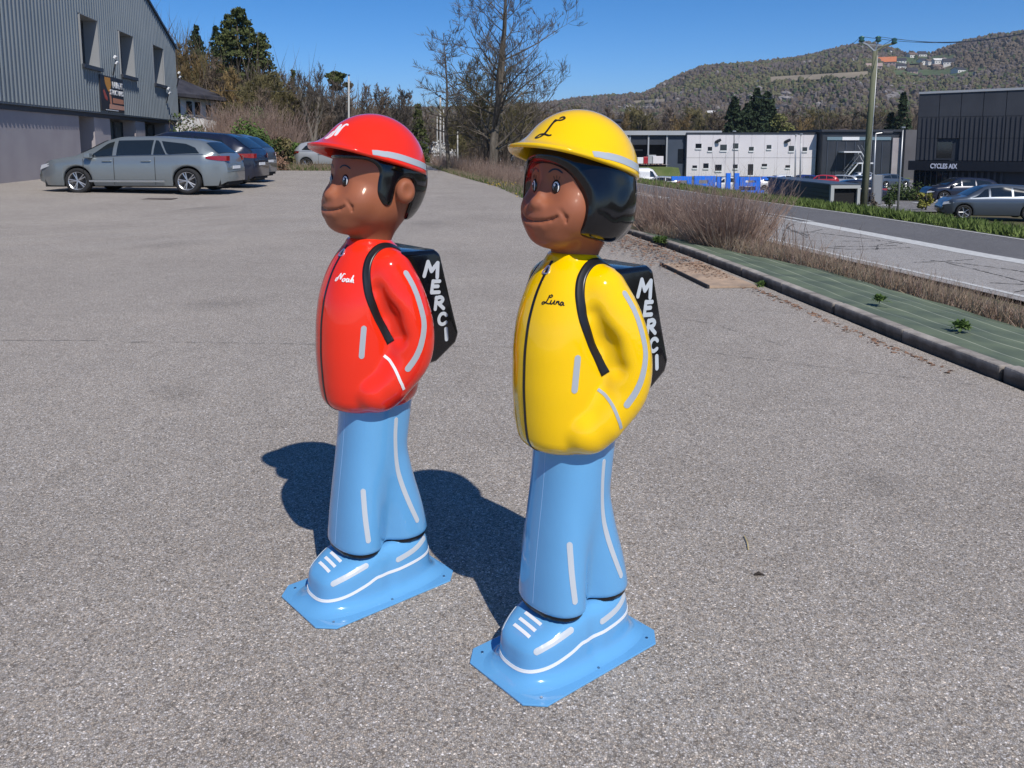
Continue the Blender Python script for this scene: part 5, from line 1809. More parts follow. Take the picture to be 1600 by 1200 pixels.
def floodlight(s, z, lab, side=0):
    p = Mb @ Vector((s, -.06, z))
    t = thing('floodlight', lab, 'floodlight', p, BRZ, 'floodlights on the corrugated facade')
    MB().tube([(0.25, .0, -.62), (.12, -.12, -.3), (.02, -.22, .0)], .03, 6).build('bracket', m_dark, t)
    for dx, dz in ((-.06, .12), (.1, -.10)):
        a = MB(); a.box(-.11, .11, -.05, .05, -.07, .07, M=Matrix.Translation((dx, -.22, dz)) @ Matrix.Rotation(R(35), 4, 'X')); bevel(a.build('lamp_head', m_white, t), .02)
floodlight(6.0, 4.9, 'white twin floodlight above the banner')
floodlight(15.3, 4.15, 'white twin floodlight under the right hand window')
floodlight(18.0, 5.2, 'white floodlight on the right corner of the facade')

# white house behind it
hp = Vector((-24.0, 62, 0))
def P3(u, v, Y): return at(u, v, Y)
wh = thing('house', 'white rendered house with a dark hipped roof between the facade and the thicket', 'house', (0, 0, 0))
A = P3(250, 150, 50); B_ = P3(345, 165, 60)
m_wh = noise_mat('white_render', (.70, .71, .72), (.78, .78, .78), .6, .9)
wb = MB()
ztop_ = 4.6
gA = (-24.5, 52.5); gB = (-21.0, 60.0); gC = (-30, 66); gD = (-34, 57)
wb.add([(x, y, -.5) for x, y in (gA, gB, gC, gD)] + [(x, y, ztop_) for x, y in (gA, gB, gC, gD)], [(0, 1, 5, 4), (1, 2, 6, 5), (2, 3, 7, 6), (3, 0, 4, 7)])
wb.build('wall', m_wh, wh)
ce = Vector((-28.6, 58.4, 7.4)); ce2 = Vector((-25.8, 60.0, 6.8))
eav = [Vector((gA[0] + .2, gA[1] - .9, ztop_ + .2)), Vector((gB[0] + .9, gB[1] - .4, ztop_ - .1)), Vector((gC[0], gC[1] + .8, ztop_)), Vector((gD[0] - .8, gD[1], ztop_))]
rfm = MB(); rfm.add(eav + [ce, ce2] + [p - Vector((0, 0, .22)) for p in eav], [(0, 1, 5, 4), (1, 2, 5), (2, 3, 4, 5), (3, 0, 4), (0, 6, 7, 1), (1, 7, 8, 2), (2, 8, 9, 3), (3, 9, 6, 0), (6, 9, 8, 7)])
rfm.build('roof', m_slate, wh)
dv = Vector((gB[0] - gA[0], gB[1] - gA[1], 0)); ang = math.atan2(dv.y, dv.x); Lw = dv.length
for q, z0, z1, ww in ((.555, 3.0, 4.3, .32), (.69, 3.3, 4.15, .24), (.78, 3.3, 4.15, .22), (.90, 3.2, 4.0, .2)):
    c0 = Vector((gA[0], gA[1], 0)) + dv * q
    o = MB(); o.box(-ww, ww, -.05, .02, z0, z1); o.build('window', m_glass, wh, loc=c0, rot=(0, 0, ang))
    o = MB(); o.box(-ww - .06, ww + .06, -.10, -.051, z0 - .12, z0 - .02); o.build('window_sill', m_reveal, wh, loc=c0, rot=(0, 0, ang))

# ------------------------------------------------------------------ vehicles
m_tyre = mat('tyre_rubber', (.018, .018, .019), .85)
m_rim = mat('alloy_rim', (.50, .51, .53), .3, .8)
m_under = mat('underbody', (.01, .01, .01), .9)
m_cglass = mat('car_glass', (.012, .016, .018), .04, spec=1.0)
m_red_light = mat('tail_light', (.26, .008, .010), .15, coat=.6)
m_head_light = mat('head_light', (.6, .62, .65), .1, spec=1.0)
m_chrome = mat('chrome', (.6, .61, .62), .15, 1.0)
def carpaint(n, c, metal=.35):
    return mat(n, c, .32, metal, coat=.8)
CAR = {
 'wagon': dict(L=2.40, ws=.12, wb=1.38, wr=.325, w=.89, belt=[(-2.4, .98), (-1.9, .985), (0, .95), (1.25, .90), (2.4, .80)],
               top=[(-2.40, .55), (-2.38, .80), (-2.31, .94), (-2.20, 1.01), (-1.84, 1.33), (-1.62, 1.385), (-.6, 1.465), (.25, 1.455), (.62, 1.36), (1.32, .985), (1.55, .94), (2.0, .86), (2.28, .74), (2.40, .52)],
               wt=[(-2.4, .66), (-2.2, .68), (-1.9, .58), (-1.4, .60), (0, .63), (.6, .64), (1.3, .76), (1.9, .74), (2.4, .6)], glass=(-2.18, -1.87, .60, 1.27)),
 'suv': dict(L=2.35, wb=1.36, wr=.36, w=.93, belt=[(-2.35, 1.05), (0, 1.02), (1.2, 1.0), (2.35, .9)],
             top=[(-2.35, .62), (-2.32, 1.0), (-2.24, 1.08), (-1.78, 1.42), (-1.45, 1.53), (-.3, 1.61), (.3, 1.58), (.62, 1.48), (1.25, 1.10), (1.9, 1.0), (2.22, .86), (2.35, .6)],
             wt=[(-2.35, .7), (-2.1, .68), (-1.6, .60), (0, .64), (.6, .65), (1.2, .78), (2.35, .64)], glass=(-2.20, -1.72, .60, 1.20)),
 'hatch': dict(L=2.05, wb=1.25, wr=.31, w=.86, belt=[(-2.05, .96), (0, .93), (1.1, .90), (2.05, .8)],
               top=[(-2.05, .55), (-2.02, .92), (-1.94, 1.0), (-1.62, 1.36), (-1.3, 1.43), (-.2, 1.48), (.25, 1.44), (.5, 1.36), (1.15, .98), (1.7, .88), (1.95, .72), (2.05, .5)],
               wt=[(-2.05, .64), (-1.9, .66), (-1.6, .57), (0, .61), (.5, .62), (1.1, .74), (2.05, .58)], glass=(-1.92, -1.60, .48, 1.10)),
 'van': dict(L=2.7, wb=1.65, wr=.34, w=.98, belt=[(-2.7, 1.2), (1.4, 1.2), (2.0, 1.1), (2.7, .9)],
             top=[(-2.7, .6), (-2.68, 1.85), (-2.6, 2.2), (-2.4, 2.3), (.9, 2.3), (1.3, 2.15), (2.0, 1.25), (2.3, 1.12), (2.6, .95), (2.7, .6)],
             wt=[(-2.7, .84), (0, .84), (1.2, .8), (2.0, .82), (2.7, .7)], glass=(-2.6, -2.5, 1.32, 1.95)),
}
def smooth_tab(tab, x):
    e = .05
    return (lerp_tab(tab, x - e) + 2 * lerp_tab(tab, x) + lerp_tab(tab, x + e)) / 4
def make_wheel(r_, root_name='wheel', spokes=10, hi=True):
    n = 28 if hi else 14
    ty = MB()
    prof = [(r_ * .70, -.095), (r_ * .92, -.105), (r_, -.08), (r_, .08), (r_ * .92, .105), (r_ * .70, .095)]
    vs_ = []; fs_ = []
    for i in range(n):
        a = 2 * math.pi * i / n
        for rr_, y in prof: vs_.append((math.cos(a) * rr_, y, math.sin(a) * rr_))
    m_ = len(prof)
    for i in range(n):
        for j in range(m_): fs_.append((i * m_ + j, i * m_ + (j + 1) % m_, ((i + 1) % n) * m_ + (j + 1) % m_, ((i + 1) % n) * m_ + j))
    ty.add(vs_, fs_)
    rim = MB()
    def ring(r1, r2, y1, y2):
        v0 = []; f0 = []
        for i in range(n):
            a = 2 * math.pi * i / n
            v0 += [(math.cos(a) * r1, y1, math.sin(a) * r1), (math.cos(a) * r2, y2, math.sin(a) * r2)]
        for i in range(n): f0.append((2 * i, 2 * i + 1, 2 * ((i + 1) % n) + 1, 2 * ((i + 1) % n)))
        rim.add(v0, f0)
    ring(r_ * .72, r_ * .66, .10, .085); ring(r_ * .66, r_ * .62, .085, -.06)
    rim.tube([(0, .02, 0), (0, .085, 0)], r_ * .12, 12)
    for k in range(spokes):
        a = 2 * math.pi * (k // 2) / (spokes / 2) + (.16 if k % 2 else -.16) if spokes == 10 else 2 * math.pi * k / spokes
        a0 = 2 * math.pi * (k // 2) / (spokes / 2) if spokes == 10 else a
        p0 = Vector((math.cos(a0) * r_ * .08, .075, math.sin(a0) * r_ * .08)); p1 = Vector((math.cos(a) * r_ * .68, .088, math.sin(a) * r_ * .68))
        rim.tube([p0, p1], [r_ * .055, r_ * .045], 5)
    hub = MB(); hub.tube([(0, -.06, 0), (0, -.02, 0)], r_ * .64, n)
    return ty.mesh('tyre', m_tyre, True), rim.mesh('rim', m_rim), hub.mesh('brake_disc', mat('brake_disc_metal', (.06, .06, .062), .6, .4))
WHEEL = {}
def make_car(kind, name, label, cat, loc, rz, paint, group=None, hi=False, scale=1.0, dark_glass=True, rim_m=None):
    K = CAR[kind]; L_ = K['L']
    t = thing(name, label, cat, loc, rz, group)
    t.scale = (scale, scale, scale)
    def width(x):
        e = abs(x) / L_
        return K['w'] * (1 - .05 * sm(.5, .85, e) - .32 * sm(.74, 1.0, e) ** 1.4)
    def ztop(x): return smooth_tab(K['top'], x)
    def belt(x): return min(lerp_tab(K['belt'], x), ztop(x) - .03)
    def wtop(x): return min(smooth_tab(K['wt'], x), width(x) * .93)
    ra = K['wr'] * 1.16
    def zb(x):
        z = .20 + .10 * sm(.9, 1.0, abs(x) / L_)
        for xw in (-K['wb'] - K.get('ws', 0), K['wb'] - K.get('ws', 0)):
            dx = abs(x - xw)
            if dx < ra: z = max(z, K['wr'] + math.sqrt(ra * ra - dx * dx) * .98)
        return z
    def side(x, q):                                            # q 0 belt .. 1 roof edge
        w0 = width(x) * .955; w1 = wtop(x); z0 = belt(x); z1 = ztop(x) - .055 * min(1, (ztop(x) - z0) / .3)
        return Vector((x, w0 + (w1 - w0) * q + .025 * math.sin(math.pi * q), z0 + (z1 - z0) * q))
    ds = .045 if hi else .11
    xs_ = sorted(set([round(-L_ + i * ds, 4) for i in range(int(2 * L_ / ds) + 1)] + [L_] + [round(s_ * K['wb'] - K.get('ws', 0) + d2, 4) for s_ in (-1, 1) for d2 in (-ra, -ra * .97, -ra * .85, -ra * .6, 0, ra * .6, ra * .85, ra * .97, ra)] + [x for x, _ in K['top']]))
    rings = []
    for x in xs_:
        b_ = zb(x); w = width(x); be_ = belt(x)
        low = [(w * .93, b_), (w * .985, max(b_ + .02, .34)), (w, max(b_ + .04, .55)), (w * 1.0, max(b_ + .06, min(.74, be_ - .06))), (w * .985, max(b_ + .07, be_ - .035))]
        pts_ = [Vector((x, y, min(z, ztop(x) - .02))) for y, z in low] + [side(x, q) for q in (0, .5, 1)]
        zt = ztop(x)
        pts_ += [Vector((x, wtop(x) * .86, zt - .012)), Vector((x, wtop(x) * .45, zt)), Vector((x, 0, zt + .006))]
        rings.append(pts_)
    v = []; f = []
    nr = len(rings[0])
    for rg in rings:
        for p in rg: v.append(tuple(p))
        for p in reversed(rg[:-1]): v.append((p.x, -p.y, p.z))
    m_ = 2 * nr - 1
    for i in range(len(rings) - 1):
        for j in range(m_ - 1): f.append((i * m_ + j, (i + 1) * m_ + j, (i + 1) * m_ + j + 1, i * m_ + j + 1))
    f.append(tuple(range(m_))); f.append(tuple(range((len(rings) - 1) * m_, len(rings) * m_))[::-1])
    body = link('body', pydata('body', v, f, paint, True), t)
    un = MB()
    un.box(-L_ * .93, L_ * .93, -K['w'] * .70, K['w'] * .70, .16, .62)
    un.build('underbody', m_under, t)
    def side_panel(name, poly, m, sg, off=.006, parent=t, sub=6):
        """polygon given in (x, q) laid over the side of the cabin"""
        x0 = min(p[0] for p in poly); x1 = max(p[0] for p in poly)
        n = max(2, int((x1 - x0) / .06)); vs_ = []; fs_ = []
        def yr(x):
            hits = []
            for i in range(len(poly)):
                a, b2 = poly[i], poly[(i + 1) % len(poly)]
                if (a[0] - x) * (b2[0] - x) <= 0 and a[0] != b2[0]: hits.append(a[1] + (b2[1] - a[1]) * (x - a[0]) / (b2[0] - a[0]))
            return min(hits), max(hits)
        for i in range(n + 1):
            x = x0 + (x1 - x0) * (i / n) * .9999 + 1e-5
            qa, qb = yr(x)
            for j in range(4):
                p = side(x, qa + (qb - qa) * j / 3); p.y += off
                vs_.append((p.x, p.y * sg, p.z))
        for i in range(n):
            for j in range(3):
                q_ = (i * 4 + j, i * 4 + j + 1, i * 4 + 5 + j, i * 4 + 4 + j)
                fs_.append(q_ if sg < 0 else q_[::-1])
        return link(name, pydata(name, vs_, fs_, m, True), parent)
    g = K['glass']
    if kind == 'wagon':
        wins = [('window', [(.36, .09), (1.02, .09), (.98, .18), (.55, .84), (.50, .88), (.36, .90)]), ('window', [(-.62, .09), (.26, .09), (.26, .90), (-.62, .90)]),
                ('window', [(-.98, .09), (-.67, .09), (-.67, .90), (-.76, .90)]), ('window', [(-1.80, .16), (-1.02, .09), (-.82, .88), (-1.42, .80), (-1.68, .56)])]
        lines = [(1.08, .3), (.31, .3), (-.72, .5)]
    elif kind == 'van':
        wins = [('window', [(.95, .10), (1.75, .10), (1.25, .78), (.95, .80)])]
        lines = [(.9, .3)]
    else:
        wins = [('window', [(.32, .10), (.98, .10), (.45, .86), (.32, .88)]), ('window', [(-.55, .10), (.24, .10), (.24, .88), (-.55, .88)]), ('window', [(-L_ * .72, .2), (-.63, .10), (-.63, .88), (-L_ * .62, .72)])]
        lines = [(1.05, .3), (.28, .3), (-.6, .5)]
    for sg in (1, -1):
        for nm, poly in wins: side_panel(nm, poly, m_cglass, sg)
    def top_panel(name, xa, xb, k0, m, off=.008):
        vs_ = []; fs_ = []; n = 8
        for i in range(n + 1):
            x = xa + (xb - xa) * i / n
            zt = ztop(x)
            sl = (ztop(x + .02) - ztop(x - .02)) / .04
            nv = Vector((-sl, 0, 1)).normalized() * off
            for j in range(9):
                q_ = -1 + j / 4
                y = q_ * wtop(x) * k0
                z = zt + .006 - .018 * abs(q_) ** 2.2
                vs_.append((x + nv.x, y, z + nv.z))
        for i in range(n):
            for j in range(8): fs_.append((i * 9 + j, (i + 1) * 9 + j, (i + 1) * 9 + j + 1, i * 9 + j + 1))
        return link(name, pydata(name, vs_, fs_, m, True), t)
    top_panel('windscreen', g[2], g[3], .90, m_cglass)
    top_panel('rear_window', g[0], g[1], .88, m_cglass)
    # lights
    for sg in (1, -1):
        tl = MB(); n = 7; vs_ = []; fs_ = []
        z0, z1 = (.83, .96) if kind != 'van' else (.9, 1.3)
        for i in range(n):
            x = -L_ + .02 + (.42 if kind != 'van' else .1) * i / (n - 1)
            hh = (1 - .55 * (i / (n - 1)) ** 2)
            for z in (z0 + (z1 - z0) * (1 - hh), z1): vs_.append((x, (width(x) + .008) * sg * (1.0 if z < belt(x) - .03 else .985), z))
        for i in range(n - 1):
            q_ = (2 * i, 2 * i + 1, 2 * i + 3, 2 * i + 2); fs_.append(q_ if sg > 0 else q_[::-1])
        k = len(vs_)
        vs_ += [(-L_ - .006, width(-L_) * sg * .74, z0), (-L_ - .006, width(-L_) * sg * .74, z1)]
        fs_.append((0, 1, k + 1, k) if sg < 0 else (0, k, k + 1, 1))
        tl.add(vs_, fs_); tl.build('tail_light', m_red_light, t)
        hl = MB(); x = L_
        hl.add([(x - .02, width(x) * sg * 1.01, .60), (x - .40, (width(x - .4) + .006) * sg, .70), (x - .38, (width(x - .38) + .006) * sg * .98, .78), (x - .06, width(x - .03) * sg * 1.005, .72)], [(0, 1, 2, 3) if sg > 0 else (3, 2, 1, 0)])
        hl.build('headlight', m_head_light, t)
        if hi or kind == 'suv':
            mi = MB(); mi.box(-.09, .07, 0, .18, -.06, .07)
            o = mi.build('mirror', paint, t, loc=(.93, sg * width(.9) * .955 + (0 if sg > 0 else -.18), belt(.9) + .05)); bevel(o, .03, 3)
        if hi:
            for xl, q in lines:
                ln = MB()
                zz = [zb(xl) + .03, .45, .6, .75, belt(xl) - .02]
                for a_, b2 in zip(zz[:-1], zz[1:]):
                    y = (width(xl) + .0035) * sg
                    ln.add([(xl - .006, y, a_), (xl + .006, y, a_), (xl + .006, y, b2), (xl - .006, y, b2)], [(0, 1, 2, 3) if sg < 0 else (3, 2, 1, 0)])
                ln.build('door_gap', m_under, body)
            for xh in (-.50, .48):
                hd_ = MB(); hd_.box(-.12, .12, 0, .035, -.018, .018)
                o = hd_.build('door_handle', paint, t, loc=(xh, width(xh) * sg * .992 - (0 if sg > 0 else .035), .835)); bevel(o, .012, 2)
            si = MB(); vs_ = []; fs_ = []
            for i in range(14):
                x = -.95 + 1.9 * i / 13
                vs_ += [(x, (width(x) + .012) * sg, .30), (x, (width(x) + .012) * sg, .345)]
            for i in range(13):
                q_ = (2 * i, 2 * i + 1, 2 * i + 3, 2 * i + 2); fs_.append(q_ if sg > 0 else q_[::-1])
            si.add(vs_, fs_); si.build('sill_trim', m_chrome, t)
            wl_ = MB(); P_ = [side(x, .05) + Vector((0, .009, 0)) for x in frange(-1.9, 1.05, 20)]
            wl_.tube([(p.x, p.y * sg, p.z) for p in P_], .010, 4); wl_.build('window_trim', m_chrome, t)
        for xw in (-K['wb'] - K.get('ws', 0), K['wb'] - K.get('ws', 0)):
            if (kind, hi) not in WHEEL: WHEEL[(kind, hi)] = make_wheel(K['wr'], hi=hi, spokes=10 if hi else 5)
            ty, ri, br = WHEEL[(kind, hi)]
            wq = empty('wheel', (xw, sg * (K['w'] - .11), K['wr']), 0 if sg > 0 else math.pi, t)
            link('tyre', ty, wq); link('rim', ri, wq); link('brake_disc', br, wq)
    ab = MB(); ab.box(-L_ + .03, -L_ + .12, -K['w'] * .55, K['w'] * .55, .22, .36); ab.build('rear_bumper', m_under, t)
    npx = MB(); npx.box(-L_ - .012, -L_ - .002, -.24, .24, .62, .70); npx.build('number_plate', m_white, t)
    return t

silver = carpaint('silver_grey_paint', (.22, .25, .265), .45); navy = carpaint('blue_black_paint', (.012, .016, .035), .2); dgrey = carpaint('grey_blue_paint', (.08, .10, .13), .4)
white_p = carpaint('white_car_paint', (.68, .69, .70), 0); redc = carpaint('red_car_paint', (.42, .02, .03), .1); bluec = carpaint('blue_car_paint', (.015, .03, .16), .2); lightb = carpaint('pale_blue_paint', (.42, .50, .58), .3)
silv2 = carpaint('light_silver_paint', (.5, .52, .54), .4)
hd0 = math.atan2(.16, -2.9)
def on_lot(x, y): return Vector((x, y, lot_z(x, y)))
car1 = make_car('wagon', 'estate_car', 'silver grey estate car parked nearest, in front of the corrugated building', 'car', on_lot(-9.66, 21.95), hd0, silver, 'cars parked on the lot', True, 1.05)
car1.scale = (1.03, 1.03, .985)
car2 = make_car('suv', 'parked_car', 'blue black car with red tail lights parked just behind the silver estate', 'car', on_lot(-9.75, 24.9), hd0, navy, 'cars parked on the lot', True, 1.0)
car3 = make_car('suv', 'parked_car', 'grey blue car parked third in the row, almost hidden by the dark one', 'car', on_lot(-10.35, 27.9), hd0, dgrey, 'cars parked on the lot', False, 1.0)
car4 = make_car('hatch', 'parked_car', 'light silver car parked beyond the back edge of the lot, left of the red helmet', 'car', Vector((-8.9, 42.2, .0)), R(-5), silv2, None, True)
make_car('hatch', 'parked_car', 'small white car far away at the end of the path', 'car', Vector((-9.6, 98, .0)), R(60), white_p)
mh = thing('drain_cover', 'small rectangular drain grate in the asphalt behind the silver estate car', 'drain cover', on_lot(-8.3, 19.6) + Vector((0, 0, .003)))
MB().box(-.35, .35, -.2, .2, 0, .006).build('grate', mat('rusty_iron', (.10, .08, .07), .8), mh)

def vz(Y): return val_z(Y)
# valley car park
cp = sheet('car_park', lambda y: [max(xe(y) + 19, a) for a in frange((990 - 800) / 1300 * y, (1680 - 800) / 1300 * y, 12)], frange(40, 66, 14) + frange(70, 132, 16), lambda x, y: val_z(y) + .03, asphalt('car_park_asphalt', (.22, .21, .205), (.15, .15, .15), (.32, .31, .3), 12)); cp['kind'] = 'structure'
gs = sheet('lawn', lambda y: frange((950 - 800) / 1300 * y, (1420 - 800) / 1300 * y, 8), frange(132.5, 150, 5), lambda x, y: val_z(y) + .12, noise_mat('lawn_turf', (.10, .14, .035), (.16, .19, .06), .3, .95)); gs['kind'] = 'structure'
def V(u, Y): return Vector(((u - 800) / 1300 * Y, Y, val_z(Y) + .04))
lot_cars = [
 (1000, 96, 'van', white_p, 90 - 90, 'white van half hidden behind the yellow figure, left of the blue letters', 'van'),
 (1228, 103, 'hatch', white_p, 12, 'white car at the left end of the far parked row, above the green shed', 'car'),
 (1252, 103, 'hatch', bluec, 200, 'dark blue car left of the red one in the far row', 'car'),
 (1282, 103, 'hatch', redc, 160, 'red car in the far parked row', 'car'),
 (1310, 103, 'wagon', silv2, 150, 'silver white estate right of the red car in the far row', 'car'),
 (1338, 103, 'hatch', lightb, 165, 'pale blue car just left of the wooden pole', 'car'),
 (1352, 122, 'hatch', silv2, 10, 'silver car farthest back under the outside stairs', 'car'),
 (1362, 100, 'hatch', white_p, 190, 'white car between the wooden pole and the grey pylon', 'car'),
 (1390, 100, 'suv', dgrey, 15, 'dark grey off-roader right of the grey pylon', 'car'),
 (1030, 84, 'hatch', silv2, 170, 'silver car left of the blue letters, below the white van', 'car'),
 (1135, 78, 'hatch', white_p, 175, 'white car seen through the middle of the blue letters', 'car'),
 (1208, 82, 'hatch', white_p, 5, 'white car seen behind the right end of the blue letters', 'car'),
 (1328, 52, 'hatch', navy, 172, 'dark car whose roof shows over the green shed', 'car'),
 (1548, 35.5, 'hatch', dgrey, 168, 'grey blue car at the edge of the verge by the bike shop', 'car'),
 (1500, 54, 'suv', navy, 175, 'black off-roader in front of the bike shop', 'car')]
for u, Y, kd, pm, rz, lab, cat in lot_cars:
    make_car(kd, 'parked_' + cat, lab, cat, V(u, Y), R(rz), pm, 'vehicles in the valley car park')
def mark(u0, u1, Y, w=.14):
    a = V(u0, Y); b_ = V(u1, Y)
    o = MB(); o.box(a.x, b_.x, Y, Y + w * 4, a.z + .02, a.z + .025); o = o.build('parking_marking', m_mark); o['kind'] = 'structure'
for u0, u1, Y in ((1350, 1380, 47), (1384, 1408, 47), (1355, 1390, 60), (1430, 1470, 52), (1300, 1345, 70), (1225, 1420, 90), (1560, 1600, 50)): mark(u0, u1, Y)

# ------------------------------------------------------------------ white panelled building
Yb = 140.0
def BX(u): return at(u, 240, Yb).x
def BZ(v): return at(1170, v, Yb).z
m_panel = noise_mat('pale_mauve_panels', (.64, .61, .63), (.70, .67, .69), .2, .8)
m_anth = noise_mat('anthracite_cladding', (.030, .035, .045), (.042, .048, .060), .3, .5)
m_navyc = noise_mat('slate_blue_cladding', (.05, .065, .09), (.065, .08, .11), .3, .5)
m_band = noise_mat('pale_metal_roof', (.34, .36, .38), (.44, .45, .47), .1, .5)
wbld = thing('office_building', 'long pale mauve panelled building with two rows of small square windows', 'building', (BX(1174), Yb, BZ(275.5)))
x0_, x1_ = BX(1073) - BX(1174), BX(1275) - BX(1174); H_ = BZ(210) - BZ(275.5)
co = MB(); co.box(x0_, x1_, .15, 22, -.5, H_); co.build('core', mat('panel_joint', (.36, .34, .35), .9), wbld)
pw = 2.2; n = 10
for i in range(n):
    for z0, z1 in ((0, H_ * .44), (H_ * .44 + .05, H_)):
        a = x0_ + (x1_ - x0_) * i / n; b_ = x0_ + (x1_ - x0_) * (i + 1) / n
        p_ = MB(); p_.box(a + .015, b_ - .015, 0, .149, z0, z1); p_.build('wall_panel', m_panel, wbld)
p_ = MB(); p_.box(x0_ - .1, x1_ + .1, -.08, 22, H_ + .002, H_ + .32); p_.build('parapet', m_anth, wbld)
for (u, v, w, h) in ((1091, 228, 9, 7), (1109, 232.5, 6.5, 6), (1130, 230.5, 10, 9), (1149, 228, 8, 8), (1173.5, 232.5, 7, 6), (1201, 229.5, 7, 6), (1236, 232, 8, 8), (1257, 233, 7, 6),
                     (1086, 260.5, 7, 4), (1103.5, 259, 8, 7.5), (1123, 262, 10, 9.5), (1149.5, 260, 7, 6), (1195, 258, 8, 4), (1231.5, 260, 7, 4), (1173.5, 265, 8, 17)):
    cx_ = BX(u) - BX(1174); cz_ = BZ(v) - BZ(275.5); ww = w * .1077 / 2; hh = h * .1077 / 2
    fr = MB(); fr.box(cx_ - ww, cx_ + ww, -.035, -.004, cz_ - hh, cz_ + hh)
    o = fr.build('window' if h < 15 else 'door', m_glass, wbld)
    s_ = MB(); s_.box(cx_ - ww - .05, cx_ + ww + .05, -.16, -.036, cz_ - hh - .22, cz_ - hh - .005); s_.box(cx_ + ww + .003, cx_ + ww + .09, -.14, -.005, cz_ - hh, cz_ + hh + .05)
    s_.build('frame', m_white, o)
for u in (1121, 1229):
    a = MB(); a.tube([(BX(u - 3) - BX(1174), -.02, BZ(222) - BZ(275.5)), (BX(u) - BX(1174), -.5, BZ(220) - BZ(275.5)), (BX(u + 3) - BX(1174), -.7, BZ(218) - BZ(275.5))], [.25, .28, .2], 8)
    a.build('wall_vent', m_dark, wbld)

lb = thing('warehouse', 'long low dark warehouse with a pale metal roof edge, left of the panelled building', 'building', (BX(1045), Yb + 1, BZ(276)))
xl = BX(900) - BX(1045); xr = BX(1072.5) - BX(1045); HL = BZ(211) - BZ(276)
o = MB(); o.box(.0, xr, 0, 20, -.5, HL); o.build('side_block', m_navyc, lb)
o = MB(); o.box(xl, 0, 6, 20, -.5, HL); o.box(xl, -.001, 0, 6, HL - 1.6, HL); o.build('wall', m_anth, lb)
o = MB(); o.box(xl, BX(1128) - BX(1045), -.6, 24, HL + .002, HL + .72); o.build('roof', m_band, lb)
for u in (985, 1014, 1043): 
    o = MB(); o.box(BX(u) - BX(1045) - .12, BX(u) - BX(1045) + .12, -.3, -.05, -.5, HL - .01); o.build('column', m_band, lb)
o = MB(); o.box(BX(1061) - BX(1045), BX(1071) - BX(1045), -.06, -.01, 2.2, 4.6); o.build('window', m_glass, lb)
o = MB(); o.box(BX(998) - BX(1045), BX(1014) - BX(1045), 5.8, 5.95, 4.2, 4.5); o.build('strip_light', m_band, lb)
bank = sheet('grass_bank', lambda y: frange(BX(900), BX(1044), 6), [128, 131, 138.5], lambda x, y: val_z(y) + (1.9 if y > 130 else .1), noise_mat('bank_turf', (.085, .12, .03), (.13, .155, .05), .4, .95)); bank['kind'] = 'structure'
for i, (u, w, h, m, lab) in enumerate(((1009, 1.0, 1.3, redc, 'red crate stack at the warehouse opening'), (1017, 1.4, 1.6, m_band, 'pale pallet load at the warehouse opening, left of the wide one'), (1026, 1.9, 1.4, m_panel, 'wider pale pallet load at the warehouse opening'),
                                      (1000, 1.6, 1.2, m_white, 'white wrapped load at the warehouse opening, next to the yellow helmet'))):
    t = thing('pallet_load', lab, 'pallet load', (BX(u), 139.5, BZ(257)), R(i * 7), 'loads in the warehouse opening')
    o = MB(); o.box(-w / 2, w / 2, -.5, .5, .16, h); bevel(o.build('load', m, t), .06)
    o = MB()
    for q in (-1, 0, 1): o.box(q * w * .42 - .08, q * w * .42 + .08, -.55, .55, 0, .155)
    o.build('pallet', m_twig_pink, t)
platf = sheet('loading_platform', lambda y: frange(BX(900), BX(1044), 4), [138.6, 147], lambda x, y: BZ(257) - .02, m_conc); platf['kind'] = 'structure'

rb_ = thing('dark_building', 'black industrial building with a pale window band and outside stairs, behind the wooden pole', 'building', (BX(1277), Yb - 2, BZ(277)))
def RX(u): return BX(u) - BX(1277)
HR = BZ(206) - BZ(277)
o = MB(); o.box(.05, RX(1398), 0, 22, -.5, HR); o.build('wall', m_anth, rb_)
o = MB(); o.box(RX(1398) + .01, RX(1470), -1.5, 22, -.5, HR + .3); o.build('side_block', noise_mat('warm_grey_cladding', (.10, .095, .10), (.125, .12, .125), .3, .6), rb_)
o = MB(); o.box(RX(1384), RX(1396), -.35, -.01, -.5, HR - 1.0); o.build('concrete_pier', m_conc, rb_)
o = MB(); o.box(RX(1284), RX(1382), -.14, -.01, BZ(219) - BZ(277), BZ(214) - BZ(277)); o.build('window_band', mat('pale_blue_glazing', (.16, .23, .27), .2, spec=.8), rb_)
o = MB(); o.box(RX(1307), RX(1333), -.20, -.145, BZ(219) - BZ(277), BZ(214) - BZ(277)); o.build('fascia_panel', m_white, rb_)
o = MB()
for q in range(7): o.box(RX(1285 + q * 14), RX(1285 + q * 14) + .1, -.10, -.011, BZ(275) - BZ(277), BZ(221) - BZ(277))
o.build('wall_ribs', m_navyc, rb_)
o = MB(); o.box(-.3, RX(1398), -.4, 22, HR + .002, HR + .35); o.build('roof', m_dark, rb_)
st = thing('outside_staircase', 'galvanised outside staircase with two landings against the black building', 'staircase', (BX(1277), Yb - 4.5, BZ(277)))
def S(u, v, y=0): return Vector((RX(u), y, BZ(v) - BZ(277)))
o = MB(); a = S(1302, 237); b_ = S(1328, 237); o.box(a.x, b_.x, 0, 2.3, a.z - .1, a.z + .1); o.build('landing', m_white, st)
o = MB(); a = S(1325, 254); b_ = S(1349, 254); o.box(a.x, b_.x, 0, 2.3, a.z - .1, a.z + .1); o.build('landing', m_white, st)
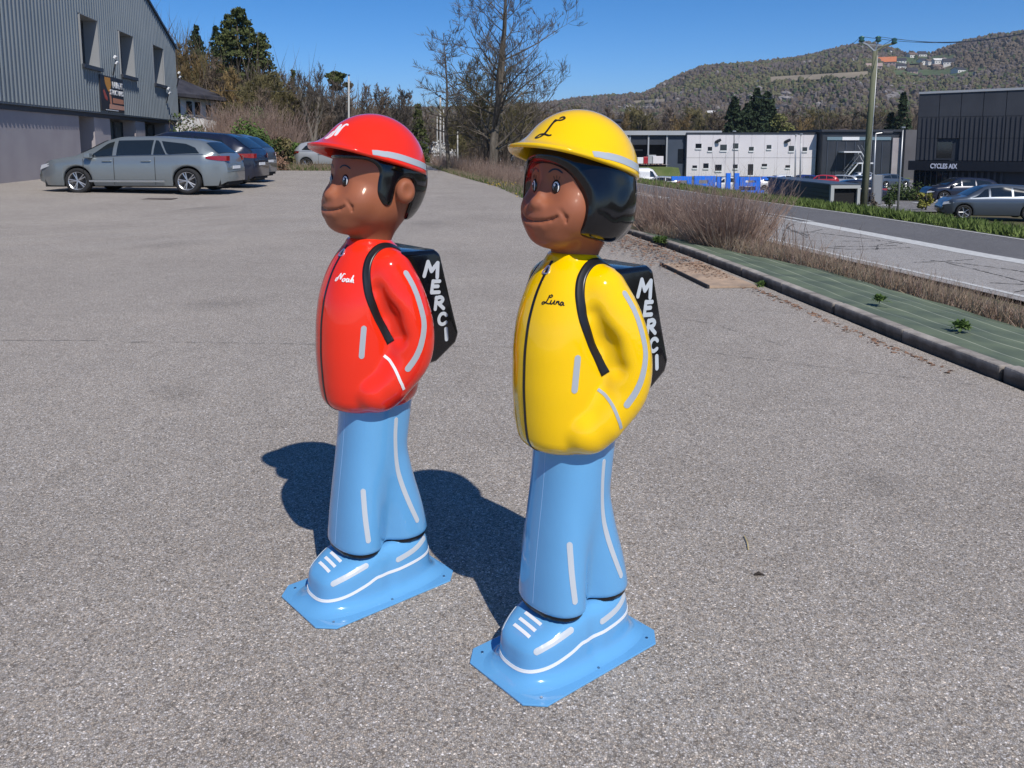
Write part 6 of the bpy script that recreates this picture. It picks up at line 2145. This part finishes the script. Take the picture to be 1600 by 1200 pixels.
for p, q, y in ((S(1328, 237), S(1338, 254), 0), (S(1325, 254), S(1308, 276), 0)):
    for yy in (0.1, 1.5):
        o = MB(); o.tube([p + Vector((0, yy, 0)), q + Vector((0, yy, 0))], .10, 4); o.build('stringer', m_white, st)
        o = MB(); o.tube([p + Vector((0, yy, 1.1)), q + Vector((0, yy, 1.1))], .04, 4); o.build('handrail', m_steel, st)
    o = MB()
    for k in range(9):
        c0 = p.lerp(q, (k + .5) / 9); o.box(c0.x - .13, c0.x + .13, .15, 1.45, c0.z - .02, c0.z + .02)
    o.build('treads', m_steel, st)
for u, v in ((1331, 254), (1347, 254), (1304, 237), (1326, 237)):
    a = S(u, v); o = MB(); o.tube([(a.x, .1, -.4), (a.x, .1, a.z)], .11 if u == 1331 else .06, 6); o.build('post', m_white if u == 1331 else m_dark, st)
house('brown gabled roof peeking over the black building, left of the wooden pole', 0, 0, 6, 8, 6.3, 1.9, m_anth, m_tile, R(80), loc=Vector((BX(1325) * 1.12, 160, -4.6)), group='roofs behind the black building')
house('brown gabled roof peeking over the black building, beside the bike shop', 0, 0, 5, 8, 6.4, 1.8, m_anth, m_tile, R(80), loc=Vector((BX(1421) * 1.1, 158, -4.6)), group='roofs behind the black building')
fb = thing('dark_building', 'plain dark building far behind, showing left of the yellow helmet crown', 'building', V(880, 118))
o = MB(); o.box(-4.1, 8, 0, 10, -.5, 8.6); o.build('wall', mat('dark_brown_cladding', (.05, .04, .042), .8), fb)
o = MB(); o.box(-4.3, 8.2, -.2, 10.2, 8.602, 8.9); o.build('roof', m_dark, fb)

# ------------------------------------------------------------------ bike shop
Ys = 62.0
def sx_(u): return at(u, 240, Ys).x
def sz_(v): return at(1460, v, Ys).z
base_z = val_z(Ys) + .03
SRZ = R(-35)
shop = thing('bike_shop', 'dark ribbed two storey bike shop at the right edge with a glazed ground floor', 'shop', (sx_(1430), Ys, base_z), SRZ)
def QX(u):
    k = (u - 800) / 1300 * 1.0
    return (k * Ys - sx_(1430)) / (math.cos(SRZ) - k * math.sin(SRZ)) + .35 * 0
def QZ(v): return sz_(v) - base_z
m_rib = noise_mat('dark_ribbed_cladding', (.045, .048, .058), (.060, .064, .075), .4, .5)
XR = 14.0
o = MB(); o.box(0, XR, .16, 16, -.4, QZ(147)); o.add([(0, .16, QZ(147)), (XR, .16, QZ(147)), (XR, .16, QZ(143)), (0, 16, QZ(147)), (XR, 16, QZ(147)), (XR, 16, QZ(143))], [(0, 1, 2), (0, 2, 5, 3), (3, 5, 4)])
o.build('core', m_anth, shop)
xx = 0.0; i = 0
while xx < XR - .2:
    w_ = 1.4
    zt = QZ(147) + (QZ(143) - QZ(147)) * xx / XR
    for z0, z1 in ((QZ(250), QZ(216) - .03), (QZ(216), QZ(183) - .03), (QZ(183), zt)):
        if z0 == QZ(250) and QX(1460) - .2 < xx + w_ / 2 < QX(1481) + .2: continue
        o = MB(); o.box(xx + .02, xx + w_ - .02, .06, .159, z0, z1); pnl = o.build('wall_panel', m_rib, shop)
        if z0 == QZ(250) or z0 == QZ(216):
            o = MB()
            for k in range(5): o.box(xx + .08 + k * .3, xx + .20 + k * .3, .0, .059, z0, z1)
            o.build('ribs', m_rib, pnl)
    xx += w_; i += 1
o = MB(); o.box(QX(1459), QX(1482), .05, .158, QZ(247), QZ(222)); w = o.build('window', m_glass, shop)
o = MB(); o.box(QX(1459) - .08, QX(1482) + .08, -.02, .049, QZ(247) - .12, QZ(247)); o.build('sill', m_dark, w)
o = MB(); o.box(-.02, XR, -.2, .155, QZ(150) * 0 + QZ(148.3), QZ(147)); o.build('flashing', m_white, shop) if False else None
ed = MB(); ed.add([(0, .0, QZ(147)), (XR, .0, QZ(143)), (XR, 16, QZ(143)), (0, 16, QZ(147)), (0, .0, QZ(147) + .16), (XR, .0, QZ(143) + .16), (XR, 16, QZ(143) + .16), (0, 16, QZ(147) + .16)], [(0, 3, 2, 1), (4, 5, 6, 7), (0, 1, 5, 4), (1, 2, 6, 5), (2, 3, 7, 6), (3, 0, 4, 7)])
ed.build('roof', m_band, shop)
o = MB(); o.box(-.35, XR, -.5, .055, QZ(265.5), QZ(251)); o.build('fascia', mat('fascia_black', (.008, .009, .014), .4), shop)
tx = text_mesh('CYCLES AIX', .42, .02, bold=.008); tx.materials.clear(); tx.materials.append(mat('pale_sign_letters', (.62, .66, .80), .5))
xs_ = [v_.co.x for v_ in tx.vertices]; ys_ = [v_.co.y for v_ in tx.vertices]
o = link('lettering', tx, shop, ((QX(1452) + QX(1493.5)) / 2, -.53, QZ(259)), (R(90), 0, 0))
o.scale = ((QX(1493.5) - QX(1452)) / (max(xs_) - min(xs_)), (QZ(255.3) - QZ(262.9)) / (max(ys_) - min(ys_)), 1)
for i in range(6):
    a = QX(1426) + i * (QX(1479) - QX(1426)) / 6; b_ = QX(1426) + (i + 1) * (QX(1479) - QX(1426)) / 6
    o = MB(); o.box(a + .03, b_ - .03, .10, .158, .05, QZ(266.5)); o.build('shop_window', m_glass, shop)
    o = MB(); o.box(a - .03, a + .029, .04, .157, 0, QZ(266.5)); o.build('mullion', m_dark, shop)
o = MB()
for k in range(9): o.box(QX(1481) + k * .4, QX(1481) + k * .4 + .16, -.05, .159, -.1, QZ(266.5))
o.build('ground_floor_ribs', m_rib, shop)
r = random.Random(201)
for i, (u, Y, w, h, lab) in enumerate(((1385, 58, 1.2, .7, 'dark low shrub right of the grey pylon'), (1405, 58, 1.5, .9, 'dark shrub left of the bike shop'), (1432, 57, 1.7, .8, 'wide dark shrub before the bike shop windows'), (1462, 56, 1.8, .9, 'dark shrub before the right bike shop windows'))):
    round_crown('shrub', lab, V(u, Y), 210 + i, h, w, m_leaf_dark, 'shrubs by the bike shop', 900, .14, .05, 'shrub', 10)
round_crown('shrub', 'yellow green shrub on the verge left of the grey blue car', V(1447, 42), 220, 1.0, .55, m_willow, None, 500, .12, .1, 'shrub', 7)
round_crown('shrub', 'small grey green shrub on the verge between the two lamp posts', V(1390, 42), 221, .8, .5, m_leaf_dark, None, 260, .12, .2, 'shrub', 6)
round_crown('shrub', 'sparse grey twiggy shrub on the verge right of the wooden pole', V(1366, 41.5), 222, .8, .4, m_twig_dark, None, 200, .10, .2, 'shrub', 6)

# ------------------------------------------------------------------ wooden pole, wires, lamp posts
m_wood = noise_mat('weathered_pole_wood', (.10, .115, .07), (.19, .19, .13), 4, .9, 7, stretch=(1, 1, .08))
pb = at(1348, 331, 38.9); ptp = at(1367.5, 80, 38.9)
pole = thing('utility_pole', 'leaning greenish wooden utility pole with three insulators on a Y shaped head', 'utility pole', pb)
rel = ptp - pb
MB().tube([(0, 0, -.5), rel * .5, rel], [.155, .13, .108], 12).build('pole', m_wood, pole, True)
MB().tube([(.17, -.02, -.5), rel * .5 + Vector((.145, -.02, 0)), rel + Vector((.115, -.02, -.2))], [.022, .022, .022], 6).build('cable_duct', m_steel, pole, True)
arms = [at(1346, 66, 38.9) - pb, at(1372, 66, 38.9) - pb, at(1397, 69, 38.9) - pb]
o = MB(); o.tube([rel + Vector((-.05, 0, 0)), at(1355, 70, 38.9) - pb, arms[0]], .05, 6); o.build('arm', m_steel, pole)
o = MB(); o.tube([rel + Vector((.05, 0, 0)), at(1380, 72, 38.9) - pb, arms[2] + Vector((0, 0, .03))], .05, 6); o.build('arm', m_wood, pole)
o = MB(); o.tube([at(1355, 70, 38.9) - pb, at(1380, 71, 38.9) - pb], .025, 5); o.build('cross_brace', m_steel, pole)
o = MB(); o.tube([rel, arms[1]], .04, 6); o.build('arm', m_steel, pole)
m_ins = mat('green_glass_insulator', (.03, .10, .08), .1, spec=.9)
for a in arms:
    MB().tube([a, a + Vector((0, 0, .05)), a + Vector((0, 0, .12)), a + Vector((0, 0, .22)), a + Vector((0, 0, .28))], [.05, .15, .10, .14, .04], 10).build('insulator', m_ins, pole, True)
m_wire = mat('power_wire', (.10, .12, .16), .5)
for a, (u2, v2, Y2), lab in ((arms[0], (1900, -30, 12), 'power line from the left insulator over the right edge'), (arms[1], (1900, -40, 14), 'power line from the middle insulator over the right edge'), (arms[2], (1900, -20, 16), 'power line from the right insulator over the right edge')):
    s0 = pb + a + Vector((0, 0, .25)); e0 = at(1640, 42 - Y2 * 1.1 + 18, 30)
    pts_ = [s0.lerp(e0, q / 16) - Vector((0, 0, .35 * math.sin(math.pi * q / 16))) for q in range(17)]
    tag(MB().tube(pts_, .011, 5).build('power_line', m_wire), lab, 'power line', 'power lines')
for a, lab in ((arms[0], 'power line from the left insulator towards the hill'), (arms[2], 'power line from the right insulator towards the hill')):
    s0 = pb + a + Vector((0, 0, .25)); e0 = at(1180, 150, 160)
    pts_ = [s0.lerp(e0, q / 16) - Vector((0, 0, 1.4 * math.sin(math.pi * q / 16))) for q in range(17)]
    tag(MB().tube(pts_, .012, 5).build('power_line', m_wire), lab, 'power line', 'power lines')

def lamp(u, vb, vt, Y, dx_top, arm, lab, r_=.05, grp='lamp posts in the valley car park', m=m_steel):
    b0 = at(u, vb, Y); t0 = at(u + dx_top, vt, Y) - b0
    t = thing('lamp_post', lab, 'lamp post', b0, 0, grp)
    MB().tube([(0, 0, -.3), t0 * .5, t0], [r_ * 1.2, r_, r_ * .7], 8).build('post', m, t, True)
    if arm:
        e0 = t0 + Vector((arm, 0, .03))
        MB().tube([t0 - Vector((0, 0, .03)), e0], .03, 6).build('arm', m, t)
        o = MB(); o.box(e0.x - .1 * (1 if arm > 0 else -1), e0.x + .45 * (1 if arm > 0 else -1), -.1, .1, e0.z - .05, e0.z + .05); bevel(o.build('lamp_head', m_dark, t), .02)
    else:
        MB().tube([t0, t0 + Vector((0, 0, .06))], .11, 8).build('lamp_head', m_steel, t)
lamp(1402, 338, 200, 38.5, 9, .0, 'tall thin lamp post on the verge left of the bike shop', .045)
lamp(1363, 313, 208, 46, 5.5, .45, 'lamp post with a short arm just right of the wooden pole', .05)
lamp(1147, 318, 206, 44, 0, 0, 'thin dark flagpole in front of the blue letters', .03, m=m_dark)
lamp(1242, 296, 211, 52, 1.5, 0, 'left post of the close pair in front of the panelled building', .045)
lamp(1250, 296, 210, 52, 1.5, 0, 'right post of the close pair in front of the panelled building', .05)
pgrp = 'pale poles beside the path'
m_cpole = noise_mat('pale_pole', (.42, .41, .38), (.52, .51, .48), 3, .8)
for u, vb, vt, Y, rr_, lab in ((688, 262, 150, 52, .07, 'tallest thick pale pole by the path, left of the bare trees'), (693, 250, 170, 70, .06, 'thinner pale pole just right of the thick one'), (683, 250, 180, 82, .06, 'thin far pole just left of the thick one'),
                           (715, 262, 205, 50, .05, 'short pale pole in front of the brown bare crowns'), (545, 262, 118, 56, .075, 'concrete pole rising behind the red helmet peak')):
    b0 = at(u, vb, Y); b0.z = ground_z(b0.x, Y); t0 = at(u, vt, Y) - b0
    t = thing('roadside_pole', lab, 'pole', b0, 0, pgrp)
    MB().tube([(0, 0, -.3), t0], [rr_, rr_ * .7], 8).build('post', m_cpole, t, True)
    MB().box(-rr_ * .9 + t0.x, rr_ * .9 + t0.x, -rr_, rr_, t0.z, t0.z + .06).build('cap', m_dark, t)
tag(MB().tube([at(545, 142, 56), at(420, 143, 58), at(240, 139, 62)], .012, 4).build('power_line', m_wire), 'wire running left from the concrete pole across the wood', 'power line', 'power lines')

pyl = thing('sign_pylon', 'plain grey rectangular pylon sign between the wooden pole and the dark off-roader', 'sign', V(1369, 50))
o = MB(); o.box(-.28, .28, -.08, .08, .0, 1.75); bevel(o.build('panel', mat('grey_pylon', (.22, .23, .24), .5), pyl), .02)
o = MB(); o.box(-.30, -.281, -.1, .1, 0, 1.77); o.box(.281, .30, -.1, .1, 0, 1.77); o.build('edge', m_steel, pyl)

# ------------------------------------------------------------------ blue letters seen from behind, and the shed
Yl = 45.0
m_blue = mat('blue_letters', (.02, .19, .85), .45)
lp = at(1040, 318, Yl)
sgn = thing('letter_sign', 'row of big bright blue standing letters seen from behind on the verge', 'sign', lp)
def LX(x): return at(1040 + x / 10, 300, Yl).x - lp.x
def LZ(y): return at(1140, 255 + y / 10, Yl).z - lp.z
def block(rects, nm='letter'):
    o = MB()
    for i, (a, b_, c0, d0) in enumerate(rects): o.box(LX(a), LX(b_), -.09 + .002 * i, .09 + .002 * i, LZ(d0), LZ(c0))
    return o.build(nm, m_blue, sgn)
block([(85, 400, 205, 268), (330, 400, 269, 385)])
block([(440, 770, 200, 262), (440, 508, 262.5, 320), (655, 770, 262.5, 320), (440, 770, 320.5, 362), (690, 765, 362.5, 410)])
block([(795, 862, 210, 450), (863, 934, 400, 450)])
block([(935, 1003, 155, 470)])
block([(1062, 1138, 155, 478)])
block([(1150, 1468, 215, 268), (1150, 1238, 268.5, 302), (1395, 1468, 268.5, 302), (1150, 1468, 302.5, 360), (1400, 1468, 360.5, 425), (1180, 1468, 425.5, 472)])
block([(1490, 1850, 210, 262), (1765, 1850, 262.5, 335)])
block([(1478, 1530, 420, 470)])
o = MB(); o.box(LX(1130), LX(1535), -.25, .3, LZ(560), LZ(473)); o.build('plinth', m_white, sgn)
o = MB(); o.box(LX(1130), LX(1535), .35, .42, LZ(472), LZ(375)); o.build('back_board', m_reveal, sgn)
o = MB()
for x in (365, 725, 830, 968, 1100): o.box(LX(x) - .04, LX(x) + .04, -.03, .03, LZ(640), LZ(420))
o.build('feet', m_dark, sgn)

sa = at(1297, 330, 36.6); sb = at(1343, 330, 36.6)
shed = thing('trolley_shed', 'low dark green box shed with a grey framed black open end on the verge', 'shed', (sa.x, 36.6, sa.z), R(4))
W2 = sb.x - sa.x; SH = 1.14; SLn = 7.4
o = MB()
for i in range(6):
    z0 = SH * i / 6; o.box(-.02, .02, .12 + .0, SLn, z0 + .008, z0 + SH / 6 - .008)
ob = None
m_green = mat('dark_green_panels', (.018, .032, .022), .5)
for i in range(6):
    z0 = SH * i / 6
    for xa in (0.0, W2 - .04):
        o = MB(); o.box(xa, xa + .04, .12, SLn, z0 + .006, z0 + SH / 6 - .006); o.build('side_panel', m_green, shed)
o = MB(); o.box(.05, W2 - .05, .14, SLn - .02, .01, SH - .03); o.build('dark_inside', m_black, shed)
o = MB(); o.box(-.06, W2 + .06, .0, SLn + .05, SH, SH + .06); o.build('roof', mat('slate_roof_sheet', (.06, .07, .085), .4), shed)
o = MB(); o.box(-.02, .13, -.03, .115, -.3, SH - .002); o.box(W2 - .11, W2 + .02, -.03, .115, -.3, SH - .002); o.box(.131, W2 - .111, -.03, .115, SH - .14, SH - .002)
o.build('front_frame', mat('light_grey_frame', (.40, .41, .40), .6), shed)

# ------------------------------------------------------------------ riders far down the road
def moto(u, Y, lab, rz, rider):
    x = (u - 800) / 1300 * Y
    t = thing('motorcycle', lab, 'motorcycle', (x, Y, -.885), rz, 'motorcycles on the road')
    for sx2 in (-.72, .72):
        ty, ri, br = make_wheel(.31, hi=False, spokes=5)
        wq = empty('wheel', (sx2, 0, .31), 0, t); wq.scale = (1, .6, 1); link('tyre', ty, wq); link('rim', ri, wq)
    o = MB(); o.tube([(-.7, 0, .8), (-.3, 0, .78), (.1, 0, .92), (.4, 0, .85)], [.08, .13, .17, .10], 8); o.build('tank_and_seat', navy, t, True)
    o = MB(); o.box(-.3, .3, -.15, .15, .28, .72); bevel(o.build('engine', m_under, t), .05)
    o = MB(); o.tube([(.72, 0, .31), (.45, 0, 1.02)], .035, 6); o.tube([(.42, -.35, 1.05), (.42, .35, 1.05)], .02, 6); o.build('fork_and_handlebar', m_steel, t)
    o = MB(); o.tube([(.55, 0, .92), (.66, 0, .92)], [.10, .08], 8); o.build('headlight', m_head_light, t)
    if rider:
        skel = [((-.2, 0, .92), .15), ((-.12, 0, 1.15), .16), ((-.02, 0, 1.38), .17), ((.0, 0, 1.52), .06), ((.03, 0, 1.66), .12)]
        me = bpy.data.meshes.new('body')
        vv = [s_[0] for s_ in skel]; rr2 = [s_[1] for s_ in skel]; ee = [(0, 1), (1, 2), (2, 3), (3, 4)]
        for sg in (1, -1):
            k = len(vv)
            vv += [(.02, sg * .20, 1.36), (.20, sg * .30, 1.14), (.40, sg * .30, 1.06), (.0, sg * .13, .88), (.22, sg * .20, .72), (.05, sg * .20, .34), (.18, sg * .2, .30)]
            rr2 += [.065, .05, .04, .09, .075, .05, .05]
            ee += [(2, k), (k, k + 1), (k + 1, k + 2), (0, k + 3), (k + 3, k + 4), (k + 4, k + 5), (k + 5, k + 6)]
        me.from_pydata(vv, ee, [])
        me.materials.append(mat('black_riding_suit', (.02, .02, .025), .7))
        pr = thing('person', 'person in dark riding clothes and helmet sitting on the left motorcycle', 'person', (x, Y, -.885), rz)
        bo = link('body', me, pr)
        bo.modifiers.new('skin', 'SKIN')
        for i, q in enumerate(me.skin_vertices[0].data): q.radius = (rr2[i], rr2[i]); q.use_root = (i == 0)
        sb2 = bo.modifiers.new('sub', 'SUBSURF'); sb2.levels = 2; sb2.render_levels = 2
        o = MB(); o.tube([(.03, 0, 1.56), (.03, 0, 1.66), (.03, 0, 1.76), (.03, 0, 1.81)], [.11, .145, .12, .04], 12); o.build('helmet', mat('dark_helmet', (.02, .02, .025), .2), pr, True)
moto(797, 79, 'motorcycle with a rider far down the road, left of the yellow helmet peak', R(-75), True)
moto(812, 74, 'dark motorcycle without a rider right of the ridden one, far down the road', R(150), False)


# ------------------------------------------------------------------ the air of the valley
m_haze = bpy.data.materials.new('haze_air'); m_haze.use_nodes = True
hn = m_haze.node_tree.nodes; hn.clear()
ho = hn.new('ShaderNodeOutputMaterial'); hv_ = hn.new('ShaderNodeVolumePrincipled')
hv_.inputs['Color'].default_value = (.80, .88, 1.0, 1); hv_.inputs['Density'].default_value = .00012; hv_.inputs['Anisotropy'].default_value = .2
m_haze.node_tree.links.new(hv_.outputs[0], ho.inputs['Volume'])
hz = MB(); hz.box(-6500, 6500, -6400, 7200, -80, 290)
o = hz.build('haze', m_haze); o['kind'] = 'stuff'
